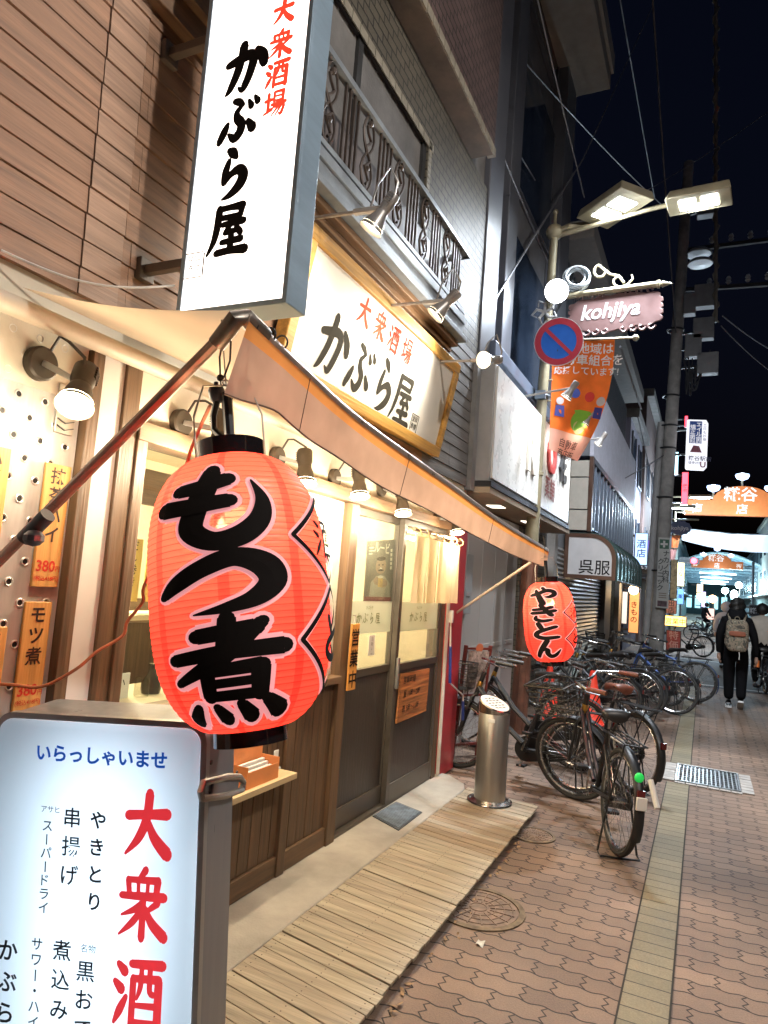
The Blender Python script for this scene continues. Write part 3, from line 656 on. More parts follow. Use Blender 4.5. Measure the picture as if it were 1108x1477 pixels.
# ---- awning
AWT = cloth('awning_cloth', (.60,.47,.32), .42, var=.06, sc=3)
AWV = cloth('valance_cloth', (.46,.31,.25), .32, var=.10, sc=6)
AWO = cloth('painted_glow_band', (.62,.27,.09), .35, var=.08, sc=6)  # orange tint stands for lamplight glowing through the cloth
PIPE = M('awning_pipe', (.40,.31,.25), .34, .35, var=.15, sc=12)
t = thing('awning', 'folding shop awning of worn cream cloth with a pinkish grey valance on a steel pipe', 'awning', (W,3.4,2.3))
fb = [(at_x(350,458,-1.10)), at_x(430,533,-1.105), at_x(520,612,-1.115), at_x(640,697,-1.13), at_x(722,755,-1.14), at_x(788,794,-1.15)]
def bar(s):
    s = max(0, min(1, s))*(len(fb)-1); i = min(int(s), len(fb)-2); q = s-i
    a, b, c, d = fb[max(i-1,0)], fb[i], fb[i+1], fb[min(i+2,len(fb)-1)]
    return .5*(2*b + (c-a)*q + (2*a-5*b+4*c-d)*q*q + (3*b-a-3*c+d)*q**3)
ya0, ya1 = fb[0].y - .02, fb[-1].y
wl = lambda s: V((W+.05, ya0 + (5.75-ya0)*s, 2.445))
def top(u, v):
    a, b = wl(u), bar(u) + V((0,0,.02)); return a.lerp(b, v) + V((0,0,-.028*sin(pi*v)*(1+.3*sin(u*17))))
m = MB(); m.grid(top, 30, 10); m.build('canopy', AWT, t)
def val(u, v):
    b = bar(u); fl = .005*sin(u*22)*v + .006*v*sin(u*7+1)
    return b + V((.021 + fl - .02*v, (-.05*v if u == 0 else 0), -.012 - v*(.160 + .045*max(0, 1-u*7) - .03*u*u + .003*sin(u*31))))
m = MB(); m.grid(lambda u, v: val(u, .22+.78*v), 60, 6); m.build('valance', AWV, t)
m = MB(); m.grid(lambda u, v: val(u, .22*v), 60, 2); m.build('painted_glow_band', AWO, t)
m = MB()
for u in (.22,.50,.76): m.tube([val(u, v/6)+V((.002,0,0)) for v in range(7)], .0014, 4)
m.tube([val(i/60, 1) for i in range(61)], .0028, 5); m.build('hem', M('hem_thread', (.10,.07,.06), .8), t)
m = MB(); m.tube([bar(i/30) for i in range(31)], .0215, 12); m.build('front_pipe', PIPE, t)
m = MB(); e = fb[0]; m.tube([e+V((-.075,.0,-.065)), e+V((-.01,-.012,-.005)), e+V((.0,.012,.004)), e+V((-.0,.10,-.012))], .0245, 12); m.build('corner_elbow', M('elbow_iron', (.22,.19,.16), .4, .7, var=.3), t)
for y in (.02,.10,.16):
    m = MB(); p = bar(.0)+Y1*y; m.ring(p+V((0,.02,-.004)), .0215, .003, Y1, 16, 5); m.build('clip', DKSTEEL, t)
armw = FW(-60,868); m = MB(); q = fb[0]+V((-.06,-.005,-.05)); m.tube([q, armw], .0165, 10)
mid_ = q.lerp(armw, .62); m.build('folding_arm', PIPE, t)
m = MB(); m.lathe([(0,-.05),(.021,-.05),(.021,.05),(0,.05)], 14, at_x(52,760,q.lerp(armw,.52).x), (armw-q)); jc = at_x(52,760,q.lerp(armw,.52).x); m.ball(jc+V((.01,-.01,-.03)),.028,10,(1,1,.8)); m.build('arm_joint', DKSTEEL, t)
m = MB(); aw2 = FW(655,886); m.tube([fb[-1]+V((0,-.03,-.02)), aw2], .0125, 8); m.build('folding_arm', M('pale_arm', (.48,.42,.33), .4, .4), t)
m = MB(); m.cyl((W+.055,ya0-.6,2.375), (W+.055,3.35,2.375), .033, n=16); m.cyl((W+.055,3.37,2.375), (W+.055,5.85,2.375), .033, n=16); m.cyl((W+.055,3.33,2.375),(W+.055,3.40,2.375),.037,n=16); m.build('roller', M('cream_roller', (.58,.50,.38), .5, var=.08), t)
# crank rod of the awning
t = thing('awning_crank', 'white awning crank rod with blue grips hanging in front of the red panel', 'crank handle', (W+.09,5.5,1.2))
cp = [at_x(x,y,W+.10) for x,y in ((650,905),(649,985),(668,1003),(668,1030))]
m = MB(); m.tube([cp[0]+Z1*.12, cp[0], cp[1], cp[2], cp[3]], .0075, 7); m.box(cp[0]+Z1*.09, (.03,.03,.10)); m.build('rod', WHITEW, t)
BLUE = M('blue_plastic', (.03,.06,.28), .4)
for a, b in ((at_x(650,932,W+.10), cp[1]), (cp[2].lerp(cp[3],.3), cp[3]-Z1*.05)):
    m = MB(); m.cyl(a, b, .013, n=10); m.build('grip', BLUE, t)
# ---- wall spotlights under the awning
def wall_lamp(mp, hp, aim, label, power, loop=True):
    t = thing('wall_spotlight', label, 'spotlight', mp, 'bronze spotlights under the awning')
    mp, hp = V(mp), V(hp)
    m = MB(); m.lathe([(0,.032),(.050,.032),(.057,.026),(.057,0)], 28, mp, X1); m.build('mount', LBROWN, t)
    m = MB(); m.beam(mp+X1*.03, hp, .022, .020); m.build('arm', M('lamp_joint', (.5,.48,.45)), t, bev=.003)
    if loop:
        m = MB(); m.tube([mp+V((.02,.02,.04)), mp+V((.05,.03,.10)), mp.lerp(hp,.5)+V((0,.02,.115)), hp+V((0,.0,.085)), hp+V((0,0,.06))], .0055, 6); m.build('cable', M('lamp_flex', (.08,.07,.06), .6), t)
    spot_head(t, hp, aim, LBROWN, .085, .034, .058, power, (1,.84,.60), flood=True)
for mpx, bpx, lb, pw in (((55,525),(118,553),'bronze wall spotlight over the perforated steel panel, with a brightly lit face',5),
                     ((258,610),(322,622),'bronze wall spotlight hidden half behind the big red lantern',14),
                     ((397,660),(436,668),'bronze wall spotlight just beyond the big red lantern, beside its upper corner',14),
                     ((480,690),(514,690),'bronze wall spotlight above the door post with the open-for-business plank',14),
                     ((548,704),(576,718),'bronze wall spotlight above the glass door with the poster',14),
                     ((628,748),(656,750),'bronze wall spotlight half hidden by the valance, over the split curtain',14)):
    mp = FW(*mpx, W-.01); hp = at_x(*bpx, W+.17); hp.y = hp.y*.5 + (mp.y+.03)*.5
    wall_lamp(mp, hp, (.22,-.18,-.95) if mpx[0] > 60 else (.35,-.45,-.82), lb, pw)
# ---- paper lanterns
def lantern_paper(name, glowc, amt):
    m = bpy.data.materials.new(name); m.use_nodes = True; t = m.node_tree; N = t.nodes; L = t.links; N.clear()
    o = N.new('ShaderNodeOutputMaterial'); tc = N.new('ShaderNodeTexCoord'); sp = N.new('ShaderNodeSeparateXYZ'); L.new(tc.outputs['UV'], sp.inputs[0])
    def mth(op, a, b=None, c=None):
        n = N.new('ShaderNodeMath'); n.operation = op
        for i, q in enumerate((a, b, c)):
            if q is None: continue
            if isinstance(q, (int, float)): n.inputs[i].default_value = q
            else: L.new(q, n.inputs[i])
        return n.outputs[0]
    rib = mth('LESS_THAN', mth('PINGPONG', mth('MULTIPLY', sp.outputs[1], 46.0), .5), .055)
    seam = mth('LESS_THAN', mth('PINGPONG', mth('MULTIPLY', sp.outputs[0], 8.0), .5), .075)
    ns = N.new('ShaderNodeTexNoise'); ns.inputs['Scale'].default_value = 9; ns.inputs['Detail'].default_value = 6; L.new(tc.outputs['UV'], ns.inputs['Vector'])
    def mixc(f, a, b):
        n = N.new('ShaderNodeMix'); n.data_type = 'RGBA'
        L.new(f, n.inputs[0])
        for i, q in ((6, a), (7, b)):
            if isinstance(q, tuple): n.inputs[i].default_value = (*q, 1)
            else: L.new(q, n.inputs[i])
        return n.outputs[2]
    base = mixc(mth('MULTIPLY', ns.outputs[0], .5), (.95,.095,.075), (.85,.07,.06))
    c1 = mixc(mth('MULTIPLY', seam, .55), base, (.55,.02,.02)); c2 = mixc(mth('MULTIPLY', rib, .8), c1, (.28,.01,.01))
    tl = N.new('ShaderNodeBsdfTranslucent'); L.new(c2, tl.inputs[0]); d = N.new('ShaderNodeBsdfDiffuse'); L.new(c2, d.inputs[0])
    gl = N.new('ShaderNodeBsdfGlossy'); gl.inputs['Roughness'].default_value = .35; gl.inputs[0].default_value = (.6,.6,.6,1)
    e = N.new('ShaderNodeEmission'); L.new(c2, e.inputs[0]); e.inputs[1].default_value = .06
    rf = N.new('ShaderNodeBsdfRefraction'); rf.inputs['Roughness'].default_value = .75; rf.inputs['IOR'].default_value = 1.03; L.new(c2, rf.inputs[0])
    m0 = N.new('ShaderNodeMixShader'); m0.inputs[0].default_value = .55; L.new(d.outputs[0], m0.inputs[1]); L.new(rf.outputs[0], m0.inputs[2]); d = m0
    m1 = N.new('ShaderNodeMixShader'); m1.inputs[0].default_value = .62; L.new(d.outputs[0], m1.inputs[1]); L.new(tl.outputs[0], m1.inputs[2])
    m2 = N.new('ShaderNodeMixShader'); m2.inputs[0].default_value = .03; L.new(m1.outputs[0], m2.inputs[1]); L.new(gl.outputs[0], m2.inputs[2])
    ad = N.new('ShaderNodeAddShader'); L.new(m2.outputs[0], ad.inputs[0]); L.new(e.outputs[0], ad.inputs[1]); L.new(ad.outputs[0], o.inputs[0])
    return m
PAPER = lantern_paper('red_lantern_paper', (1,.2,.1), .42)
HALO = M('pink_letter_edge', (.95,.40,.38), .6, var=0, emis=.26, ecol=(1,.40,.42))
LACQ = M('black_lacquer', (.012,.010,.010), .12, var=0, coat=.6)
WIRE = M('steel_wire', (.35,.32,.28), .4, .8)
def lantern(topp, botp, R, rr, chars, label, layout, side, power, face_rot):
    topp, botp = V(topp), V(botp); ax = (topp-botp).normalized(); H = (topp-botp).length
    t = thing('paper_lantern', label, 'paper lantern', topp + ax*.05)
    prof = []; n = 46*4
    for i in range(n+1):
        v = i/n; e = abs(2*v-1); r = rr + (R-rr)*(max(0, 1-e**3.1))**.58
        prof.append((r - .0016*(R/.22)*(.5+.5*cos(2*pi*v*46))**2*(0 if i in (0, n) else 1), v*H))
    tocam = V((EYE.x-topp.x, EYE.y-topp.y, 0)); tocam = (tocam - ax*tocam.dot(ax)).normalized(); rt = ax.cross(tocam).normalized()
    def surf(ang, v, lift):                              # ang from the direction of the camera, + to its right
        v = max(0, min(1, v)); f = v*n; i = min(int(f), n-1); e = abs(2*v-1)
        r = rr + (R-rr)*(max(0, 1-e**3.1))**.58
        return botp + ax*v*H + (tocam*cos(ang) + rt*sin(ang))*(r+.0035+lift)
    m = MB(); k = 64
    for r, h in prof: m.v += [botp + ax*h + (tocam*cos(2*pi*j/k) + rt*sin(2*pi*j/k))*r for j in range(k)]
    for i in range(n):
        for j in range(k): m.f.append((i*k+j, i*k+(j+1)%k, (i+1)*k+(j+1)%k, (i+1)*k+j)); m.mi.append(0)
    body = m.build('paper_shade', PAPER, t, smooth=60)
    uv = body.data.uv_layers.new(name='uv')
    for p in body.data.polygons:
        for li, vi in zip(p.loop_indices, p.vertices):
            uu = (vi % k)/k
            if uu == 0 and any((q % k) > k//2 for q in p.vertices): uu = 1.0
            uv.data[li].uv = (uu + .03, (vi//k)/n)
    def mapper(cang, v1, v0, wm):
        """letter box: angles around cang, heights v1 (top) to v0, wm wide in metres"""
        return lambda u, v, z: surf(cang + (u/100-.5)*wm/R, v1 + (v0-v1)*v/100, z*1.2)
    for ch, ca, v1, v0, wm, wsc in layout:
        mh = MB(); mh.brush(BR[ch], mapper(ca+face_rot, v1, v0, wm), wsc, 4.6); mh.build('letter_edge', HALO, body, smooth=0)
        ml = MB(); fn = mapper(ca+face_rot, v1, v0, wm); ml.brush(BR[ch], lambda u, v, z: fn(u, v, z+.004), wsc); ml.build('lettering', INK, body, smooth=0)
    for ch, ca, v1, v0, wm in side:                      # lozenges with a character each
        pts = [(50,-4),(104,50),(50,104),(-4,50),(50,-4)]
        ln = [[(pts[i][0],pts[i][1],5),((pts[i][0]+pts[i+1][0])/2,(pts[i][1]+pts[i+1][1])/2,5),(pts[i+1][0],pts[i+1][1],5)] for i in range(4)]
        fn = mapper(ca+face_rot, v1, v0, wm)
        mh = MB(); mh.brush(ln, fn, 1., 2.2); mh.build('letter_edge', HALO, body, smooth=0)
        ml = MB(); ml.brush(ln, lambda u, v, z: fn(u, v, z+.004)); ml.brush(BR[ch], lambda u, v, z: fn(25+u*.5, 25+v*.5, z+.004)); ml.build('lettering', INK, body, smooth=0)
    for c, s, rh in ((topp, 1, .046*R/.22), (botp, -1, .034*R/.22)):
        m = MB(); m.lathe([(rr*.90,-.004),(rr*1.04,-.004),(rr*1.06,rh),(rr*.97,rh),(rr*.90,-.004)], 40, c, ax*s); m.build('rim', LACQ, t)
    m = MB(); hb = .21*R/.22
    pts = [topp + rt*(-rr*1.05) , topp + rt*(-rr*1.05) + ax*hb*.6, topp - rt*rr*.7 + ax*hb, topp + rt*rr*.7 + ax*hb, topp + rt*rr*1.05 + ax*hb*.6, topp + rt*rr*1.05]
    m.tube(pts, .0028*R/.22, 6); m.build('bail', WIRE, t)
    m = MB(); m.cyl(topp + ax*hb*.9, topp + ax*(-.10*R/.22), .011*R/.22+.003, n=8); m.build('lamp_holder', M('black_bakelite', (.02,.022,.026), .35), t)
    m = MB(); m.ball(topp - ax*(.15*R/.22), .032*R/.22, 12); m.build('bulb', glow('lantern_bulb', (1,.75,.4), 10), t)
    lamp('lantern_light', 'POINT', topp - ax*H*.27, power, (1,.68,.38), t, shadow_soft_size=R*.22)
    m = MB(); m.tube([topp + ax*hb, topp + ax*hb*1.9], .002, 5); m.ring(topp + ax*(hb+.008), .008, .002, tocam, 10, 5); m.build('hanging_wire', WIRE, t)
    return t, ax, rt
YL = 1.40
lt, lb_ = at_y(334,666,YL), at_y(361,1050,YL)
lantern(lt, lb_, .218, .083, None, 'big glowing red paper lantern hanging close by, lettered motsu-ni in thick black brush', 
        [('も',-.02,.905,.625,.255,1.2),('つ',.03,.645,.385,.275,1.2),('煮',.07,.385,.055,.285,1.15)],
        [('酒',1.46,.80,.50,.25),('と',1.48,.46,.12,.25)], 7.5, -.27)
YL2 = 5.22
lt2, lb2 = at_y(789,840,YL2), at_y(797,954,YL2)
lantern(lt2, lb2, .192, .078, None, 'smaller glowing red paper lantern at the far end of the awning, lettered yakiton',
        [('や',-.05,.93,.71,.215,1.35),('き',-.05,.715,.50,.215,1.3),('と',-.04,.50,.29,.215,1.35),('ん',-.02,.285,.06,.225,1.35)],
        [('酒',1.25,.74,.48,.20),('と',1.28,.42,.16,.20)], 5.5, -.14)
# cord of the big lantern with its plug and hanging string
m = MB(); e = fb[0]
kn = at_y(318,545,YL); m.tube([e+V((-.055,0,-.05)), at_y(317,515,YL), kn], .0028, 5); m.tube([e+V((-.03,0,-.06)), at_y(332,520,YL), kn+V((.012,0,0))], .0028, 5); m.ball(kn,.010,8)
m.tube([kn, at_y(322,600,YL), lt+Z1*.20], .0022, 5)
o = m.build('hanging_string', M('dark_cord', (.05,.04,.035), .8), origin=kn); tag(o, 'dark knotted cords hanging from the awning elbow above the big lantern', 'cord')
t = thing('plug_adapter', 'black plug adapter dangling on a cord above the big red lantern', 'plug', at_y(313,575,YL))
m = MB(); a, b = at_y(312,558,YL), at_y(313,580,YL); m.lathe([(0,0),(.012,0),(.019,.010),(.022,.03),(.018,.042),(0,.044)], 16, b, a-b); m.cyl(a,a+(a-b)*.3,.006); m.build('body', M('navy_rubber', (.02,.024,.035), .4), t)
m = MB(); m.tube([b, at_y(308,600,YL), at_y(309,620,YL), lt+Z1*.04], .009, 8); m.build('socket_lead', BLACK, t)
ORC = M('orange_cord', (.42,.14,.06), .5)
YC = 1.62
cd = [(303,585),(285,625),(272,660),(258,720),(236,790),(208,845),(206,868),(184,896),(176,918),(140,940),(110,965),(62,990),(20,988),(-30,984)]
m = MB(); pts = []
for i, p in enumerate(cd): pts.append(at_y(p[0],p[1], YL + (YC-YL)*min(1, i/6) - max(0, i-8)*.03))
sm = []
for i in range(len(pts)-1):
    a, b, c_, d_ = pts[max(i-1,0)], pts[i], pts[i+1], pts[min(i+2,len(pts)-1)]
    for q in range(5):
        s = q/5; sm.append(.5*(2*b + (c_-a)*s + (2*a-5*b+4*c_-d_)*s*s + (3*b-a-3*c_+d_)*s**3))
m.tube(sm, .0052, 7); o = m.build('power_cord', ORC, origin=pts[0]); tag(o, 'orange twisted power cord looping from behind the big lantern to the left', 'cord')
# ---- menu planks on the steel panel
PLANK = wood('menu_plank', (.60,.31,.09), axis=2, rough=.5, var=.2)
INKB = M('menu_ink', (.03,.012,.008), .5)
REDI = M('menu_red', (.55,.03,.015), .5)
def plank(px, py0, py1, wd, label):
    a, b = FW(px[0],py0), FW(px[1],py1); yc = (a.y+b.y)/2; x = W-.006
    t = thing('menu_plank', label, 'menu board', (x, yc, b.z), 'wooden menu planks on the steel panel')
    m = MB(); m.bx(x-.004,x+.008,yc-wd/2,yc+wd/2,b.z,a.z); m.build('board', PLANK, t, bev=.002)
    return t, x+.009, yc, a.z, b.z
t, x, yc, zt, zb = plank((75,75),668,847,.100,'wooden menu plank for matcha highball at 380 yen, crossed by the awning arm')
m = MB()
for i, ch in enumerate('抹茶ハイ'): m.text(ch, (x,yc,zt-.012-i*.066), Y1, Z1, .060, .02, vert=True)
m.build('lettering', INKB, t)
m = MB(); m.text('380', (x,yc-.007,zb+.096), Y1, Z1, .050, .022, center=True); m.text('円', (x,yc+.041,zb+.072), Y1, Z1, .020, .01, center=True); m.text('(税込418円)', (x,yc,zb+.038), Y1, Z1, .0185, .012, center=True); m.build('price', REDI, t)
t, x, yc, zt, zb = plank((45,45),868,1060,.100,'wooden menu plank for stewed offal at 380 yen, the lower plank on the steel panel')
m = MB()
for i, ch in enumerate('モツ煮'): m.text(ch, (x,yc,zt-.012-i*.068), Y1, Z1, .062, .02, vert=True)
m.build('lettering', INKB, t)
m = MB(); m.text('380', (x,yc-.007,zt-.262), Y1, Z1, .050, .022, center=True); m.text('円', (x,yc+.041,zt-.288), Y1, Z1, .020, .01, center=True); m.text('(税込418円)', (x,yc,zt-.318), Y1, Z1, .0185, .012, center=True); m.build('price', REDI, t)
t, x, yc, zt, zb = plank((-18,-18),640,850,.10,'wooden menu plank cut by the left edge of the photo, higher than the others')
m = MB()
for i, ch in enumerate('ハイボール'): m.text(ch, (x,yc,zt-.012-i*.056), Y1, Z1, .05, .02, vert=True)
m.build('lettering', INKB, t)
t, x, yc, zt, zb = plank((-22,-22),905,1090,.10,'wooden menu plank cut by the left edge of the photo, lower than the others')
m = MB()
for i, ch in enumerate('枝豆'): m.text(ch, (x,yc,zt-.012-i*.066), Y1, Z1, .058, .02, vert=True)
m.build('lettering', INKB, t)
# small lever tag hung on the steel panel
t = thing('vent_plate', 'small louvred metal plate hung on the steel panel under the first spotlight', 'vent', FW(100,592))
c = FW(100,592,W+.0); m = MB(); m.bx(W-.012,W-.004,c.y-.045,c.y+.03,c.z-.085,c.z+.085); m.build('plate', M('pale_steel', (.55,.52,.46), .35, .7), t, bev=.002)
m = MB()
for i in range(4): m.beam((W-.002,c.y-.04,c.z-.06+i*.024),(W-.002,c.y-.008,c.z-.072+i*.024),.007,.003); m.beam((W-.002,c.y-.008,c.z-.072+i*.024),(W-.002,c.y+.026,c.z-.06+i*.024),.007,.003)
m.build('louvre', DKSTEEL, t)
# ---- open-for-business plank
t = thing('open_plank', 'orange hanging plank reading open for business on the door post', 'hanging sign', FW(511,898))
a, b = FW(512,900,W+.05), FW(510,995,W+.05); yc = (a.y+b.y)/2; wd = .105
m = MB(); m.bx(W+.035,W+.048,yc-wd/2,yc+wd/2,b.z,a.z); m.build('board', wood('orange_plank', (.62,.26,.05), 2, var=.15), t, bev=.003)
m = MB(); hh = (a.z-b.z)
for i, ch in enumerate('営業中'): m.text(ch, (W+.0495,yc,a.z-.03-i*hh*.315), Y1, Z1, hh*.275, .03, vert=True)
m.build('lettering', INK, t)
m = MB(); m.tube([(W+.042,yc-.02,a.z-.01),(W+.035,yc,a.z+.05),(W+.042,yc+.02,a.z-.01)], .002, 5); m.cyl((W+.02,yc,a.z+.05),(W+.04,yc,a.z+.05),.004,n=6); m.build('hook', WIRE, t)
# ---- white drinks poster on the window panel
def sheet(name, label, cat, pxs, X, mat, th=.002, group=None):
    q = [at_x(x,y,X) for x,y in pxs]; t = thing(name, label, cat, q[3], group)
    m = MB(); m.prism([(X-th,p.y,p.z) for p in q], (th,0,0)); m.build('sheet', mat, t); return t, q
def onq(q, s, tt): return q[0]*(1-s)*(1-tt)+q[1]*s*(1-tt)+q[2]*s*tt+q[3]*(1-s)*tt
yA, yB = 3.02, 3.60
t = thing('menu_poster', 'white drinks menu poster on the window panel behind the big lantern', 'poster', (W-.03,3.3,1.2))
m = MB(); m.bx(W-.034,W-.031,yA,yB,1.10,2.00); m.build('sheet', M('poster_white', (.70,.68,.62), .5, var=.03), t)
m = MB(); 
for i, ch in enumerate('かぶら屋'): m.brush(BR[ch], flat((W-.0305, yA+.06+i*.12, 1.90), Y1, Z1, .10), .9)
m.build('title', M('gold_green_print', (.16,.17,.08)), t)
m = MB(); m.text('大衆酒場', (W-.030,(yA+yB)/2,1.965), Y1, Z1, .05, .01, center=True); m.build('subtitle', REDP, t)
m = MB(); rq = random.Random(5)
for r in range(9):
    z = 1.74-r*.068
    for c0 in (yA+.06, yA+.33): m.text(rq.choice(['生ビール','ハイボール','レモンサワー','日本酒','焼酎','ウーロン茶']), (W-.030,c0,z), Y1, Z1, .032, .0); m.text(rq.choice(['380','418','290','350']), (W-.030,c0+.175,z), Y1, Z1, .032, .0)
m.build('listing', M('grey_print', (.28,.27,.25), .6), t)
# ---- beer poster in the door
t, q = sheet('beer_poster', 'dark poster of a smiling moustached man raising a mug, inside the left glass door', 'poster', ((530,781),(569,778),(566,868),(524,868)), W-.055, M('poster_dark', (.10,.085,.06), .4, var=.3, sc=9))
X = W-.0545; fl = lambda s, v, z=0: onq(q, s, v) + V((.0012+z,0,0))
def blob(mb, cs, cv, rs, rv, z=0, n=18): mb.poly([fl(cs+rs*cos(2*pi*i/n), cv+rv*sin(2*pi*i/n), z) for i in range(n)])
SKIN2 = M('poster_skin', (.27,.175,.11), .6, var=.15, sc=30)
m = MB(); blob(m,.52,.42,.19,.135,.0004); blob(m,.45,.66,.17,.07,.0004); blob(m,.62,.70,.16,.07,.0006); m.build('printed_man', SKIN2, t)
m = MB(); m.poly([fl(.15,.98),fl(.20,.68),fl(.38,.58),fl(.66,.58),fl(.86,.70),fl(.90,.98)]); m.build('printed_shirt', M('poster_shirt', (.30,.27,.2), .6, var=.2), t)
m = MB(); blob(m,.52,.30,.17,.035,.0008); m.poly([fl(.42,.485,.0008),fl(.52,.468,.0008),fl(.62,.485,.0008),fl(.60,.50,.0008),fl(.44,.50,.0008)]); blob(m,.45,.40,.03,.012,.0008,8); blob(m,.59,.40,.03,.012,.0008,8); m.build('printed_hair', INK, t)
m = MB(); m.poly([fl(.44,.60,.0010),fl(.60,.60,.0010),fl(.60,.76,.0010),fl(.44,.76,.0010)]); m.build('printed_mug', M('poster_beer', (.45,.27,.06), .5, var=.3, sc=30), t)
m = MB(); blob(m,.52,.595,.10,.025,.0014); m.poly([fl(.47,.47,.0009),fl(.50,.44,.0009),fl(.54,.44,.0009),fl(.57,.47,.0009)]); m.build('printed_foam', M('poster_foam', (.5,.45,.36), .6), t)
m = MB()
for k, w_ in enumerate((.5,.62,.4)): m.poly([fl(.08,.10+k*.05),fl(.08+w_*.3,.10+k*.05),fl(.08+w_*.3,.12+k*.05),fl(.08,.12+k*.05)])
for k in range(5): m.poly([fl(.86,.15+k*.07),fl(.93,.15+k*.07),fl(.93,.20+k*.07),fl(.86,.20+k*.07)])
m.build('printed_text', M('print_cream', (.55,.50,.38), .6), t)
m = MB(); m.text('ルービ', onq(q,.55,.03)+V((.0015,0,0)), Y1, Z1, .085, .02, center=True); m.build('printed_title', M('print_cream', (.55,.50,.38), .6), t)
m = MB(); m.bx(X+.0005,X+.0012,q[3].y+.01,q[2].y-.01,q[3].z+.005,q[3].z+.035); m.build('printed_strip', M('print_dark_red', (.2,.02,.02), .6), t)
# ---- sticker and wooden notice on the doors
t, q = sheet('door_sticker', 'small white upright sticker on the left glass door', 'sticker', ((533,917),(541,916),(540,945),(531,946)), W-.035, WHITEW)
m = MB(); yc = (q[0].y+q[2].y)/2
for i, ch in enumerate('自動ドア'): m.text(ch, (W-.0345,yc,q[0].z-.006-i*.036), Y1, Z1, .034, .01, vert=True)
m.build('lettering', M('grey_print', (.28,.27,.25)), t)
t, q = sheet('hours_board', 'reddish wooden board with handwritten opening hours on the right door', 'notice board', ((579,972),(620,964),(615,1025),(572,1044)), W+.025, wood('hours_wood', (.42,.16,.05), 1, var=.5, sc=5), .012)
m = MB(); ud = (q[1]-q[0]).normalized(); vd = (q[0]-q[3]).normalized()
for i, s in enumerate(('営業時間','  昼 11時〜2時','  夜 5時〜11時')): m.text(s, onq(q,.08,.06+i*.30)+V((.002,0,0)), ud, vd, .055 if i else .06, .012)
m.build('lettering', INKB, t)
# ---- split curtain on its rod
t = thing('noren', 'cream split curtain hanging on hooks over the right sliding door', 'shop curtain', (W+.14,4.9,1.9))
NX = W+.13; n0, n1 = FW(600,760,NX).y, FW(664,765,NX).y+.02; zt = 1.955; zb = FW(630,870,NX).z
m = MB(); m.cyl((NX,n0-.03,zt+.045),(NX,n1+.05,zt+.045),.014,n=10); m.build('rod', TRIMH, t)
m = MB(); nh = 7
for i in range(nh): m.ring((NX+.003,n0+.02+(n1-n0-.04)*i/(nh-1),zt+.03),.03,.005,(0,1,.5),18,6)
m.build('hook', M('hook_tan', (.50,.34,.16), .5), t)
NOR = cloth('noren_cloth', (.66,.55,.38), .35, var=.08)
np_ = 4
for i in range(np_):
    a = n0 + (n1-n0)*i/np_; b = n0 + (n1-n0)*(i+1)/np_ - .006; ph = i*1.7
    m = MB(); m.grid(lambda u, v: V((NX + .022*sin(u*9+ph)*(.5+.5*v) + .02*v*sin(ph*2) + .006*sin(u*23+v*3), a+(b-a)*u*(1-.03*v), zt - (zt-zb)*v)), 14, 10); m.build('panel', NOR, t)
# ---- bottle shelf under the window with a menu box
t = thing('wall_shelf', 'small pale wooden shelf with one white bracket on the boarded wall under the window', 'shelf', (W+.08,2.9,.58))
c0, c1 = FW(360,1146,W+.13), FW(428,1106,W+.13); sy0, sy1, sz = c0.y-.15, c1.y-.02, c1.z-.02
m = MB(); m.bx(W+.003,W+.15,sy0,sy1,sz-.03,sz); m.build('board', M('pale_pine', (.52,.40,.22), .5, var=.12, sc=5, st=(6,.5,6)), t, bev=.003)
m = MB(); m.bx(W+.003,W+.010,sy1-.01,sy1+.03,sz+.001,sz+.085); m.bx(W+.003,W+.03,sy1-.01,sy1+.03,sz-.03,sz+.001); m.build('bracket', WHITEW, t, bev=.004)
t = thing('leaflet_box', 'open orange cardboard box of paper leaflets on the wall shelf', 'box', (W+.07,sy1-.25,sz))
by0, by1 = sy1-.40, sy1-.14
m = MB(); m.bx(W+.015,W+.02,by0,by1,sz+.001,sz+.17); m.bx(W+.02,W+.125,by0,by0+.004,sz+.001,sz+.10); m.bx(W+.02,W+.125,by1-.004,by1,sz+.001,sz+.10); m.bx(W+.121,W+.125,by0+.004,by1-.004,sz+.001,sz+.075); m.build('carton', M('orange_card', (.70,.25,.08), .6, var=.1), t)
m = MB()
for i in range(3): m.bx(W+.03+i*.022,W+.045+i*.022,by0+.01,by1-.01,sz+.005,sz+.085-i*.012)
m.build('leaflet', M('leaflet_white', (.65,.62,.58), .6, var=.1, sc=40), t)
# ---- things seen through the window
t = thing('price_card', 'small white standing price card on the counter inside the window', 'card', (W-.3,2.29,1.02))
m = MB(); m.bx(W-.302,W-.298,2.24,2.34,1.021,1.13); m.build('card', WHITEW, t)
m = MB(); m.text('小', (W-.2975,2.29,1.115), Y1, Z1, .05, .01, center=True); m.build('lettering', INK, t)
t = thing('sake_bottle', 'dark round-shouldered sake bottle on the counter inside the window', 'bottle', (W-.32,2.50,1.02))
m = MB(); m.lathe([(0,.001),(.042,.001),(.046,.02),(.044,.05),(.02,.09),(.013,.12),(.018,.135),(0,.135)], 18, (W-.32,2.50,1.02)); m.build('body', M('dark_glaze', (.05,.04,.03), .2), t)
t = thing('glass_jar', 'clear small glass jar on the counter inside the window', 'jar', (W-.28,2.40,1.02))
m = MB(); m.lathe([(.03,.001),(.033,.01),(.033,.075),(.028,.085)], 18, (W-.28,2.40,1.02)); m.build('body', glass('jar_glass', (.8,.8,.75)), t)
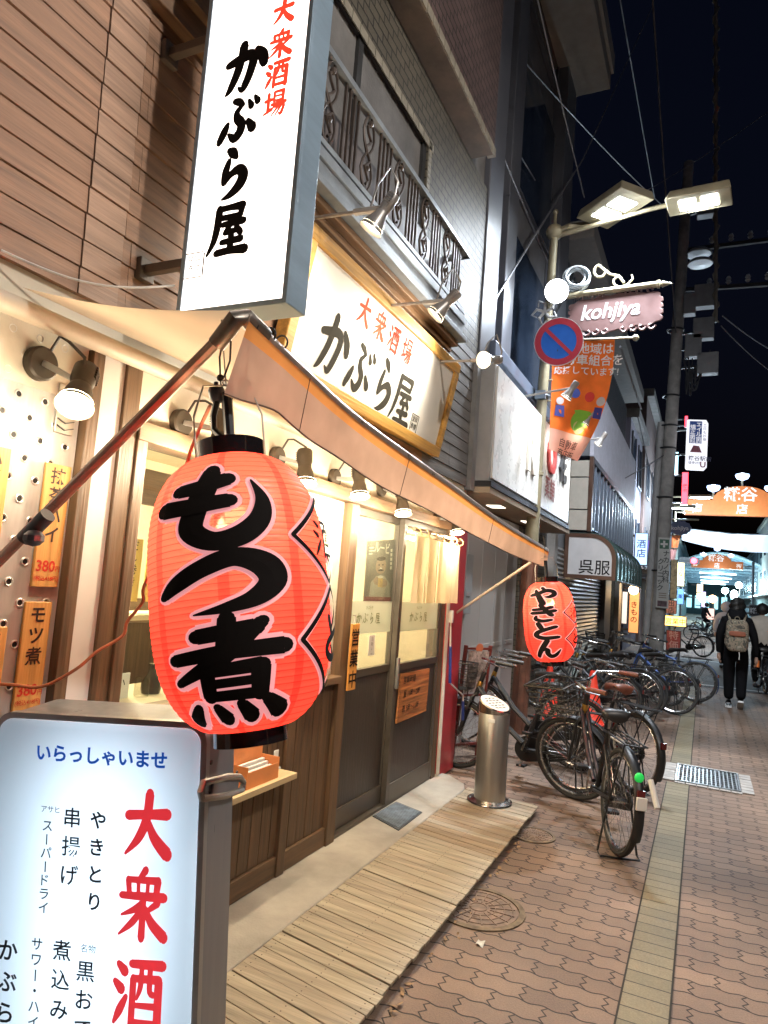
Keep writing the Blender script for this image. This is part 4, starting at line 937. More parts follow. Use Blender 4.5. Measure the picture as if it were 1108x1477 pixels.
for i, (s, lb) in enumerate((('だし巻き','yellow paper menu strip on the inner wall, the one nearest the window jamb'),('野菜串焼き','yellow paper menu strip with red lettering on the inner wall'),('おつまみ','yellow paper menu strip on the inner wall, nearest the lantern'))):
    y = 3.06 + i*.17; xw = W-1.145
    t = thing('menu_strip', lb, 'menu strip', (xw,y,1.5), 'paper menu strips inside')
    m = MB(); m.bx(xw,xw+.003,y,y+.13,1.38,1.76); m.build('paper', M('strip_yellow', (.62,.42,.12), .7), t)
    m = MB()
    for k, ch in enumerate(s): m.text(ch, (xw+.004,y+.065,1.75-k*.072), Y1, Z1, .066, .01, vert=True)
    m.build('lettering', REDI if i == 1 else INKB, t)
# ---- free-standing light box on the deck
P1 = EYE + ROT @ V(((300-CX)/F*1.85, (1044-CY)/F*1.85, 1.85))
wd_, up_, bk_ = V((.960,.274,.052)).normalized(), V((-.041,-.048,.998)).normalized(), V((-.275,.961,.035)).normalized()
SW, SD = .625, .20; SH = (P1.z-.06)/up_.z
so_ = P1 - wd_*SW                                        # upper left front corner
t = thing('standing_sign', 'standing white light box sign with rounded corners listing dishes in brush lettering, on the deck', 'light box sign', so_ - up_*SH + wd_*SW/2)
sp_ = lambda u, v, o=0.: so_ + wd_*u - up_*v - bk_*o     # u right, v down, o towards the viewer
def rounded(u0, v0, u1, v1, r, o):
    pts = []
    for cu, cv, a0 in ((u1-r,v0+r,-90),(u1-r,v1-r,0),(u0+r,v1-r,90),(u0+r,v0+r,180)):
        for k in range(7): a = radians(a0+15*k); pts.append(sp_(cu+r*cos(a), cv+r*sin(a), o))
    return pts
SALU = M('brushed_alu', (.22,.235,.26), .36, .5, var=.03, sc=3, st=(8,8,.4))
m = MB(); ra_, rb_ = rounded(0,0,SW,SH,.05,-SD), rounded(0,0,SW,SH,.05,0); n = len(ra_); m.add(ra_+rb_, [((i+1)%n,i,n+i,n+(i+1)%n) for i in range(n)]+[tuple(range(n-1,-1,-1))]); m.build('case', SALU, t)
m = MB()
outer, inner = rounded(-.004,-.004,SW+.004,SH,.052,.012), rounded(.012,.012,SW-.012,SH-.012,.042,.014)
n = len(outer); m.add(outer+inner, [(i,(i+1)%n,n+(i+1)%n,n+i) for i in range(n)]); back = rounded(-.004,-.004,SW+.004,SH,.052,-.012); m.add(outer+back, [((i+1)%n,i,n+i,n+(i+1)%n) for i in range(n)])
m.build('edge_trim', M('trim_alu', (.36,.38,.40), .35, .8), t)
SIGNC = cloth('lit_acrylic_cool', (.80,.83,.86), .72, var=.0)
lc = sp_(SW/2, SH*.5, -SD+.02); la = lamp('tube_light', 'AREA', lc, 1.9, (.70,.87,1.0), t, shape='RECTANGLE', size=.30, size_y=.95)
la.rotation_mode = 'QUATERNION'; la.rotation_quaternion = Mx((wd_, -up_, bk_)).transposed().to_quaternion() if False else (-bk_).to_track_quat('-Z','Y')
m = MB(); a = rounded(.010,.010,SW-.010,SH-.010,.042,.0); b_ = rounded(.012,.012,SW-.012,SH-.012,.042,.018); c_ = rounded(.030,.030,SW-.030,SH-.030,.036,.024); n = len(a)
m.add(a+b_+c_, [(i,(i+1)%n,n+(i+1)%n,n+i) for i in range(n)] + [(n+i,n+(i+1)%n,2*n+(i+1)%n,2*n+i) for i in range(n)] + [tuple(2*n+i for i in range(n))])
face = m.build('lit_face', SIGNC, t, smooth=20)
def spx(px, py):
    r = ray(px, py); nn = -bk_; return EYE + r*((sp_(0,0,.0255)-EYE).dot(nn)/r.dot(nn))
m = MB()
for ch, cp, s in (('大',(213,1190),.172),('衆',(206,1305),.178),('酒',(200,1432),.180),('場',(193,1560),.18)): put(m, ch, spx, cp, s, wd_, up_, .0005, .78, 1.35)
m.build('lettering', M('sign_red', (.80,.05,.06), .5, var=.03, emis=.22, ecol=(1,.05,.07)), face)
m = MB(); m.text('いらっしゃいませ', spx(52,1072), wd_, up_, .049, .03)
m.build('lettering', M('sign_blue', (.01,.10,.55), .5, var=.03, emis=.12, ecol=(0,.15,.9)), face)
SINK = M('sign_ink', (.012,.035,.06), .5, var=.1)
m = MB()
def col(s, px, size, bold=.012, gap=1.05): m.text(s, spx(*px), wd_, up_, size, bold, vert=True, gap=gap)
col('やきとり', (142,1170), .050, .024, 1.42); col('串揚げ', (105,1165), .056, .014, 1.35); col('スーパードライ', (69,1182), .034, .012, 1.06)
m.text('アサヒ', spx(59,1161), wd_, up_, .020, .006)
m.text('名物', spx(116,1361), wd_, up_, .023, .006)
col('黒おでん', (124,1386), .056, .014, 1.3); col('煮込み', (90,1356), .056, .014, 1.35); col('サワー・ハイボール', (54,1352), .036, .012, 1.12); col('かぶら屋', (13,1355), .060, .02, 1.35)
m.build('lettering', SINK, face)
m = MB()                                                 # oval grab handle across the side
hv = .165; hc = so_ + wd_*(SW+.012) - up_*hv
hp_ = [(-.085,-.022),(-.10,0),(-.085,.022),(.27,.022),(.31,0),(.27,-.022)]
ring_ = [hc + bk_*a + up_*(b-a*.30) for a, b in ((-.050,-.030),(-.060,-.012),(-.045,.010),(.12,.026),(SD+.02,.026),(SD+.055,.010),(SD+.045,-.012),(.12,-.026))]
m.tube(ring_, .0095, 8, closed=True); m.build('handle', M('handle_grey', (.28,.27,.25)), t)
m = MB(); m.box(hc + bk_*.12 - up_*.036 - wd_*.004, (.008,.20,.046), (wd_, (bk_-up_*.30).normalized(), (up_+bk_*.30).normalized())); m.build('handle_plate', SALU, t, bev=.003)
for a in (.03,.225):
    for b in (-.055,.03): MB().lathe([(0,.004),(.006,.003),(.007,0)], 10, so_ + wd_*SW + bk_*a - up_*(hv+b), wd_).build('screw', DKSTEEL, t)
m = MB()
for a in (.06,SW-.06):
    for b in (.04,SD-.04): m.cyl(so_ + wd_*a + bk_*b - up_*(SH+.006) - wd_*.012, so_ + wd_*a + bk_*b - up_*(SH+.006) + wd_*.012, .022)
m.build('castor', BLACK, t)
# ---- ashtray stand
ac = at_z(706,1156,.05); R_ = .118
t = thing('ashtray_stand', 'brushed steel cylinder ashtray with a slanted slotted white top at the deck end', 'ashtray', (ac.x,ac.y,.05))
m = MB(); nn = 40; cx, cy = ac.x, ac.y; tx = V((.80,-.45,0))      # the top slants down towards the street
zt = lambda a, r, z: z - (cos(a)*tx.x + sin(a)*tx.y)*r*.42
r_ = .116
def rg(r, z, slope): return [V((cx+cos(2*pi*i/nn)*r, cy+sin(2*pi*i/nn)*r, zt(2*pi*i/nn, r, z) if slope else z)) for i in range(nn)]
rings = [rg(r_,.06,0), rg(r_,.70,0), rg(r_*.985,.703,0)]
vs_ = []; [vs_.extend(q) for q in rings]
m.add(vs_, [(i*nn+j, i*nn+(j+1)%nn, (i+1)*nn+(j+1)%nn, (i+1)*nn+j) for i in range(2) for j in range(nn)]); m.build('drum', M('brushed_drum', (.40,.37,.33), .40, .9, var=.06, sc=4, st=(10,10,.3)), t)
m = MB(); rings = [rg(r_*1.01,.698,0), rg(r_*1.01,.76,1), rg(r_*.93,.768,1)]; vs_ = []; [vs_.extend(q) for q in rings]
m.add(vs_, [(i*nn+j, i*nn+(j+1)%nn, (i+1)*nn+(j+1)%nn, (i+1)*nn+j) for i in range(2) for j in range(nn)]); m.build('collar', M('bright_steel', (.6,.58,.55), .22, 1, var=.05), t)
m = MB(); m.poly(rg(r_*.93,.766,1)); m.build('top_plate', M('cream_enamel', (.66,.62,.54), .4), t)
m = MB(); rh_ = random.Random(8)
e1 = V((tx.y,-tx.x,0)).normalized(); e2 = V((tx.x,tx.y,0)).normalized()
for r in range(5):
    for c in range(3 if r in (0,4) else 4):
        a = (-1.5+c + (.5 if r in (0,4) else 0))*.036; b = (r-2)*.030; p = V((cx,cy,0)) + e1*a + e2*b
        z = .7675 - (e2.dot(tx))*b*.42 - e1.dot(tx)*a*.42
        dx_ = e1*.013 + e2*rh_.uniform(-.006,.006); dy2 = e2*.0065; sl = lambda q: V((q.x,q.y,z-((q-p).dot(tx))*.42))
        m.poly([sl(p-dx_-dy2), sl(p+dx_-dy2), sl(p+dx_+dy2), sl(p-dx_+dy2)])
m.build('slot', BLACK, t)
m = MB(); m.lathe([(r_,.052),(r_*1.40,.052),(r_*1.45,.056),(r_*1.42,.064),(r_*1.05,.075),(r_,.077)], 40, (cx,cy,0)); m.build('foot_flange', M('bright_steel', (.6,.58,.55)), t)
m = MB()
for k in range(4): a = k*pi/2+.4; MB().lathe([(0,.012),(.008,.010),(.010,0)], 8, (cx+cos(a)*r_*1.25, cy+sin(a)*r_*1.25, .066)).build('bolt', STEEL, t)
m = MB(); va = V((EYE.x-cx-.75, EYE.y-cy, 0)).normalized(); sd_ = V((-va.y,va.x,0)); c = V((cx,cy,.655)) + va*(r_+.001); m.box(c,(.050,.004,.028),(sd_,va,Z1)); m.build('label', WHITEW, t, bev=.002)
# ================================================================ THE OTHER HOUSES
GREYP = M('grey_metal_cladding', (.11,.115,.135), .5, .1, var=.1, sc=1.5)
GREYD = M('dark_grey_render', (.17,.175,.19), .8, var=.2, sc=2)
BLUEG = M('night_glass_blue', (.03,.045,.075), .12, .0, var=.3, sc=1)
PALEP = M('pale_door_panel', (.40,.38,.36), .45, var=.06, sc=2)
BROWNM = M('brown_metal', (.10,.05,.032), .4, .3, var=.15)
# ---- grey building next door
b = thing('grey_building', 'tall grey clad building with pale steel doors, between the izakaya and the kimono shop', 'building', (-2.3, 8.1, 0))
m = MB(); m.bx(-7,-2.27,5.99,10.4,0,13); m.build('wall', GREYD, b)
m = MB(); m.bx(-2.269,-1.98,5.995,6.46,2.64,13); m.build('pilaster', GREYP, b, bev=.01)
m = MB(); m.bx(-2.268,-2.10,7.1,7.5,3.9,13); m.build('pilaster', GREYP, b, bev=.01)
m = MB(); m.bx(-2.268,-2.06,9.7,10.38,3.9,13); m.build('pilaster', GREYP, b, bev=.01)
for y in (6.32, 7.52):
    for z in (4.1, 6.6, 9.2):
        m = MB(); m.bx(-2.268,-2.22,y+.06,(7.06 if y<7 else 9.66),z,z+1.9); f = m.build('window', BLUEG, b)
        m = MB(); m.bx(-2.268,-2.205,y+.02,y+.06,z-.05,z+1.95); m.bx(-2.268,-2.205,(7.06 if y<7 else 9.66),(7.09 if y<7 else 9.69),z-.05,z+1.95); m.bx(-2.268,-2.20,y+.06,(7.06 if y<7 else 9.66),z-.05,z); m.build('frame', GREYP, f)
m = MB(); m.bx(-2.27,-1.92,6.31,10.0,3.90,4.06); m.build('bay_ledge', M('blue_grey_ledge', (.13,.16,.22), .5, .2), b, bev=.01)
m = MB(); m.bx(-2.27,-1.55,6.0,10.4,9.6,9.85); m.bx(-2.27,-1.50,6.0,10.4,9.85,10.15); m.build('eave', M('beige_soffit', (.30,.27,.23), .8, var=.1), b)
m = MB(); m.tube([(-2.2,6.75,4.1),(-2.2,6.75,9.5)], .05, 8); m.build('drainpipe', GREYP, b)
# ground floor: trims, doors, soffit
m = MB(); m.bx(-2.269,-2.10,5.992,6.10,0,2.47); m.bx(-2.269,-2.16,6.16,6.24,0,2.47); m.build('door_jamb', M('pinkish_metal', (.36,.27,.24), .4, .4), b, bev=.004)
m = MB()
for i in range(5): m.bx(-2.269,-2.225,6.26+i*.52,6.26+i*.52+.512,.03,2.47)
for i in range(5): m.bx(-2.2245,-2.215,6.34+i*.52,6.26+i*.52+.43,.95,1.0)
m.build('steel_door', PALEP, b, bev=.005)
m = MB(); m.bx(-2.222,-2.16,6.55,6.78,1.35,1.95); m.bx(-2.222,-2.15,6.60,6.72,1.52,1.58); m.build('meter_box', M('meter_grey', (.30,.32,.33), .5), b, bev=.008)
m = MB(); m.bx(-2.269,-2.2,8.9,10.4,0,2.47); m.build('tile_pier', TILE, b, smooth=0)
m = MB(); m.bx(-2.27,-1.80,5.995,10.1,2.49,2.545); m.build('canopy_soffit', M('tan_soffit', (.32,.25,.18), .6, var=.15), b)
for y in (6.9, 8.4):
    m = MB(); m.bx(-2.1,-1.95,y,y+.22,2.483,2.489); m.build('downlight', glow('soft_downlight', (1,.9,.75), 1.2), b)
t = thing('shop_sign_box', 'wide white shop fascia sign with raised letters, lit from arm lamps, beyond the izakaya', 'sign board', (-1.95,8.0,2.55))
m = MB(); m.bx(-2.25,-1.82,6.02,9.98,2.60,3.72); m.build('case', M('sign_case_pale', (.42,.42,.42), .5, .2, var=.1), t, bev=.008)
m = MB(); m.bx(-1.819,-1.80,6.05,9.95,2.635,3.70); m.build('face', M('fascia_white', (.74,.74,.72), .3, var=.03), t)
m = MB(); m.bx(-2.26,-1.79,6.0,10.0,2.55,2.60); m.build('lower_trim', M('black_trim', (.03,.03,.035), .4), t)
sg = lambda px, py: at_x(px, py, -1.798)
def solid_text(mb, s, o, size, bold, vert=False, d=.03, mat=None):
    vs, fs = glyphs(s, bold); x0 = min(p[0] for p in vs); x1 = max(p[0] for p in vs); o = V(o)
    P = [o + Y1*((p[0]-(x0+x1)/2)*size) + Z1*((p[1]-.38)*size) for p in vs]
    mb.add([p + X1*d for p in P], fs)
    ed = {}
    for f in fs:
        for i in range(len(f)):
            k = (f[i], f[(i+1)%len(f)]); ed[k] = 1
    for (a, c) in list(ed):
        if (c, a) not in ed: mb.add([P[a], P[c], P[c]+X1*d, P[a]+X1*d], [(0,1,2,3)])
for s, px, size, mt in (('R',(766,650),.62,WHITEW),('O',(795,655),.62,M('pinkish_red_letter',(.62,.10,.10),.4)),('花',(811,672),.50,M('grey_letter',(.07,.07,.075),.4,.2))):
    m = MB(); solid_text(m, s, sg(*px), size, .03); m.build('letter', mt, t, smooth=0)
m = MB(); c = sg(793,708); m.text('薬舗', c+V((.003,-.30,.17)), Y1, Z1, .30, .02); m.build('lettering', M('maroon_letter',(.30,.08,.07),.5), t)
for i, (mx, hx, lb) in enumerate((((826,636),(847,612),'grey arm lamp over the white fascia sign, nearest of the three'),((826,658),(862,618),'grey arm lamp over the white fascia sign, middle of the three'),((826,672),(869,640),'grey arm lamp over the white fascia sign, farthest of the three'))):
    y = (7.2, 8.4, 9.6)[i]; wp = V((-1.85,y,3.73)); hp = V((-1.32,y,3.80))
    tt = thing('arm_lamp', lb, 'spotlight', wp, 'arm lamps over the white fascia sign')
    m = MB(); m.tube([wp, hp], .012, 8); m.cyl(wp-Z1*.02,wp+X1*.02,.03); m.build('arm', LGREY, tt)
    spot_head(tt, hp, (-.55,0,-.83), LGREY, .10, .030, .062, 15, (1,.95,.86), 120, glow('white_bulb', (1,.95,.85), 14.0))
# ---- kimono shop
b = thing('kimono_shop', 'kimono shop with a rolled shutter, vertical louvres above and blue reflections in its glass', 'building', (-2.2, 15.5, 0))
m = MB(); m.bx(-8,-2.2,10.42,20.2,0,7.2); m.build('wall', GREYD, b)
m = MB(); z = .05
while z < 2.35: m.add([(-2.198,10.75,z),(-2.170,10.75,z+.03),(-2.198,10.75,z+.075),(-2.198,16.6,z),(-2.170,16.6,z+.03),(-2.198,16.6,z+.075)], [(0,3,4,1),(1,4,5,2),(0,1,2),(5,4,3)]); z += .078
m.build('shutter', M('shutter_steel', (.26,.27,.27), .45, .5, var=.15), b, smooth=0)
for a_, b_ in ((10.5,10.74),(16.62,17.7),(19.5,20.15)):
    m = MB(); m.bx(-2.2,-2.08,a_,b_,0,2.75); m.build('pier', M('grey_stone_pier', (.27,.26,.25), .6, var=.15), b)
m = MB(); m.bx(-2.199,-2.19,17.72,19.48,.1,2.6); m.build('show_window', glass('shop_glass', (.6,.65,.7)), b)
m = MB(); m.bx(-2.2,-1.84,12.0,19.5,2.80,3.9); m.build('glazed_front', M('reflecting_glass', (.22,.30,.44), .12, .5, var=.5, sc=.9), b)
m = MB()
for i in range(16): y = 12.0+i*.5; m.bx(-1.839,-1.80,y-.02,y+.02,2.82,3.93)
m.bx(-1.839,-1.79,12.0,19.55,3.931,4.02); m.build('mullion', M('blue_grey_mullion', (.16,.19,.24), .4, .4), b)
m = MB(); m.bx(-2.2,-1.86,12.0,19.5,4.03,5.35); m.build('louvre_back', GREYD, b)
m = MB()
for i in range(62): y = 12.02+i*.121; m.bx(-1.859,-1.79,y,y+.05,4.03,5.35)
m.build('louvre', M('lilac_louvre', (.5,.5,.58), .5, .1), b)
m = MB()
for i in range(50): y = 10.6+i*.19; m.bx(-2.199,-2.13,y,y+.05,5.4,7.0)
m.build('upper_grille', M('dark_grille', (.06,.07,.085), .5, .4), b)
m = MB(); m.bx(-2.2,-1.7,10.45,20.2,7.2,7.5); m.build('parapet', M('pale_parapet', (.26,.25,.24), .7), b)
# cream signboards above the canopy end
for k, (z0, z1) in enumerate(((2.72,3.06),(3.08,3.62),(3.64,3.92))):
    m = MB(); m.bx(-2.14,-1.83,11.86,11.92,z0,z1); m.build('end_panel', M('cream_panel', (.46,.42,.36), .5, var=.08), b, bev=.004)
m = MB(); m.bx(-1.829,-1.76,11.84,11.98,2.70,3.98); m.bx(-2.18,-2.142,11.84,11.98,2.70,3.98); m.build('end_post', BROWNM, b, bev=.004)
# arched canopy
t = thing('shop_canopy', 'quarter-round ribbed glass canopy over the kimono shop entrance, with a white end board', 'canopy', (-1.75,13.5,1.9))
cx0, cx1, cz0, cz1 = -2.17, -1.33, 1.90, 2.66; ra = .42
def arc(n=9, ins=0.): return [(cx1-ra+(ra-ins)*cos(a), cz1-ra+(ra-ins)*sin(a)) for a in [pi/2*i/n for i in range(n+1)]]
def prof_(ins): return [(cx0+ins,cz0+ins),(cx1-ins,cz0+ins)] + arc(9,ins) + [(cx0+ins,cz1-ins)]
m = MB(); po, pi_ = prof_(0), prof_(.065); n = len(po)
for y0, y1 in ((11.80,11.86),):
    vs_ = [(x,y0,z) for x,z in po]+[(x,y0,z) for x,z in pi_]+[(x,y1,z) for x,z in po]+[(x,y1,z) for x,z in pi_]
    m.add(vs_, [f for i in range(n) for j in ((i+1)%n,) for f in ((i,j,n+j,n+i),(2*n+j,2*n+i,3*n+i,3*n+j),(j,i,2*n+i,2*n+j),(n+i,n+j,3*n+j,3*n+i))])
m.build('end_frame', BROWNM, t)
m = MB(); m.prism([(x,11.815,z) for x,z in pi_], (0,.03,0)); eb = m.build('end_board', M('board_pale', (.52,.50,.50), .5, var=.05), t)
m = MB(); m.text('呉服', (-1.935,11.812,2.225), X1, Z1, .26, .009); m.build('lettering', INK, eb)
cw = arc(9); m = MB(); m.grid(lambda u, v: V((cw[round(u*9)][0], 11.87+v*4.9, cw[round(u*9)][1])), 9, 1); m.grid(lambda u, v: V((cx1-.002+.0*u, 11.87+v*4.9, cz0+(cz1-ra-cz0)*u)), 2, 1); m.grid(lambda u, v: V((cx0+(cx1-ra-cx0)*u, 11.87+v*4.9, cz1)), 2, 1)
m.build('glazing', M('green_glazing', (.16,.24,.23), .15, .2, var=.2, sc=2), t)
m = MB()
for i in range(9): y = 11.9+i*.6; m.tube([(cx1+.006,y,cz0)]+[(x+.006*cos(pi/2*k/9),y,z+.006*sin(pi/2*k/9)) for k,(x,z) in enumerate(cw)]+[(cx0,y,cz1+.006)], .016, 6)
m.tube([(cx1+.01,11.87,cz0),(cx1+.01,16.77,cz0)], .022, 6); m.build('rib', M('dark_green_rib', (.05,.09,.085), .4, .4), t)
# small warm globe and posters beside the entrance
t = thing('wall_globe_lamp', 'small warm globe lamp under the far end of the glass canopy', 'lamp', at_y(914,851,19.9))
p = at_y(914,851,19.9); m = MB(); m.ball(p,.13,14); m.build('globe', glow('warm_globe', (1,.72,.38), 6), t); lamp('globe_light','POINT',p+V((.3,-.2,-.1)),14,(1,.65,.32),t,shadow_soft_size=.1)
m = MB(); m.beam(p+V((-.25,0,.05)),p,.03,.03); m.build('bracket', BROWNM, t)
# ---- further houses, left side
def house(label, y0, y1, x, h, mt, floors=3, lit=(), winmat=None):
    b = thing('town_house', label, 'building', (x,(y0+y1)/2,0))
    m = MB(); m.bx(x-6,x,y0,y1,0,h); m.build('wall', mt, b)
    for k in range(floors):
        z = 3.0+k*2.7
        if z+1.5 > h: break
        n = max(1, int((y1-y0)/2.2))
        for i in range(n):
            yc = y0+(y1-y0)*(i+.5)/n
            m = MB(); m.bx(x+.001,x+.02,yc-.6,yc+.6,z,z+1.4); f = m.build('window', winmat or BLUEG, b)
            m = MB(); m.bx(x+.001,x+.05,yc-.66,yc-.6,z-.06,z+1.46); m.bx(x+.001,x+.05,yc+.6,yc+.66,z-.06,z+1.46); m.bx(x+.001,x+.06,yc-.6,yc+.6,z-.07,z); m.build('frame', GREYP, f)
    m = MB(); m.bx(x-.2,x+.25,y0+.02,y1-.02,h,h+.3); m.build('parapet', CONCD, b)
    m = MB(); m.bx(x+.001,x+.7,y0+.2,y1-.2,2.45,2.6); m.build('awning_slab', GREYP, b)
    return b
LAV = M('lavender_render', (.22,.21,.27), .8, var=.15, sc=1)
house('dark narrow house with lavender walls, just past the kimono shop', 23.0, 27.5, -2.3, 7.5, LAV)
house('brown rendered house standing behind the utility pole', 27.6, 33.5, -2.2, 9.5, M('brown_render', (.14,.09,.08), .8, var=.2))
house('grey shop building on the left before the second arch', 33.7, 44, -2.2, 8, GREYD)
house('pale shop building on the left beyond the second arch', 60, 82, -2.3, 7, M('pale_render', (.30,.30,.30), .8, var=.1))
house('teal grey building far off on the left of the street', 83, 112, -2.4, 8, M('teal_render', (.14,.2,.2), .8, var=.1))
XR = 4.4
def house_r(label, y0, y1, h, mt):
    b = thing('town_house', label, 'building', (XR,(y0+y1)/2,0))
    m = MB(); m.bx(XR,XR+7,y0,y1,0,h); m.build('wall', mt, b)
    for k in range(3):
        for i in range(int((y1-y0)/4)):
            yc = y0+2+i*4; z = 3.2+k*2.8
            if z+1.5 > h: continue
            m = MB(); m.bx(XR-.02,XR-.001,yc-.9,yc+.9,z,z+1.5); m.build('window', BLUEG, b)
    m = MB(); m.bx(XR-.9,XR-.001,y0+.3,y1-.3,2.5,2.65); m.build('awning_slab', GREYP, b)
    m = MB(); m.bx(XR-.15,XR+.3,y0,y1,h,h+.3); m.build('parapet', CONCD, b)
house_r('grey concrete house on the right side of the street, nearer', 46, 72, 8.6, M('right_render', (.23,.23,.24), .8, var=.12))
house_r('darker house on the right side of the street, farther', 73, 108, 7, GREYD)
# arcade roof beyond the second arch
b = thing('arcade_roof', 'bluish translucent arcade roof on steel trusses beyond the second arch', 'arcade roof', (1.0,80,0))
m = MB(); m.grid(lambda u, v: V((-2.2+6.6*u, 68+50*v, 5.4+1.0*sin(pi*u))), 10, 1); m.build('roof_sheet', cloth('arcade_sheet', (.45,.55,.65), .5), b)
for i in range(9):
    y = 68+i*6
    m = MB(); m.beam((-2.3,y,4.9),(4.5,y,4.9),.12,.16); m.tube([(-2.2+6.6*q/10, y, 5.3+1.0*sin(pi*q/10)) for q in range(11)], .07, 6)
    for q in range(1,10): m.beam((-2.2+.66*q,y,4.95),(-2.2+.66*(q+(1 if q%2 else 0)),y,5.3+1.0*sin(pi*(q+(1 if q%2 else 0))/10)),.05,.05)
    m.build('truss', M('truss_blue', (.25,.32,.38), .5, .3), b)
for y in (72,84,96,108):
    m = MB(); m.beam((-.5,y+2,4.7),(2.7,y+2,4.7),.12,.10); m.build('tube_lamp', glow('tube_cyan', (.55,.9,1), 5), b); lamp('tube_light', 'POINT', (1.1,y+2,4.4), 420, (.5,.85,1), b, shadow_soft_size=.5)
# street end
b = thing('end_building', 'dark teal building closing the far end of the street', 'building', (1.0,125,0))
m = MB(); m.bx(-9,12,124,132,0,9); m.build('wall', M('end_render', (.05,.09,.10), .8, var=.2), b)
m = MB()
for i in range(9): m.bx(-4+i*1.3,-3.2+i*1.3,123.9,123.99,1,3)
m.build('lit_shop_front', glow('far_shop_light', (.35,.75,.85), .7), b)
# ================================================================ STREET FURNITURE
def pxm(Y): return V((0,0,0))
CREAM = M('cream_pole_paint', (.30,.26,.17), .45, .1, var=.15, sc=6)
LED = glow('led_white', (.86,.95,1.0), 16.0)
# ---- lamp post with two LED heads
LY = 8.0
base = V((at_y(747,1040,LY).x, LY, 0)); top_ = at_y(800,335,LY)
t = thing('street_lamp', 'cream street lamp post with two flat LED heads, wrapped brown at its foot', 'street lamp', base)
pj = base.lerp(top_, .50)
m = MB(); m.cyl(base.lerp(top_,.36), pj, .080, .072, 20); m.lathe([(.072,0),(.082,.005),(.082,.045),(.072,.05)], 20, pj-(top_-base).normalized()*.02, top_-base); m.cyl(pj, base.lerp(top_,.78), .066, .060, 20); m.cyl(base.lerp(top_,.78), top_, .052, .048, 20); m.build('post', CREAM, t)
m = MB(); m.cyl(base, base.lerp(top_,.3599), .095, .090, 24)
for k in range(8): a = k*pi/4; q = V((cos(a),sin(a),0))*.094; m.tube([base+q, base.lerp(top_,.359)+q*.95], .006, 5)
m.build('foot_wrap', M('brown_wrap', (.13,.055,.035), .5, var=.3, sc=9), t)
m = MB(); m.ball(top_, .105, 16, (1,1,.95)); m.cyl(top_, top_+Z1*.24, .02); m.ball(top_+Z1*.26,.035,8); m.build('cap', CREAM, t)
def led_head(c, ldir, L, Wd, tilt=0.):  # uses the current lamp t
    c = V(c); x = V(ldir).normalized(); y = Z1.cross(x); z = Z1*cos(tilt) + y*sin(tilt); y = z.cross(x)
    m = MB(); po = [(-L/2,-Wd/2),(-L/2+.09,-Wd/2-.0),(L/2,-Wd/2),(L/2,Wd/2),(-L/2,Wd/2)]
    P = lambda u, v, w: c + x*u + y*v + z*w
    lo = [P(-L/2,-Wd/2,0),P(L/2,-Wd/2,0),P(L/2,Wd/2,0),P(-L/2,Wd/2,0)]; hi = [P(-L/2+.05,-Wd/2+.02,.10),P(L/2-.02,-Wd/2+.02,.10),P(L/2-.02,Wd/2-.02,.10),P(-L/2+.05,Wd/2-.02,.10)]
    m.add(lo+hi, [(3,2,1,0),(4,5,6,7),(0,1,5,4),(1,2,6,5),(2,3,7,6),(3,0,4,7)]); hd = m.build('lamp_head', CREAM, t, bev=.012)
    for s in (-.17, .17):
        m = MB(); q = [P(s*L-.13*L,-.27*Wd,-.003),P(s*L+.13*L,-.27*Wd,-.003),P(s*L+.13*L,.27*Wd,-.003),P(s*L-.13*L,.27*Wd,-.003)]; m.prism(q[::-1], -z*.004); m.build('led_panel', LED, hd)
    return P
h1, h2 = at_y(886,302,7.75), at_y(1008,292,7.85)
P_ = led_head(h1, (.75,-.66,.0), .76, .48); a1 = P_(-.37,0,.04)
P2_ = led_head(h2, (1,-.08,.0), .66, .40); a2 = P2_(-.32,0,.04)
m = MB(); m.tube([top_, top_+V((.18,-.05,.02)), a1+V((-.05,.06,0)), a1], [.035,.033,.028,.026], 10); m.tube([top_+V((.05,0,-.05)), top_.lerp(a2,.4)+Z1*-.03, a2+V((-.22,0,-.02)), a2], [.032,.030,.028,.026], 10); m.build('arm', CREAM, t)
for h, tl in ((h1, V((.55,-.15,-1))), (h2, V((.05,.75,-1)))): lamp('led_light', 'SPOT', V(h)-Z1*.03, 500, (.84,.92,1.0), t, spot_size=radians(168), spot_blend=.8, shadow_soft_size=.15, aim=V(h)+tl)
# ---- added lamp post, out of view across the street, brightening sign sides, siding, paving
t = thing('street_lamp', 'cream street lamp post with one flat LED head on the right side of the street', 'street lamp', (4.0,1.2,0))
m = MB(); m.tube([(4.0,1.2,0),(4.0,1.2,3.0),(4.0,1.2,6.1)], [.085,.07,.05], 16); m.tube([(4.0,1.2,6.0),(3.7,1.25,6.12),(3.2,1.3,6.15)], .028, 8); m.build('post', CREAM, t)
led_head((2.95,1.3,6.1), (-1,.05,0), .66, .40)
lamp('led_light', 'SPOT', (2.95,1.3,6.06), 480, (1,.93,.86), t, spot_size=radians(172), spot_blend=.5, shadow_soft_size=.15, aim=(-.6,3.2,0))
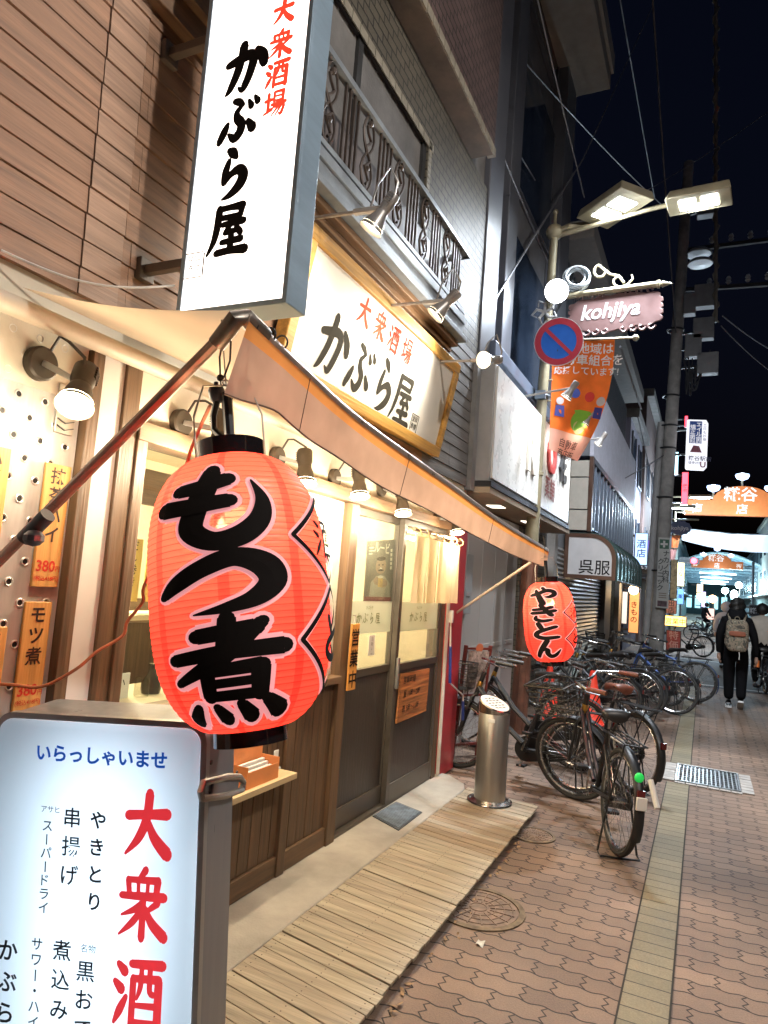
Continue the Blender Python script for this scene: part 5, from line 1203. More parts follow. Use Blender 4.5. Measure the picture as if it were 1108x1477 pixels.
# ---- lower flood lamp on the post
fp = at_y(803,420,LY-.22)
t = thing('flood_lamp', 'round white flood lamp shining on the lamp post beside the hanging sign', 'lamp', fp)
fd = V((.25,-.9,-.35)).normalized()
m = MB(); m.lathe([(0,-.10),(.07,-.10),(.125,-.02),(.145,.012),(.135,.012)], 28, fp, fd); m.build('housing', M('lamp_white', (.6,.6,.6), .4), t)
m = MB(); m.lathe([(0,.008),(.13,.006)], 28, fp, fd); m.build('lens', glow('flood_white', (.85,.93,1.0), 30), t)
m = MB(); m.beam(fp-fd*.08, fp-fd*.08+V((-.05,.13,.02)), .04, .05); m.build('bracket', DKSTEEL, t)
lamp('flood_light', 'SPOT', fp+fd*.05, 75, (.78,.88,1.0), t, spot_size=radians(125), spot_blend=.5, shadow_soft_size=.12, aim=fp+fd)
t = thing('cable_coil', 'coiled pale cable tied to the lamp post above the flood lamp', 'cable coil', at_y(832,402,LY-.02))
m = MB(); c = at_y(832,402,LY-.02)
for k in range(6): m.ring(c+V((.02*(k%3)-.02,-.02*k+.05,.01*(k%2))), .15-.012*(k%4), .014, V((.3,-1,.25)), 28, 6)
m.build('coil', M('coil_grey', (.35,.38,.40), .5), t); m = MB(); m.beam(c+V((-.05,.05,0)), base.lerp(top_,.80), .03, .03); m.build('tie', DKSTEEL, t)
t = thing('post_crest', 'pale scrolled flower emblem on the lamp post behind the round sign', 'emblem', at_y(784,452,LY-.09))
m = MB(); c = at_y(786,450,LY-.10)
for k in range(5):
    a = k*2*pi/5+.3; m.tube([c, c+V((cos(a),0,sin(a)))*.10+V((0,-.02,0)), c+V((cos(a+.5),0,sin(a+.5)))*.16, c+V((cos(a+.9),0,sin(a+.9)))*.11], [.02,.018,.014,.008], 6)
m.cyl(c, c+V((0,.12,0)), .02); m.build('scroll', M('crest_white', (.5,.5,.5), .4), t)
# ---- hanging district sign on its bracket arm
t = thing('hanging_street_sign', 'mauve scalloped plaque reading kohjiya, hung under a cream bracket arm of the lamp post', 'hanging sign', at_y(860,430,LY))
pa, pb = at_y(797,430,LY), at_y(948,410,LY); tip = at_y(968,409,LY)
m = MB(); m.cyl(pa, pb, .040, .036, 14); d_ = (tip-pb).normalized(); m.lathe([(.036,0),(.046,.004),(.046,.03),(.025,.035),(.038,.06),(.0,.17)], 14, pb, d_); m.build('arm', CREAM, t)
def spiral(c, r0, r1, a0, a1, n=22): return [c + V((cos(a0+(a1-a0)*i/n),0,sin(a0+(a1-a0)*i/n)))*(r0+(r1-r0)*i/n) for i in range(n+1)]
m = MB(); c = at_y(868,392,LY); m.tube(spiral(c, .03, .10, pi*.2, -pi*1.35) + [at_y(880,396,LY), at_y(892,398,LY), at_y(900,408,LY)], .017, 7)
c = at_y(893,404,LY); m.tube(spiral(c,.02,.07,0,pi*1.3)+[at_y(892,414,LY)], .014, 7); m.tube([at_y(896,414,LY),at_y(906,410,LY),at_y(913,402,LY),at_y(911,396,LY)], [.014,.014,.012,.008], 7); m.build('scroll', CREAM, t)
pc = at_y(886,450,LY); MAUVE = M('mauve_enamel', (.115,.058,.054), .45, var=.1)
pw, ph = .53, .20; ol = []
ux = (pb-pa).normalized(); uz = V((-ux.z,0,ux.x))
for i in range(72):
    a = 2*pi*i/72; ca, sa = cos(a), sin(a)
    e = (abs(ca)**6+abs(sa)**6)**(-1/6)
    sc_ = 1 + .05*sin(a*18) + (.10 if abs(sa) > .75 and abs(ca) < .35 else 0)
    ol.append(pc + ux*(pw*ca*e*min(1.0, sc_)) + uz*(ph*sa*e*sc_))
m = MB(); m.prism(ol, (0,.03,0)); plq = m.build('plaque', MAUVE, t, smooth=0, bev=.006)
for s in (-1, 1):
    for k in range(4):
        m = MB(); c = pc + ux*(s*(.10+.10*k)) - uz*(ph*1.06); m.tube(spiral(c, .012, .05, pi*.5, pi*(.5+1.5*s)), .014, 6); m.build('scrollwork', MAUVE, t)
        if k < 3: m = MB(); c = pc + ux*(s*(.14+.12*k)) + uz*(ph*1.06); m.tube(spiral(c, .01, .038, -pi*.5, pi*(-.5-1.5*s)), .012, 6); m.build('scrollwork', MAUVE, t)
m = MB(); P0 = pc + ux*-.34 + uz*.165 + V((0,-.004,0)); xd = ux; yd = uz + ux*.22
vs_, fs_ = glyphs('kohjiya', .018); m.add([P0 + xd*(p[0]*.235) + (yd)*((p[1]-.85)*.26) for p in vs_], fs_); m.build('lettering', M('plaque_white', (.50,.50,.52), .4, var=0), plq)
m = MB()
for u in (-.25,.25): m.cyl(pc+ux*u+uz*(ph*.95), pc+ux*u+uz*(ph+.10), .008, n=6)
m.build('hanger', CREAM, t)
# ---- no-parking disc
c = at_y(806,493,LY-.14); NP = .285; nd = V((.10,-1,-.12)).normalized(); xx = V((1,.10,0)).normalized(); yy = nd.cross(xx) * -1
if yy.z < 0: yy = -yy
t = thing('no_parking_sign', 'round blue and red no-parking sign strapped to the lamp post', 'road sign', c)
m = MB(); m.lathe([(0,0),(NP,0),(NP,.010),(0,.010)], 48, c, nd); m.build('rim', M('sign_white', (.6,.6,.6), .4), t)
def disc(r0, r1, o, n=48): return [c+nd*o+xx*(r*cos(2*pi*i/n))+yy*(r*sin(2*pi*i/n)) for r in (r0, r1) for i in range(n)], [(i,(i+1)%n,n+(i+1)%n,n+i) for i in range(n)]
RED = M('sign_red_enamel', (.42,.03,.05), .4, var=.08); BLU = M('sign_blue_enamel', (.015,.12,.50), .4, var=.08)
m = MB(); m.add(*disc(.001,NP*.80,.012)); m.build('blue_field', BLU, t)
m = MB(); m.add(*disc(NP*.72,NP*.97,.0135)); h = NP*.075; dd = (xx*-1+yy).normalized(); nn_ = nd.cross(dd)
m.add([c+nd*.0135+dd*s*NP*.74+nn_*h*k for s, k in ((-1,-1),(1,-1),(1,1),(-1,1))], [(0,1,2,3)]); m.build('red_ring', RED, t)
m = MB(); pp = base.lerp(top_,.735)
for dz in (-.10,.22): m.ring(V((base.lerp(top_,(c.z+dz)/top_.z).x,LY,c.z+dz)), .072, .012, Z1, 20, 6)
m.beam(c+V((0,.01,-.1)), V((base.lerp(top_,(c.z)/top_.z).x,LY-.06,c.z-.1)), .03, .03); m.build('strap', DKSTEEL, t)
m = MB(); z = 3.95; q = V((base.lerp(top_,z/top_.z).x,LY,z)); m.ring(q,.082,.018,Z1,20,6); m.box(q+V((0,-.09,0)),(.12,.05,.10)); m.build('clamp', M('clamp_blue_grey', (.22,.27,.32), .4, .5), t)
# ---- orange banner
t = thing('street_banner', 'orange cloth banner with white lettering and pictures on the lamp post, twisted at its foot', 'banner', at_y(840,570,LY))
tl_, tr_, br_, bl_ = at_y(797,494,LY-.02), at_y(886,489,LY-.02), at_y(838,655,LY), at_y(792,648,LY)
Lw = (tr_-tl_).length; 
def ban(u, v):
    l = tl_.lerp(bl_, v); ang = .10 + 1.16*v**1.2
    return l + V((cos(ang)*u*Lw, sin(ang)*u*Lw*1.0 + .02*sin(u*9+v*4), .015*u - .03*u*v)) 
BAN = cloth('orange_banner', (.92,.20,.04), .3, var=.10, sc=6)
BANP = cloth('pale_banner_foot', (.80,.42,.32), .3, var=.05)
m = MB(); m.grid(lambda u, v: ban(u, v*.80), 14, 20); m.build('cloth', BAN, t)
m = MB(); m.grid(lambda u, v: ban(u, .80+.20*v), 14, 6); m.build('pale_foot', BANP, t)
def on_ban(u, v, z=0.):
    e = .01; p = ban(u, v); nrm = (ban(u+e,v)-p).cross(ban(u,v+e)-p).normalized()
    if nrm.y > 0: nrm = -nrm
    return p + nrm*(.008+z)
def btext(mb, s, u0, v0, size, bold=.02):
    vs_, fs_ = glyphs(s, bold); mb.add([on_ban(u0+p[0]*size/Lw, v0-(p[1]-.85)*size/1.45) for p in vs_], fs_)
BW = M('banner_white', (.72,.70,.68), .7)
m = MB(); btext(m,'地域は',.42,.03,.135); btext(m,'自動車組合を',.02,.125,.135); btext(m,'応援しています!',.03,.225,.105); m.build('lettering', BW, t)
m = MB(); btext(m,'自動車',.25,.86,.12,.01); btext(m,'×',.42,.905,.10,.01); btext(m,'商店街',.25,.95,.12,.01); m.build('lettering', M('banner_brown', (.12,.04,.03), .7), t)
def bdisc(u, v, r, z=0., sx=1.): return [on_ban(u+r*cos(2*pi*i/20)/Lw*sx, v+r*sin(2*pi*i/20)/1.45, z) for i in range(20)]
for u, v, r, col in ((.42,.455,.062,(.06,.10,.42)),(.68,.47,.062,(.62,.04,.03)),(.62,.73,.095,(.58,.50,.20)),(.17,.54,.05,(.55,.5,.5)),(.90,.50,.055,(.5,.45,.45))):
    m = MB(); m.poly(bdisc(u,v,r,.002)); m.build('picture', M('banner_pic_%d%d' % (u*100, v*100), col, .7), t)
m = MB(); m.poly(bdisc(.60,.69,.135,0,.95)); m.poly([on_ban(.45,.60,.001),on_ban(.55,.585,.001),on_ban(.75,.59,.001),on_ban(.80,.61,.001),on_ban(.72,.64,.001),on_ban(.5,.64,.001)]); m.build('picture', M('banner_green', (.20,.45,.04), .7), t)
m = MB(); m.poly([on_ban(.10,.58),on_ban(.26,.58),on_ban(.28,.68),on_ban(.08,.68)]); m.poly([on_ban(.82,.55),on_ban(.97,.55),on_ban(1,.64),on_ban(.84,.64)]); m.build('picture', M('banner_navy', (.05,.05,.25), .7), t)
ba, bb = at_y(779,492,LY), at_y(917,487,LY-.02)
m = MB(); m.cyl(ba, bb, .014, n=8); m.ball(bb, .038, 12); m.cyl(at_y(785,548,LY), at_y(797,548,LY), .010, n=6); m.cyl(at_y(780,578,LY), at_y(795,578,LY), .010, n=6); m.build('rod', CREAM, t)
# ---- utility pole
UY = 19.0; ub, ut = V((-1.10,UY,0)), V((-.68,UY,13.5))
up_at = lambda z: ub.lerp(ut, z/13.5)
t = thing('utility_pole', 'tall concrete utility pole hung with boxes, straps and cable loops, past the kimono shop', 'utility pole', ub)
POLE = M('pole_concrete', (.46,.44,.42), .85, var=.25, sc=3)
m = MB(); m.tube([ub, up_at(6), ut], [.18,.16,.125], 20); m.build('pole', POLE, t)
m = MB(); m.tube([up_at(.2)+V((-.26,-.05,0)), up_at(6.3)+V((-.24,-.05,0))], .085, 12); m.build('conduit', M('conduit_grey', (.5,.5,.5), .6), t)
for z in (2.4,4.3,5.6,6.2,7.0,8.8):
    m = MB(); q = up_at(z); m.tube([q+V((cos(a)*.2-.05,sin(a)*.2,0)) for a in [2*pi*i/20 for i in range(21)]], .025, 6); m.build('strap', DKSTEEL, t)
BOX = M('pole_box', (.32,.32,.33), .6, .2)
for px, py, w_, h_ in ((1018,300,.42,.48),(995,440,.30,.55),(1015,475,.5,.55),(1000,500,.4,.6),(1021,525,.5,.55),(1018,428,.55,.6)):
    p = at_y(px,py,UY-.25); m = MB(); m.box(p,(w_,.3,h_)); bxo = m.build('pole_box', BOX, t, bev=.02)
    m = MB(); m.beam(p+V((0,.1,0)), V((up_at(p.z).x,UY,p.z)), .05, .05); m.build('bracket', DKSTEEL, bxo)
for px, py in ((1008,366),(1010,380)):
    p = at_y(px,py,UY); m = MB(); m.lathe([(0,.10),(.25,.08),(.33,0),(.30,-.03),(0,-.05)], 20, p); m.build('insulator_dish', M('dish_grey', (.35,.36,.38), .4), t)
m = MB(); q = up_at(11); m.beam(q+V((-.1,0,0)), q+V((2.6,.2,.1)), .10, .10); m.beam(up_at(9.9)+V((-.1,0,0)), up_at(9.9)+V((2.2,.2,0)), .10, .10); m.build('crossarm', M('crossarm_grey', (.05,.05,.055), .8), t)
m = MB()
for k in range(4):
    for z in (11.15, 9.98):
        q = up_at(z)+V((.7+k*.45,.1,0)); m.lathe([(.03,0),(.07,.05),(.05,.09),(.07,.13),(.04,.20),(0,.21)], 10, q)
m.build('insulator', M('insulator_white', (.5,.5,.52), .3), t)
rw = random.Random(9); m = MB()
for k in range(9):
    a = at_y(985+rw.random()*30, 505+rw.random()*30, UY-.3); c = at_y(990+rw.random()*38, 500+rw.random()*40, UY-.3); dp = .5+rw.random()*.7
    m.tube([a.lerp(c, s)-Z1*dp*sin(pi*s)*(1-.3*s) for s in [i/12 for i in range(13)]], .016, 5)
m.build('cable_loop', M('cable_black', (.05,.05,.055), .6), t)
# clinic board on the pole
q = [at_y(x,y,UY-.32) for x,y in ((950,775),(967,776),(964,878),(946,876))]
t = thing('clinic_board', 'narrow white advertising board for a clinic with a green cross, strapped to the utility pole', 'sign board', q[3])
m = MB(); m.prism(q, (0,.05,0)); bd_ = m.build('board', M('clinic_white', (.52,.52,.50), .5, var=.06), t)
ux_, uz_ = (q[1]-q[0]), (q[0]-q[3]); F2 = lambda s, v: q[3] + ux_*s + uz_*v + V((0,-.004,0))
m = MB(); m.poly([F2(.12,.84),F2(.92,.84),F2(.92,.975),F2(.12,.975)]); m.build('green_field', M('clinic_green', (.03,.12,.07), .5), bd_)
m = MB(); c = F2(.5,.907)-Y1*.003; m.box(c,(.05,.002,.17)); m.box(c,(.17,.0025,.05)); m.build('cross', BW, bd_)
m = MB()
m.text('ナカノ内科', F2(.72,.82), ux_, uz_, .165, .015, vert=True, gap=1.0); m.text('クリニック', F2(.28,.70), ux_, uz_, .165, .015, vert=True, gap=1.0); m.build('lettering', M('clinic_ink', (.03,.03,.035), .5), bd_)
m = MB(); m.poly([F2(.12,.02),F2(.92,.02),F2(.92,.10),F2(.12,.10)]); m.build('picture', M('clinic_photo', (.12,.06,.08), .5, var=.6, sc=12), bd_)
m = MB()
for v in (.14,.17,.20): m.poly([F2(.2,v),F2(.85,v),F2(.85,v+.012),F2(.2,v+.012)])
m.build('small_print', M('print_tan', (.25,.2,.15), .6), bd_)
# dental light box
q = [at_y(x,y,UY-.15) for x,y in ((991,605),(1022,606),(1020,679),(988,676))]
t = thing('dental_light_box', 'lit white box sign with a blue panel and clipped corners on the utility pole', 'light box sign', q[3])
ux_, uz_ = (q[1]-q[0]), (q[0]-q[3])
G2 = lambda s, v, o=0.: q[3] + ux_*s + uz_*v + V((0,-o,0))
m = MB(); m.prism([G2(s,v) for s,v in ((.0,.02),(.06,0),(.86,0),(1,.07),(1,.93),(.90,1),(.06,1),(0,.98))], (0,.16,0)); bd_ = m.build('case', M('dental_white', (.55,.56,.58), .4, var=0, emis=.42, ecol=(.85,.85,.95)), t)
m = MB(); m.poly([G2(.14,.52,.003),G2(.72,.52,.003),G2(.72,.97,.003),G2(.14,.97,.003)]); m.build('blue_field', M('dental_blue', (.02,.06,.25), .5, var=0, emis=.12), bd_)
m = MB(); m.text('エイル歯科', G2(.58,.955,.006), ux_, uz_, .135, .02, vert=True, gap=.92); m.text('矯正歯科', G2(.30,.90,.006), ux_, uz_, .135, .02, vert=True, gap=.92); m.build('lettering', M('dental_print', (.7,.7,.75), .5, var=0, emis=.3), bd_)
m = MB(); m.text('土日も診療', G2(.85,.93,.005), ux_, uz_, .09, .0, vert=True); m.text('糀谷駅前', G2(.14,.27,.005), ux_, uz_, .135, .02); m.text('徒歩3分', G2(.14,.16,.005), ux_, uz_, .08, .01); m.build('lettering', M('dental_ink', (.04,.04,.12), .5), bd_)
m = MB(); m.text('U', G2(.68,.18,.005), ux_, uz_, .20, .03); m.poly([G2(.2,.34,.004),G2(.75,.34,.004),G2(.62,.47,.004),G2(.35,.48,.004)]); m.build('picture', M('dental_pink', (.45,.10,.16), .5), bd_)
m = MB(); m.beam(G2(0,.3)+V((0,.08,0)), G2(-.3,.3)+V((-.25,.15,0)), .05, .05); m.beam(G2(0,.8)+V((0,.08,0)), G2(-.3,.8)+V((-.25,.15,0)), .05, .05); m.build('bracket', DKSTEEL, t)
# ---- traffic cones
CONE = M('cone_red', (.88,.06,.03), .45, var=.1, emis=0)
for (px, py, Y), lb in (((790,1033,9.2),'red plastic traffic cone left of the near bicycle handlebars'),((853,1030,9.35),'red plastic traffic cone behind the near bicycle saddle')):
    p = at_y(px,py,Y); t = thing('traffic_cone', lb, 'traffic cone', (p.x,Y,0), 'red cones by the parked bicycles')
    m = MB(); m.lathe([(.155,.025),(.15,.03),(.035,.66),(.02,.665)], 24, (p.x,Y,0)); m.build('body', CONE, t)
    m = MB(); m.box((p.x,Y,.0145),(.36,.36,.027)); m.build('foot', CONE, t, bev=.01)
# ---- litter by the deck
m = MB(); rl_ = random.Random(21)
for i in range(34):
    y = 2.55+rl_.random()**1.5*2.6; x = -1.06+abs(rl_.gauss(0,.035)); a = rl_.random()*6.3; l = .008+rl_.random()*.016; z = .003+rl_.random()*.006
    d1 = V((cos(a),sin(a),rl_.uniform(-.25,.25)))*l; d2 = V((-sin(a),cos(a),rl_.uniform(-.3,.3)))*l*.45
    m.poly([V((x,y,z+.004))-d1, V((x,y,z))+d2*-1, V((x,y,z+.004))+d1, V((x,y,z+.007))+d2])
o = m.build('leaf_litter', M('dry_leaf', (.30,.18,.09), .8, var=.4, sc=30)); o['kind'] = 'stuff'; o['label'] = 'dry leaf crumbs along the edge of the timber deck'; o['category'] = 'litter'
p = at_z(693,1362); m = MB(); m.grid(lambda u, v: p + V(((u-.5)*.035, (v-.5)*.05, .006+.006*sin(u*5)*cos(v*4))), 5, 5); o = m.build('paper_scrap', M('scrap_white', (.5,.48,.42), .8), origin=p); tag(o, 'tiny white crumpled paper scrap lying on the pavers beside the deck', 'litter')
# ---- tilted menu easel
t = thing('menu_easel', 'dark red folding easel with a printed sheet leaning by the pale steel doors', 'easel', at_z(700,1075))
c = at_x(703,985,-2.0); e0 = V((-2.05,6.52,0)); xx = V((.55,.83,0)).normalized(); tilt = V((.10,-.10,1)).normalized()
m = MB()
for s in (-.15,.15): m.beam(e0+xx*s, e0+xx*s+tilt*1.08, .035,.025)
for z in (.12,.60,1.05): m.beam(e0-xx*.15+tilt*z, e0+xx*.15+tilt*z, .03,.02)
m.build('frame', M('easel_red', (.16,.03,.025), .4), t)
m = MB(); nrm = xx.cross(tilt)
if nrm.y > 0: nrm = -nrm
m.prism([e0+xx*s+tilt*z+nrm*.018 for s, z in ((-.125,.63),(.125,.63),(.125,1.03),(-.125,1.03))], nrm*.003); m.build('sheet', M('easel_sheet', (.45,.38,.36), .6, var=.5, sc=26), t)
m = MB(); m.poly([e0+xx*(.045*cos(a))+tilt*(1.06+.045*sin(a))+nrm*.02 for a in [2*pi*i/16 for i in range(16)]]); m.build('rosette', M('easel_orange', (.6,.2,.1), .6), t)
# ---- shopping-street arches
def arch(Y, label, sc=1.0):
    c = at_y(1070,744,30) if Y == 30 else at_y(1034,820,Y)
    Wd = 2.05 if Y == 30 else 1.9
    t = thing('street_arch', label, 'street arch', (c.x,Y,0), 'orange arches over the shopping street')
    zb = c.z; pts = [(-Wd,zb),(Wd,zb),(Wd,zb+.62)]
    for i in range(13): a = pi*i/12; pts.append((.92*cos(a)*1.12, zb+.62+.56*sin(a)))
    pts.append((-Wd,zb+.62))
    m = MB(); m.prism([(c.x+x,Y,z) for x,z in pts], (0,.25,0)); bo = m.build('board', M('arch_orange', (.55,.15,.035), .5, var=.1, emis=.10, ecol=(.9,.25,.05)), t)
    AW = M('arch_letters', (.62,.60,.55), .5, var=0, emis=.42)
    m = MB(); m.text('糀谷', (c.x-.66,Y-.02,zb+1.14), X1, Z1, .60, .03, gap=1); m.build('lettering', AW, bo)
    m = MB()
    for s, x in (('商',-1.6),('店',0),('街',1.6)): m.text(s, (c.x+x,Y-.02,zb+.47), X1, Z1, .42, .03, center=True)
    m.build('lettering', AW, bo)
    for s, z in ((-1.02,.78),(0,1.25),(1.02,.78)):
        p = V((c.x+s,Y+.12,zb+z)); m = MB(); m.cyl(p-Z1*.15,p+Z1*.18,.035,n=8); m.build('stem', CREAM, bo)
        m = MB(); m.lathe([(.05,.18),(.20,.24),(.255,.36),(.24,.42)], 20, p); m.build('lamp_bowl', glow('bowl_blue', (.45,.62,1.0), 1.1), bo)
        m = MB(); m.ball(p+Z1*.37,.14,12,(1,1,.7)); m.build('bulb', glow('bowl_white', (.9,.95,1), 14), bo)
    lamp('arch_light', 'POINT', (c.x,Y-.8,zb-.5), 60, (.55,.75,1), t, shadow_soft_size=.5)
    for s in (-1, 1): 
        m = MB(); m.cyl((c.x+s*2.62,Y+.12,0),(c.x+s*2.62,Y+.12,zb+.7),.10,n=12); m.build('post', M('arch_post', (.18,.2,.22), .5, .3), t)
    m = MB(); m.cyl((c.x-2.62,Y+.12,zb+.3),(c.x+2.62,Y+.12,zb+.3),.05,n=8); m.build('beam', M('arch_post', (.18,.2,.22)), t)
    return c
arch(30, 'nearer orange arch sign of the shopping street with three lit globe lamps')
arch(62, 'farther small orange arch sign of the shopping street')
# white festoon cloth across the street
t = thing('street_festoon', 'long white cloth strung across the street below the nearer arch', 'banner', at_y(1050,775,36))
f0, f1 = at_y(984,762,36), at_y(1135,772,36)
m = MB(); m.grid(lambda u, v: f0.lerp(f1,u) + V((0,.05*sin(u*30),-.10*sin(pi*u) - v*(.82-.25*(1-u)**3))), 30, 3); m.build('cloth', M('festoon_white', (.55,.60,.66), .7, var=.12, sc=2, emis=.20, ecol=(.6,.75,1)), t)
m = MB(); m.tube([f0-X1*1.6+Z1*.05, f0, f0.lerp(f1,.5)-Z1*.10, f1], .02, 5); m.build('rope', DKSTEEL, t)
# ---- lit signs and small lights down the street
def sign(px0, py0, px1, py1, Y, col, st, label, name='lit_shop_sign', cat='shop sign', txt=None, tcol=(.02,.02,.03), depth=.14, group=None, post=False):
    a, b_ = at_y(px0,py0,Y), at_y(px1,py1,Y); x0, x1, z1, z0 = a.x, b_.x, a.z, b_.z
    t = thing(name, label, cat, ((x0+x1)/2,Y,0 if post else z0), group)
    m = MB(); m.bx(x0,x1,Y+.004,Y+depth,z0,z1); m.build('case', DKSTEEL, t, bev=.006)
    m = MB(); e = min(x1-x0,z1-z0)*.06; m.bx(x0+e,x1-e,Y-.004,Y+.003,z0+e,z1-e); f = m.build('lit_face', glow('face_%d_%d' % (px0*10, py0*10), col, st) if st > 0 else M('face_%d_%d' % (px0*10, py0*10), col, .6, var=.4, sc=9), t)
    if txt:
        m = MB(); w_, h_ = x1-x0, z1-z0
        if h_ > w_*1.3:
            s = min(w_*.7, h_/len(txt)*.9); m.text(txt, ((x0+x1)/2,Y-.007,z1-(h_-s*1.05*len(txt))/2), X1, Z1, s, .02, vert=True)
        else:
            s = min(h_*.75, w_/len(txt)*.95); m.text(txt, ((x0+x1)/2,Y-.007,(z0+z1)/2+s*.45), X1, Z1, s, .02, center=True)
        m.build('lettering', M('txt_%s_%d' % (txt[0], px0), tcol, .5, var=0), f)
    if post:
        m = MB()
        for x in (x0+.05,x1-.05): m.bx(x-.03,x+.03,Y+.03,Y+.09,0,z0)
        m.build('leg', DKSTEEL, t)
    else:
        m = MB(); m.bx(x0-.35,x0-.001,Y+.05,Y+.09,z1-.12,z1-.06); m.bx(x0-.35,x0-.001,Y+.05,Y+.09,z0+.06,z0+.12); m.build('bracket', DKSTEEL, t)
    return t
sign(916,768,934,816,22.5,(.35,.55,1.0),.9,'pale blue lit panel sign left of the utility pole',txt='酒店')
sign(935,779,944,802,24,(.22,.12,.75),.9,'small purple upright lit sign left of the utility pole',txt='居酒屋',tcol=(.7,.7,.9))
sign(984,681,992,728,26,(1,.04,.06),3.2,'red neon upright sign to the right of the utility pole',txt='焼肉',tcol=(1,.8,.8))
sign(988,600,992,616,26.5,(1,.05,.08),2.0,'tiny red neon sign tip above the dental light box',txt=None)
sign(972,652,978,684,24.5,(.45,.85,1.0),1.5,'pale cyan upright lit sign peeping from behind the utility pole')
sign(977,811,987,846,27,(1,.85,.40),1.4,'yellow upright lit sign beside the orange flags',txt='うなぎ')
sign(977,849,986,872,27.5,(.15,.35,.9),.8,'blue lit sign below the yellow upright one',txt='薬')
sign(968,807,976,864,23,(.62,.55,.38),.0,'cream unlit upright board right behind the utility pole')
sign(959,887,990,905,20.5,(1,.55,.10),2.6,'bright orange lit box sign at the foot of the utility pole',txt='営業中',tcol=(.4,.05,.0),post=False)
sign(961,908,982,940,20.6,(.32,.06,.06),.0,'dark red printed stand board under the orange lit box sign',name='stand_board',cat='sign board',txt='特価',tcol=(.5,.3,.3),post=True)
sign(908,853,921,914,20.9,(.9,.35,.12),.45,'orange glowing upright panel under the globe lamp past the kimono shop',name='glowing_panel',cat='panel',txt='きもの',tcol=(.25,.05,.02))
sign(898,853,904,900,20.8,(.8,.75,.7),.35,'narrow pale lit strip beside the orange glowing panel',name='glowing_panel',cat='panel')
sign(961,865,976,886,20.7,(.42,.20,.20),.0,'pinkish printed poster board above the orange lit box sign',name='poster_board',cat='poster',txt='出店')
sign(1005,842,1014,864,52,(1,.78,.48),1.5,'cream glowing shop column far down the street',name='lit_column',cat='lit column')
sign(1012,853,1018,876,50,(.55,.45,.9),.8,'small violet poster column far down the street',name='lit_column',cat='lit column')
sign(1014,876,1031,895,46,(.9,.55,.45),.55,'stack of pinkish posters on a far shop front',name='poster_board',cat='poster')
sign(1081,872,1102,890,27,(.02,.03,.05),.0,'black board with glowing white symbols at the right edge of the street',txt='糀谷',tcol=(.7,.8,.9))
for (px, py, Y, r, col, st), lb in (((1046,852,70,.30,(.5,.95,1),8),'cyan white street light far down the street, left of the brightest one'),((1066,844,66,.28,(.75,1,1),14),'brightest white street light far down the street'),((1059,858,64,.30,(.7,.95,1),3),'oval white light far down the street, under the brightest one'),
                                    ((1013,864,50,.22,(1,.62,.3),5),'warm orange shop lamp far down the street, left one of two'),((1028,864,50,.26,(1,.66,.35),5),'warm orange shop lamp far down the street, right one of two'),((903,754,19.8,.10,(.7,.9,1),8),'small white wall light at the end of the kimono shop glass front'),((940,846,25,.05,(.6,.8,1),6),'tiny blue white light left of the clinic board')):
    p = at_y(px,py,Y); t = thing('far_light', lb, 'light', p, 'lights down the street')
    m = MB(); m.ball(p, r, 12, (1,1,1.4 if px == 1059 else 1)); m.build('globe', glow('far_%d' % px, col, st), t)
    m = MB(); m.cyl((p.x+r*.2,Y+.2,0 if Y > 30 else p.z-.4),(p.x+r*.2,Y+.2,p.z),.05,n=8); m.beam((p.x+r*.2,Y+.2,p.z),p,.05,.05); m.build('post', DKSTEEL, t)
    if st > 7: lamp('far_lamp', 'POINT', p+V((0,-.8,-.3)), 500 if Y > 30 else 15, col, t, shadow_soft_size=.3)
# LED heads of further lamp posts
for (px, py, Y), lb in (((1011,716,33),'flat LED head of a further street lamp, under the nearer arch'),((983,731,27),'flat LED head of a further street lamp, behind the red neon sign'),((997,738,40),'flat LED head of a further street lamp, the lowest of three')):
    p = at_y(px,py,Y); bx = -1.55
    t = thing('street_lamp', lb, 'street lamp', (bx,Y,0), 'further street lamps')
    m = MB(); m.box(p,(.95,.4,.12)); m.build('lamp_head', CREAM, t, bev=.02)
    m = MB(); m.box(p-Z1*.068,(.75,.3,.012)); m.build('led_panel', LED, t)
    m = MB(); m.cyl((bx,Y,0),(bx,Y,p.z),.08,.05,12); m.beam((bx,Y,p.z-.05),p,.06,.06); m.build('post', CREAM, t)
    lamp('led_light', 'POINT', p-Z1*.25, 420, (.68,.86,1.0), t, shadow_soft_size=.2)
# red signal
t = thing('traffic_light', 'red glowing traffic signal far down the street', 'traffic light', at_y(1001,809,44)); p = at_y(1001,809,44)
m = MB(); m.box(p+V((-.25,.12,0)),(1.1,.16,.38)); m.cyl((p.x-1.2,44.1,0),(p.x-1.2,44.1,p.z),.08); m.beam((p.x-1.2,44.1,p.z),p,.06,.06); m.build('housing', DKSTEEL, t)
m = MB(); m.ball(p, .17, 12, (1,.5,1)); m.build('red_lens', glow('signal_red', (1,.03,.05), 9), t)
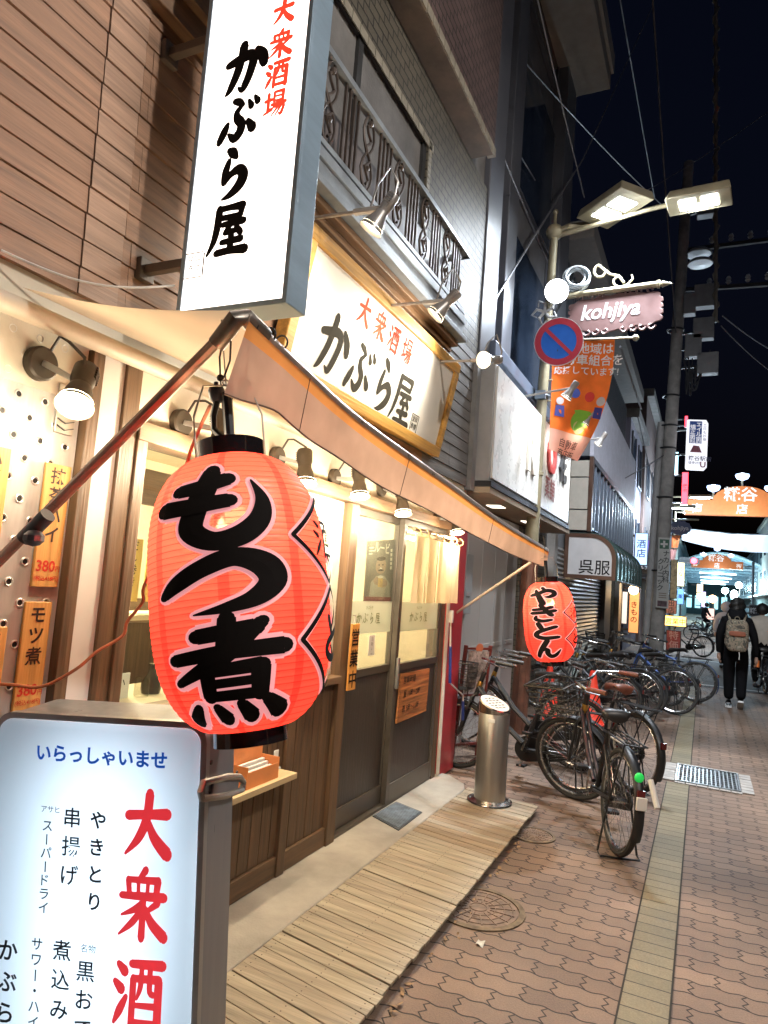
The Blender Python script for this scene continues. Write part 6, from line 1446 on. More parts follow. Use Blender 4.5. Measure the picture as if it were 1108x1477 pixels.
# small flags and second hanging sign behind the pole
t = thing('hanging_street_sign', 'dark blue plaque reading kohjiya behind the utility pole', 'hanging sign', at_y(982,761,26))
a = at_y(968,752,26); b_ = at_y(994,771,26); m = MB(); cx, cz = (a.x+b_.x)/2, (a.z+b_.z)/2
m.prism([(cx+.36*cos(q)*(1+.05*sin(12*q)),26,cz+.25*sin(q)*(1+.06*sin(12*q))) for q in [2*pi*i/48 for i in range(48)]], (0,.04,0)); pl = m.build('plaque', M('navy_plaque', (.06,.08,.16), .5), t)
m = MB(); m.text('kohjiya', (cx,25.985,cz+.10), X1, Z1, .20, .02, center=True); m.build('lettering', M('plaque_white', (.6,.6,.6)), pl)
m = MB(); m.cyl((-1.6,26.02,a.z+.08),(cx+.6,26.02,a.z+.08),.03); m.cyl((-1.6,26.02,0),(-1.6,26.02,6.5),.07); m.build('arm', CREAM, t)
for (x0,y0,x1,y1), mt, lb in (((969,772,981,790),'orange','small orange cloth flag behind the utility pole'),((967,791,976,808),'pink','small pink cloth flag hanging lower behind the utility pole')):
    a, b_ = at_y(x0,y0,25.8), at_y(x1,y1,25.8); t = thing('street_banner', lb, 'banner', (a.x,25.8,b_.z))
    m = MB(); m.grid(lambda u, v: V((a.x+(b_.x-a.x)*u*(1-.3*v), 25.8+.05*sin(u*8)+.15*u*v, a.z+(b_.z-a.z)*v)), 6, 6); m.build('cloth', cloth('flag_'+mt, (.75,.25,.10) if mt == 'orange' else (.6,.32,.30), .3), t)
    m = MB(); m.cyl((a.x-.15,25.8,a.z),(b_.x+.05,25.8,a.z),.015); m.cyl((a.x-.06,25.82,b_.z-.3),(a.x-.06,25.82,a.z+.1),.02); m.build('rod', CREAM, t)
# ---- overhead wires
def wire(a, b, sag, r, label, name='overhead_wire', mt=None, twist=False):
    a, b = V(a), V(b); pts = [a.lerp(b, s)-Z1*sag*4*s*(1-s) for s in [i/24 for i in range(25)]]
    m = MB(); m.tube(pts, r, 5)
    if twist:
        L = (b-a).length; n = int(L/.10); x, y, _ = frame_of(b-a)
        m.tube([a.lerp(b, i/n) + (x*cos(i*1.3)+y*sin(i*1.3))*r*1.6 for i in range(n+1)], r*.55, 4)
    tag(m.build(name, mt or M('wire_grey', (.20,.20,.22), .5, .3), origin=a), label, 'cable')
at3 = lambda px, py, Y: at_y(px, py, Y)
wire(at3(1033,-60,17), at3(1033,465,18.6), 0, .045, 'thick spiral wrapped cable dropping from the top of the photo to the pole boxes', 'wrapped_cable', M('wrap_grey', (.30,.27,.22), .6), True)
wire(at3(884,-60,9), at3(944,285,18), .0, .012, 'steel wire running from the top edge down to behind the LED heads, left of two')
wire(at3(939,-40,10), at3(975,480,18.8), .1, .016, 'steel wire running from the top edge past the outer LED head, right of two')
wire(at3(700,25,6.6), at3(960,300,17), .10, .010, 'wire crossing from the grey building down to behind the outer LED head')
wire(at3(762,-60,5.5), at3(843,285,8.1), .03, .008, 'wire from the top edge to the near LED head')
wire(at3(690,470,6.2), at3(842,228,9.8), -.0, .012, 'black wire rising from the balcony end past the grey building')
wire(at3(842,228,9.8), at3(940,12,12), .0, .010, 'wire climbing steeply from the eave of the grey building to the upper edge')
wire(at3(915,285,14), at3(1130,145,16), .08, .010, 'thin wire rising to the right edge above the LED heads')
wire(at3(675,90,5.7), at3(772,260,8.5), .02, .008, 'thin wire across the front of the grey building, upper one')
wire(at3(716,200,6.2), at3(800,400,9), .02, .008, 'thin wire across the front of the grey building, lower one')
wire(at3(1040,470,19), at3(1150,560,24), .15, .018, 'cable sagging from the pole boxes to the right edge, lower one')
wire(at3(1042,455,19), at3(1150,520,24), .15, .018, 'cable sagging from the pole boxes to the right edge, upper one')
wire(at3(895,500,12), at3(925,590,16), .0, .02, 'wire along the dark wall above the louvres')
wire(at3(901,690,17), at3(960,655,19), .02, .014, 'wire from the kimono shop to the utility pole')
wire(at3(920,600,20), at3(952,738,20.5), .02, .014, 'wire dropping behind the utility pole to the blue sign')
# ================================================================ BICYCLES (local: +Y forward, rear hub over y=-.53, front hub over y=.53)
TYRE = M('tyre_rubber', (.022,.021,.02), .75, var=.2, sc=20)
CHROME = M('dull_chrome', (.50,.50,.50), .25, 1, var=.15, sc=15)
BRACK = M('black_rack', (.018,.018,.019), .42, .2)
SADDLE = M('black_saddle', (.02,.018,.017), .42, var=.2)
def wheel(hub, r, parent, tyre=.021):
    m = MB(); m.ring(hub, r-tyre, tyre, X1, 44, 8); w_ = m.build('wheel', TYRE, parent)
    m = MB(); m.ring(hub, r-tyre*2.1, tyre*.62, X1, 44, 6); m.build('rim', CHROME, w_)
    m = MB(); m.cyl(hub-X1*.045, hub+X1*.045, .017, n=10); n = 28
    for i in range(n):
        a = 2*pi*i/n; o = .9*(1 if i % 2 else -1); s = .03*(1 if i % 4 < 2 else -1)
        m.tube([hub+V((s,.017*cos(a+o),.017*sin(a+o))), hub+V((0,(r-.045)*cos(a),(r-.045)*sin(a)))], .0013, 3, caps=False)
    m.build('spokes', CHROME, w_); return w_
def fender(hub, r, a0, a1, parent, mt):
    m = MB(); n = 20
    def f(u, v):
        a = a0+(a1-a0)*u; q = (v-.5)*2; rr = r+.022-.012*q*q; return hub + V((q*.030, rr*cos(a), rr*sin(a)))
    m.grid(f, n, 4); return m.build('mudguard', mt, parent)
STEER_P, STEER_D = V((0,.42,.60)), V((0,-.30,.95)).normalized()
def make_bike(label, colour, grip=BLACK, basket='wire', r=.33, child=False, saddle=SADDLE, metal=.2, frame='loop'):
    t = thing('bicycle', label, 'bicycle', (0,0,0), 'bicycles parked along the shop fronts')
    FR = M('bike_paint_%s' % '_'.join('%02d' % int(c*100) for c in colour), colour, .42, metal, var=.15, sc=14)
    rh, fh, bb = V((0,-.53,r)), V((0,.53,r)), V((0,-.08,.27))
    rear = wheel(rh, r, t)
    front = wheel(fh, r, t); front['steer'] = 1
    hb, ht = V((0,.40,.67)), V((0,.345,.85))
    m = MB(); m.cyl(hb-STEER_D*.02, ht+STEER_D*.02, .021, n=12); st = V((0,-.20,.70))
    if frame == 'loop':
        for s in (-.022,.022): m.tube([hb.lerp(ht,.35)+X1*s, V((s,.13,.46)), bb+V((s,.02,.05))], .0185, 8)
    else:
        m.tube([hb, bb], .020, 8); m.tube([ht-STEER_D*.02, st-V((0,-.015,.05))], .017, 8)
    m.tube([bb, st], .017, 8)
    for s in (-.055,.055):
        m.tube([bb+V((s*.6,-.03,0)), rh+X1*s], .011, 7); m.tube([st+V((s*.3,.0,-.10)), rh+X1*s], .009, 7)
    m.cyl(bb-X1*.04, bb+X1*.04, .026, n=12); m.build('frame', FR, t)
    m = MB(); m.lathe([(.0225,-.035),(.025,-.03),(.025,.03),(.0225,.035)], 14, hb.lerp(ht,.45), STEER_D); m.build('head_badge', M('brass_badge', (.55,.32,.08), .35, .9), t)
    m = MB()
    for s in (-.05,.05): m.tube([fh+X1*s, hb+V((s,.03,-.03)), hb+V((s*.6,.0,.0))], .012, 7)
    m.beam(hb+V((-.035,.0,0)), hb+V((.035,.0,0)), .03, .02); fk = m.build('fork', FR, t); fk['steer'] = 1
    top = ht+STEER_D*.13; m = MB(); m.cyl(ht, top, .013, n=8)
    m.tube([V((-.27,.06,.975)), V((-.26,.20,.985)), V((-.17,.33,1.0)), top+V((-.05,.01,.01)), top+V((.05,.01,.01)), V((.17,.33,1.0)), V((.26,.20,.985)), V((.27,.06,.975))], .0115, 8)
    for s in (-1, 1): m.tube([V((s*.22,.30,.985)), V((s*.245,.20,.955)), V((s*.25,.10,.945))], .006, 5)
    h_ = m.build('handlebar', CHROME, t); h_['steer'] = 1
    for s in (-1, 1):
        m = MB(); m.cyl(V((s*.2615,.19,.985)), V((s*.272,.04,.972)), .0175, n=10); g = m.build('grip', grip, h_)
    if basket:
        m = MB(); z0, z1 = .70, .93
        def lp(k):                                       # loop at height fraction k
            w2, y0, y1 = .145+.035*k, .455-.01*k, .72+.07*k; z = z0+(z1-z0)*k
            return [V((-w2,y0,z)),V((w2,y0,z)),V((w2,y1,z)),V((-w2,y1,z))]
        for k in (0,.2,.4,.6,.8,1): m.tube(lp(k)+[lp(k)[0]], .0075 if k == 1 else .004, 5)
        for e in range(4):
            for i in range(7):
                s = i/7; a = lp(0)[e].lerp(lp(0)[(e+1)%4], s); b_ = lp(1)[e].lerp(lp(1)[(e+1)%4], s); m.tube([a,b_], .0034, 4)
        for i in range(6): s = (i+.5)/6; m.tube([lp(0)[0].lerp(lp(0)[1],s), lp(0)[3].lerp(lp(0)[2],s)], .0034, 4)
        for s in (-.1,.1): m.tube([V((s,.50,z0)), fh+X1*s*.6], .005, 5)
        bk = m.build('basket', M('basket_wire_dark', (.06,.055,.05), .4, .6) if basket == 'wire' else M('basket_wire_pale', (.35,.34,.32), .35, .8), t); bk['steer'] = 1
    m = MB(); m.lathe([(0,-.03),(.032,-.03),(.040,.02),(.036,.035),(0,.04)], 16, V((.06,.60,.60)), Y1); lp_ = m.build('headlamp', DKSTEEL, t); lp_['steer'] = 1
    # saddle: a lofted nose-and-cheeks shape on a post
    m = MB(); m.cyl(st-V((0,-.02,.06)), st+V((0,-.025,.10)), .0125, n=8); m.build('seat_post', CHROME, t)
    m = MB(); sec = [(.155,.016,.0),(.10,.028,.012),(.03,.042,.016),(-.03,.075,.022),(-.08,.102,.030),(-.115,.100,.026),(-.135,.07,.008)]
    zc = .815; yc = -.225; k = 12; vs = []
    for y, w2, dz in sec: vs += [V((w2*cos(2*pi*i/k), yc+y, zc+dz+ (.026 if sin(2*pi*i/k) > 0 else .04)*sin(2*pi*i/k))) for i in range(k)]
    n = len(sec); m.add(vs, [(i*k+j, i*k+(j+1)%k, (i+1)*k+(j+1)%k, (i+1)*k+j) for i in range(n-1) for j in range(k)] + [tuple(range(k-1,-1,-1)), tuple((n-1)*k+j for j in range(k))]); m.build('saddle', saddle, t, smooth=60)
    fd = fender(rh, r, radians(62), radians(205), t, FR)
    ff = fender(fh, r, radians(38), radians(150), t, FR); ff['steer'] = 1
    # rack over the rear wheel
    m = MB(); z = r*2+.06
    for s in (-.06,-.02,.02,.06): m.tube([V((s,-.30,z)), V((s,-.72,z))], .0055, 5)
    m.tube([V((-.065,-.28,z)), V((-.065,-.74,z)), V((0,-.765,z)), V((.065,-.74,z)), V((.065,-.28,z)), V((-.065,-.28,z))], .006, 5)
    for s in (-.06,.06): m.tube([V((s,-.70,z)), rh+X1*s*1.1], .0055, 5); m.tube([V((s,-.40,z)), rh+X1*s*1.1], .0055, 5)
    m.build('rack', BRACK, t)
    m = MB(); m.box(V((0,-.53-(r+.03)*cos(radians(22)), r+(r+.03)*sin(radians(22)))), (.045,.02,.05)); m.build('reflector', M('dim_reflector', (.10,.012,.012), .2), t)
    # chain case, cranks, pedals
    m = MB(); a0 = bb+X1*.055; a1 = rh+X1*.055; d = (a1-a0).normalized(); nz = X1.cross(d); pts = []
    for i in range(13): q = -pi/2+pi*i/12; pts.append(a0-d*.105*cos(q)-nz*.105*sin(q))
    for i in range(9): q = -pi/2+pi*i/8; pts.append(a1+d*.055*cos(q)+nz*.055*sin(q))
    m.prism(pts, X1*.012); m.build('chain_case', BRACK, t)
    for s, q in ((1,radians(-70)),(-1,radians(110))):
        e = bb + V((s*.085, .165*cos(q), .165*sin(q))); m = MB(); m.beam(bb+X1*s*.075, e, .012,.022); m.build('crank', CHROME, t)
        m = MB(); m.box(e+X1*s*.055, (.085,.075,.022)); m.build('pedal', BLACK, t, bev=.004)
    # double-leg stand
    m = MB(); m.tube([rh+V((-.07,0,0)), V((-.125,-.565,.02)), V((-.125,-.62,.008)), V((.125,-.62,.008)), V((.125,-.565,.02)), rh+V((.07,0,0))], .007, 6); m.build('stand', BRACK, t)
    if child:
        m = MB(); m.grid(lambda u, v: V(((u-.5)*.30, -.70+.02*cos(u*6)+(.0 if v>.4 else .28*(1-v/.4)), .80+max(0,v-.4)*.75)), 8, 10); m.build('child_seat', M('child_seat_black', (.03,.03,.035), .5), t)
    return t
def steer(t, ang):
    q = Mx.Translation(STEER_P) @ Mx.Rotation(ang, 4, STEER_D) @ Mx.Translation(-STEER_P)
    for ch in t.children:
        if ch.get('steer'): ch.matrix_basis = q
    for ch in t.children:
        if 'steer' in ch: del ch['steer']
def place(t, rear, head, lean=0., st=0.):
    """rear wheel's ground point, heading in degrees to the left of the street's direction"""
    steer(t, radians(st)); a = radians(head)
    mt = Mx.Translation((rear[0],rear[1],0)) @ Mx.Rotation(a,4,'Z') @ Mx.Rotation(radians(lean),4,'Y') @ Mx.Translation((0,.53,0))
    t.location = mt.translation; t.rotation_euler = mt.to_euler(); return t
def recopy(src, label):
    def cp(o, par):
        c = o.copy(); COL.objects.link(c); c.parent = par
        for ch in list(o.children): cp(ch, c)
        return c
    c = cp(src, None); c['label'] = label; return c
BROWNG = M('brown_leather', (.17,.055,.03), .45, var=.25, sc=25)
near = make_bike('black bicycle nearest the viewer, rear wheel forward, with a green disc on its mudguard', (.018,.018,.02), BROWNG, 'wire')
m = MB(); q = V((0,-.53-.362*cos(radians(38)), .33+.362*sin(radians(38)))); m.ball(q, .030, 12, (1,.5,1)); m.build('green_disc', M('green_sticker', (.02,.62,.10), .4, var=0, emis=.15), near)
m = MB(); q = V((0,-.53-.365*cos(radians(14)), .33+.365*sin(radians(14)))); m.box(q,(.065,.014,.075)); m.build('white_plate', WHITEW, near, bev=.004)
m = MB(); m.tube([V((.05,-.86,.56)),V((.075,-.93,.42))], .017, 8); m.build('white_umbrella_clip', WHITEW, near)
m = MB(); m.ring(V((.06,-.28,.62)), .062, .009, V((1,.3,.2)), 20, 6); m.tube([V((.02,-.2,.66)),V((.07,-.30,.64)),V((.05,-.36,.55))], .008, 6); m.build('ring_lock', M('lock_grey', (.45,.44,.42), .35, .5), near)
place(near, (-.476,4.80), 25, 3, 48)
base2 = make_bike('black bicycle standing just behind the nearest one, with a brown leather saddle', (.02,.02,.022), BLACK, None, saddle=BROWNG)
p = at_z(917,1150); b2 = base2; 
plain = make_bike('black bicycle by the pale steel doors, its wheel showing left of the ashtray stand', (.016,.016,.018), BLACK, None); b3 = plain
b_bask = make_bike('black basket bicycle behind the ashtray stand, lower wheel at the edge of the deck', (.025,.022,.02), BLACK, 'wire', r=.30)
place(b2, (p.x-.05,p.y+.1), 44, 4, 15)
place(b3, (-1.05,6.75), 80, 5, 12)
row = [(-1.0,9.75,84,6,10),(-.80,10.2,80,8,-6),(-.72,10.6,86,6,14),(-.36,11.05,82,7,4),(-.52,11.75,78,9,20),(-.10,12.75,80,8,-8),(-.75,13.6,84,7,10)]
rl = ['black basket bicycle nearest in the packed row past the cones','dark basket bicycle second in the packed row past the cones','dark bicycle in the packed row, with its rear wheel half hidden','black bicycle in the packed row, its pale-rimmed wheel standing out by the walkway','dark bicycle tucked behind the pale-rimmed wheel of the packed row','blue bicycle of the packed row, its wheel reaching farthest into the street','dark bicycle last in the packed row, close to the utility pole']
silver = make_bike(rl[1], (.20,.21,.23), BLACK, 'pale', metal=.8, frame='diamond')
blue = make_bike(rl[5], (.03,.07,.22), BLACK, None, metal=.4, frame='diamond')
src = [None, silver, None, None, None, blue, None]
for i, (x, y, h, ln, stq) in enumerate(row):
    t = src[i] if src[i] else recopy(b_bask if i in (0,2,6) else plain, rl[i])
    for ch in t.children:
        if ch.name.split('.')[0] in ('wheel','fork','handlebar','basket','headlamp','mudguard') and ch.data.vertices and max(v.co.y for v in ch.data.vertices) > .3: ch['steer'] = 1
    place(t, (x,y), h, ln, stq)
for (px, py, h, lb) in ((1013,948,70,'bicycle parked alone past the orange lit box, nearer of two'),(1033,927,75,'bicycle parked alone past the orange lit box, farther of two')):
    p = at_z(px,py); t = recopy(plain, lb); t['group'] = 'bicycles parked along the shop fronts'; place(t, (p.x,p.y), h, 5, 0)
place(b_bask, (-.92,5.98), 86, 5, 8)
# ================================================================ PEOPLE
def skin_mesh(joints, edges, root=0, sub=2):
    """one continuous body: joints = (x,y,z,rx,ry)"""
    me = bpy.data.meshes.new('body'); me.from_pydata([j[:3] for j in joints], edges, [])
    o = bpy.data.objects.new('body', me); COL.objects.link(o)
    md = o.modifiers.new('skin', 'SKIN'); md.use_smooth_shade = True
    if not me.skin_vertices: o.modifiers.remove(md); md = o.modifiers.new('skin','SKIN')
    for v, j in zip(me.skin_vertices[0].data, joints): v.radius = (j[3], j[4] if len(j) > 4 else j[3])
    for v in me.skin_vertices[0].data: v.use_root = False
    me.skin_vertices[0].data[root].use_root = True
    sb = o.modifiers.new('sub', 'SUBSURF'); sb.levels = sub
    dg = bpy.context.evaluated_depsgraph_get(); dg.update()
    r = bpy.data.meshes.new_from_object(o.evaluated_get(dg)); bpy.data.objects.remove(o); return r
def person(label, at, J, E, mats, pick, face=0., root=0):
    t = thing('person', label, 'person', at)
    me = skin_mesh(J, E, root)
    for m in mats: me.materials.append(m)
    for p in me.polygons: p.material_index = pick(p.center)
    me.shade_smooth(); o = bpy.data.objects.new('body', me); COL.objects.link(o); o.parent = t; t.rotation_euler.z = face
    return t
def hands(mb, w, d, side):
    """palm with four curled fingers and a thumb, hanging from wrist w along d"""
    w = V(w); d = V(d).normalized(); x = V((0,1,0)); x = (x - d*x.dot(d)).normalized(); n = d.cross(x)*side
    mb.tube([w - d*.01, w+d*.045, w+d*.085], [.021,.030,.028], 8)
    for i, (o, l) in enumerate(((-.027,.062),(-.009,.072),(.009,.068),(.026,.052))):
        b = w+d*.08+x*o; mb.tube([b, b+d*l*.5+n*.006, b+d*l*.85+n*.022, b+d*l*.9+n*.036], [.0095,.009,.008,.006], 6)
    b = w+d*.025-x*.024; mb.tube([b, b+d*.03-x*.02+n*.008, b+d*.06-x*.022+n*.02], [.011,.010,.007], 6)
BLK = M('black_cotton', (.005,.005,.006), .85, var=.25, sc=12, bump=.8, bsc=9, spec=.12)
BLK2 = M('black_trousers', (.004,.004,.005), .9, var=.2, sc=9, bump=.8, bsc=8, spec=.12)
SKN = M('skin', (.40,.24,.17), .55, var=.06)
HAIR = M('black_hair', (.010,.009,.008), .5, var=.3, sc=40, bump=.6, bsc=80)
SHOEW = M('white_sole', (.6,.6,.6), .6); SHOEB = M('black_shoe', (.02,.02,.022), .6)
# walking man with a backpack, seen from behind (local +Y is where he walks)
J = [(0,0,.92,.150,.115),(0,.01,1.10,.150,.12),(0,.02,1.28,.175,.125),(0,.02,1.42,.14,.10),(0,.035,1.50,.06,.06),
     (-.17,.015,1.395,.085,.08),(-.245,-.01,1.16,.068,.068),(-.25,.05,.95,.052,.052),(-.248,.075,.86,.036,.04),
     (.17,.015,1.395,.085,.08),(.255,.02,1.16,.068,.068),(.285,.08,.95,.052,.052),(.295,.10,.84,.036,.04),
     (-.09,.0,.82,.115,.115),(-.095,.07,.48,.085,.09),(-.09,.08,.12,.070,.075),
     (.09,.0,.82,.115,.115),(.085,.02,.48,.085,.09),(.075,-.14,.16,.070,.075)]
E = [(0,1),(1,2),(2,3),(3,4),(3,5),(5,6),(6,7),(7,8),(3,9),(9,10),(10,11),(11,12),(0,13),(13,14),(14,15),(0,16),(16,17),(17,18)]
p = at_z(1060,1022); man = person('person in black hoodie and wide black trousers walking away with a camouflage backpack', (p.x,p.y,0), J, E, [BLK, BLK2], lambda c: 1 if c.z < .90 and abs(c.x) < .22 else 0, radians(-3))
AT = V((p.x,p.y,0)); man.rotation_euler.z = 0
def mp(mb): mb.v = [v + AT for v in mb.v]; return mb
m = MB(); m.ball((0,.045,1.62),.105,20,(.86,1.0,1.16)); m.ball((0,.145,1.60),.022,8,(.8,1.1,1)); m.ball((-.09,.05,1.61),.022,8,(.5,.9,1.4)); m.ball((.09,.05,1.61),.022,8,(.5,.9,1.4)); mp(m).build('head', SKN, man, smooth=60)
rhh = random.Random(3); m = MB()
def hood(u, v):
    a = 2*pi*u; ph = pi*(.02+.80*v); r = .122+.012*sin(3*a+1)*sin(ph)+.004*sin(7*a)*sin(ph)+.012*sin(9*ph+2*a)*sin(ph)
    return V((r*.95*sin(ph)*cos(a), .030+r*1.02*sin(ph)*sin(a)*(1 if sin(a) < 0 else .75)-.012, 1.635+r*1.18*cos(ph)-(.02 if v > .8 else 0)))
m.grid(hood, 28, 16); mp(m).build('hair', HAIR, man, smooth=70)
m = MB(); m.lathe([(.10,1.40),(.155,1.43),(.160,1.48),(.140,1.53),(.118,1.575),(.10,1.60)], 24, (0,.01,0)); mp(m).build('hood', BLK, man, smooth=60)
m = MB(); hands(m, (-.248,.082,.845), (0,.15,-1), 1); hands(m, (.296,.105,.825), (.03,.15,-1), -1); mp(m).build('hand', SKN, man, smooth=60)
for (x,y,z,pt) in ((-.09,.10,.0,0.),(.075,-.10,.035,.55)):
    m = MB(); k = 14
    def sh(u, v, pt=pt, x=x, y=y, z=z):
        L_ = -.10+.27*v; w2 = .046*(1-.35*abs(v-.55)); hgt = .085*(1-v)**.6+.028
        a = 2*pi*u; q = V((w2*cos(a), L_, .030+hgt*.5+hgt*.5*sin(a)))
        if pt: q = V((q.x, (q.y-.12)*cos(pt)+q.z*sin(pt)*.6+.12, q.z*cos(pt)-(q.y-.12)*sin(pt)))
        return V((x,y,z-(.03 if pt else 0)))+q
    m.grid(sh, k, 10); s_ = mp(m).build('shoe', SHOEB, man, smooth=60)
    m = MB(); po = [(-.042,-.105),(.042,-.105),(.048,.05),(.038,.16),(0,.18),(-.038,.16),(-.048,.05)]
    P = []
    for zz in (.004,.032):
        for a, b_ in po:
            q = V((a,b_,zz))
            if pt: q = V((q.x, (q.y-.12)*cos(pt)+q.z*sin(pt)*.6+.12, q.z*cos(pt)-(q.y-.12)*sin(pt)))
            P.append(V((x,y,z-(.03 if pt else 0)))+q)
    n = 7; m.add(P, [tuple(range(n-1,-1,-1)), tuple(range(n,2*n))]+[(i,(i+1)%n,n+(i+1)%n,n+i) for i in range(n)]); mp(m).build('sole', SHOEW, s_)
# backpack
bp = thing('backpack', 'worn grey-brown camouflage backpack with a rust flap on the back of the walking person', 'backpack', AT+V((0,-.15,.95)))
CAMO = bpy.data.materials.new('camouflage'); CAMO.use_nodes = True; nt_ = CAMO.node_tree
tc_ = nt_.nodes.new('ShaderNodeTexCoord'); ns_ = nt_.nodes.new('ShaderNodeTexNoise'); ns_.inputs['Scale'].default_value = 14; ns_.inputs['Detail'].default_value = 3
cr_ = nt_.nodes.new('ShaderNodeValToRGB'); cr_.color_ramp.interpolation = 'CONSTANT'
for pos, c in ((0,(.05,.045,.035,1)),(.42,(.20,.155,.11,1)),(.52,(.11,.10,.07,1)),(.62,(.26,.22,.17,1))):
    e_ = cr_.color_ramp.elements[0] if pos == 0 else cr_.color_ramp.elements.new(pos); e_.color = c; e_.position = pos
nt_.links.new(tc_.outputs['Object'], ns_.inputs['Vector']); nt_.links.new(ns_.outputs[0], cr_.inputs[0]); nt_.links.new(cr_.outputs[0], nt_.nodes['Principled BSDF'].inputs['Base Color']); nt_.nodes['Principled BSDF'].inputs['Roughness'].default_value = .85
def sq(u, v, w2, d2, h2, c, pw=.45):
    a = 2*pi*u; ph = pi*v; f = lambda t: (abs(t)**pw)*(1 if t >= 0 else -1)
    return V(c)+V((w2*f(sin(ph))*f(cos(a)), d2*f(sin(ph))*f(sin(a)), h2*f(cos(ph))))
m = MB(); m.grid(lambda u, v: sq(u,v,.165,.10,.25,(0,-.215,1.17)), 32, 18); mp(m).build('body', CAMO, bp, smooth=50)
m = MB(); m.grid(lambda u, v: sq(u,v,.14,.05,.11,(0,-.315,1.03)), 28, 14); mp(m).build('front_pocket', CAMO, bp, smooth=50)
m = MB(); m.grid(lambda u, v: sq(u,v,.12,.02,.04,(0,-.318,1.20)), 20, 10); mp(m).build('rust_flap', M('rust_cloth', (.24,.075,.04), .8, var=.2), bp, smooth=50)
for s in (-1, 1):
    m = MB(); pts = [V((s*.10,-.13,1.40)),V((s*.12,-.06,1.495)),V((s*.13,.05,1.49)),V((s*.14,.13,1.36)),V((s*.15,.12,1.15)),V((s*.155,-.05,1.03)),V((s*.14,-.15,1.0))]
    m.tube(pts, .020, 6); mp(m).build('strap', M('strap_olive', (.17,.14,.10), .8), bp)
m = MB(); m.ring((0,-.19,1.43),.035,.007,Y1,14,5); mp(m).build('grab_loop', M('strap_olive', (.17,.14,.10)), bp)
m = MB(); m.tube([V((.03,-.33,.93)),V((.035,-.34,.86)),V((.03,-.335,.80))], .006, 5); mp(m).build('pull_tag', WHITEW, bp)
# orange can in his right hand
m = MB(); c = V((.315,.125,.735)); m.lathe([(0,-.055),(.028,-.055),(.03,-.048),(.03,.048),(.026,.055),(0,.055)], 16, c, (0,.2,1)); o = mp(m).build('drink_can', M('can_orange', (.65,.17,.04), .3, .4), None, origin=AT+c); tag(o, 'orange drink can held low in the right hand of the walking person', 'can')
# cyclist in a white jacket at the right edge, riding away
cyb = recopy(plain, 'bicycle ridden by the person in the white jacket at the right edge'); cyb['group'] = 'bicycles ridden on the street'
CP = at_z(1104,1001); place(cyb, (CP.x,CP.y), 4, 0, 0)
J = [(0,-.22,.90,.145,.12),(0,-.19,1.08,.150,.125),(0,-.12,1.27,.175,.13),(0,-.07,1.40,.13,.10),(0,-.03,1.47,.058,.058),
     (-.17,-.07,1.375,.085,.08),(-.25,.0,1.16,.066,.066),(-.265,.12,1.02,.045,.045),
     (.17,-.07,1.375,.085,.08),(.25,.0,1.16,.066,.066),(.265,.12,1.02,.045,.045),
     (-.10,-.12,.86,.105,.105),(-.11,.10,.62,.08,.08),(-.10,-.02,.24,.058,.06),(-.10,.04,.16,.045,.05),
     (.10,-.12,.86,.105,.105),(.11,.14,.72,.08,.08),(.10,.02,.42,.058,.06),(.10,.09,.38,.045,.05)]
E = [(0,1),(1,2),(2,3),(3,4),(3,5),(5,6),(6,7),(3,8),(8,9),(9,10),(0,11),(11,12),(12,13),(13,14),(0,15),(15,16),(16,17),(17,18)]
WJ = M('white_jacket', (.50,.44,.37), .8, var=.12, sc=7, bump=.4, bsc=14)
O = CP + V((-.04,.53,0))
cy = person('person in a cream white jacket riding away on a bicycle at the right edge', O, J, E, [WJ, BLK2], lambda c: 1 if c.z < .93 else 0)
AT = O
m = MB(); m.ball((0,.01,1.60),.105,18,(.86,1.0,1.14)); mp(m).build('head', SKN, cy, smooth=60)
m = MB(); m.grid(lambda u, v: V((.116*sin(pi*.78*v)*cos(2*pi*u), -.008+.122*sin(pi*.78*v)*sin(2*pi*u)*(1 if sin(2*pi*u) < 0 else .75), 1.612+.125*cos(pi*.78*v))), 24, 14); mp(m).build('hair', HAIR, cy, smooth=60)
m = MB(); hands(m,(-.265,.12,1.02),(0,.8,-.5),1); hands(m,(.265,.12,1.02),(0,.8,-.5),-1); mp(m).build('hand', SKN, cy, smooth=60)
for x, y, z in ((-.10,.06,.09),(.10,.11,.31)): m = MB(); m.grid(lambda u, v: sq(u,v,.045,.12,.045,(x,y+.03,z),.7), 14, 10); mp(m).build('shoe', SHOEB, cy, smooth=60)
# person with a white hood ahead of the walking man
PP = at_z(1046,965); AT = V((PP.x,PP.y,0))
J = [(0,0,.92,.145,.115),(0,.0,1.10,.155,.13),(0,.01,1.28,.18,.14),(0,.01,1.40,.14,.11),(0,.02,1.47,.06,.06),(-.18,.01,1.37,.09,.085),(-.25,.02,1.14,.07,.07),(-.25,.08,.93,.05,.05),
     (.18,.01,1.37,.09,.085),(.25,.02,1.14,.07,.07),(.25,.08,.93,.05,.05),(-.09,0,.82,.105,.11),(-.09,.1,.48,.075,.08),(-.09,.14,.10,.06,.06),(.09,0,.82,.105,.11),(.09,-.02,.48,.075,.08),(.09,-.12,.12,.06,.06)]
E = [(0,1),(1,2),(2,3),(3,4),(3,5),(5,6),(6,7),(3,8),(8,9),(9,10),(0,11),(11,12),(12,13),(0,14),(14,15),(15,16)]
WH = M('white_hooded_jacket', (.55,.53,.58), .8, var=.08, sc=6)
pw_ = person('person in a white hooded jacket walking ahead, mostly hidden by the backpacker', AT, J, E, [WH, BLK2], lambda c: 1 if c.z < .90 and abs(c.x) < .2 else 0)
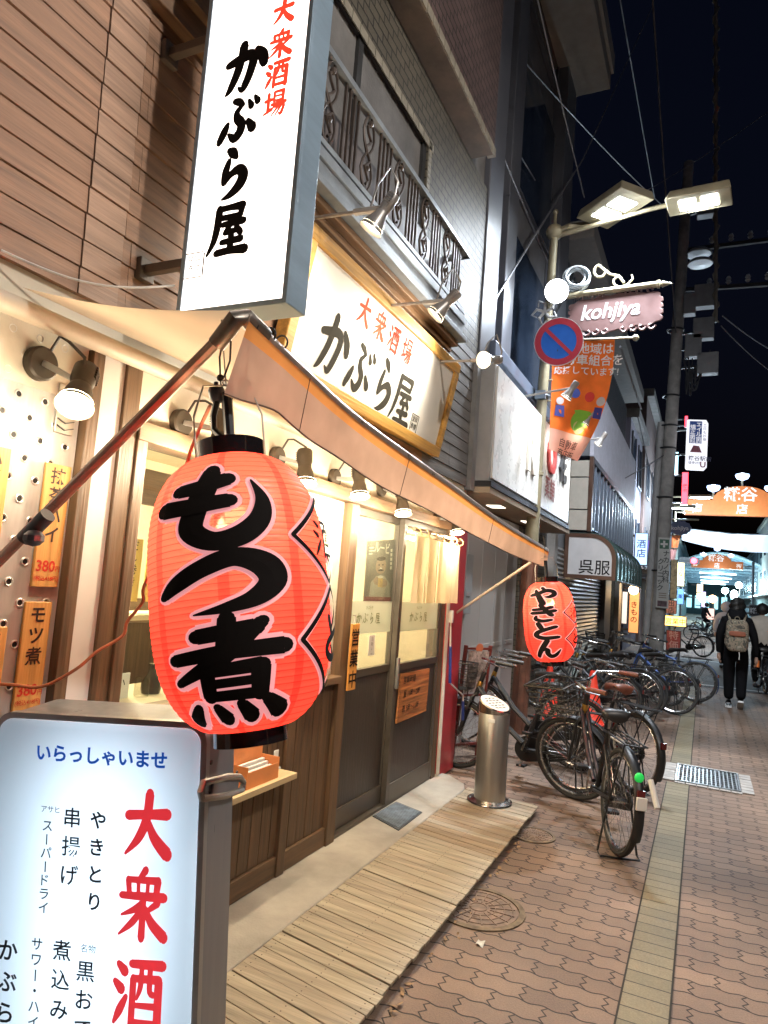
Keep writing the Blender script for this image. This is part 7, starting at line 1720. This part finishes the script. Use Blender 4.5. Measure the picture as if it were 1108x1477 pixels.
m = MB(); m.grid(lambda u, v: V((.135*sin(pi*.85*v)*cos(2*pi*u), .01+.14*sin(pi*.85*v)*sin(2*pi*u), 1.60+.15*cos(pi*.85*v))), 22, 14); mp(m).build('hood', WH, pw_, smooth=60)
m = MB(); hands(m,(-.25,.08,.92),(0,.15,-1),1); hands(m,(.25,.08,.92),(0,.15,-1),-1); mp(m).build('hand', SKN, pw_, smooth=60)
for x, y in ((-.09,.17),(.09,-.08)): m = MB(); m.grid(lambda u, v: sq(u,v,.045,.13,.045,(x,y,.05),.7), 14, 10); mp(m).build('shoe', SHOEB, pw_, smooth=60)
# dark rider far down the street
FP = at_z(1004,915); fb_ = recopy(plain, 'bicycle under the dark rider far down the street'); fb_['group'] = 'bicycles ridden on the street'; place(fb_, (FP.x,FP.y), -70, 0, 0)
for ch in fb_.children: pass
AT = V((FP.x,FP.y,0)); a_ = radians(-70); ctr = V((FP.x,FP.y,0))+V((-sin(a_)*.53,cos(a_)*.53,0))
J = [(0,-.22,.90,.145,.12),(0,-.19,1.08,.150,.125),(0,-.12,1.27,.175,.13),(0,-.07,1.40,.13,.10),(0,-.03,1.47,.058,.058),(-.17,-.07,1.375,.085,.08),(-.25,.0,1.16,.066,.066),(-.265,.12,1.02,.045,.045),(.17,-.07,1.375,.085,.08),(.25,.0,1.16,.066,.066),(.265,.12,1.02,.045,.045),
     (-.10,-.12,.86,.105,.105),(-.11,.10,.62,.08,.08),(-.10,-.02,.24,.058,.06),(.10,-.12,.86,.105,.105),(.11,.14,.72,.08,.08),(.10,.02,.42,.058,.06)]
E = [(0,1),(1,2),(2,3),(3,4),(3,5),(5,6),(6,7),(3,8),(8,9),(9,10),(0,11),(11,12),(12,13),(0,14),(14,15),(15,16)]
fr = person('person in dark clothes sitting on a bicycle far down the street', ctr, J, E, [BLK, BLK2], lambda c: 1 if c.z < .93 else 0, a_)
AT = ctr; fr.rotation_euler.z = 0
m = MB(); m.ball((0,.01,1.60),.105,16,(.86,1,1.14)); mp(m).build('head', SKN, fr, smooth=60)
m = MB(); m.ball((0,-.015,1.625),.115,16,(.9,1,1.1)); mp(m).build('hair', HAIR, fr, smooth=60)
fr.rotation_euler.z = a_
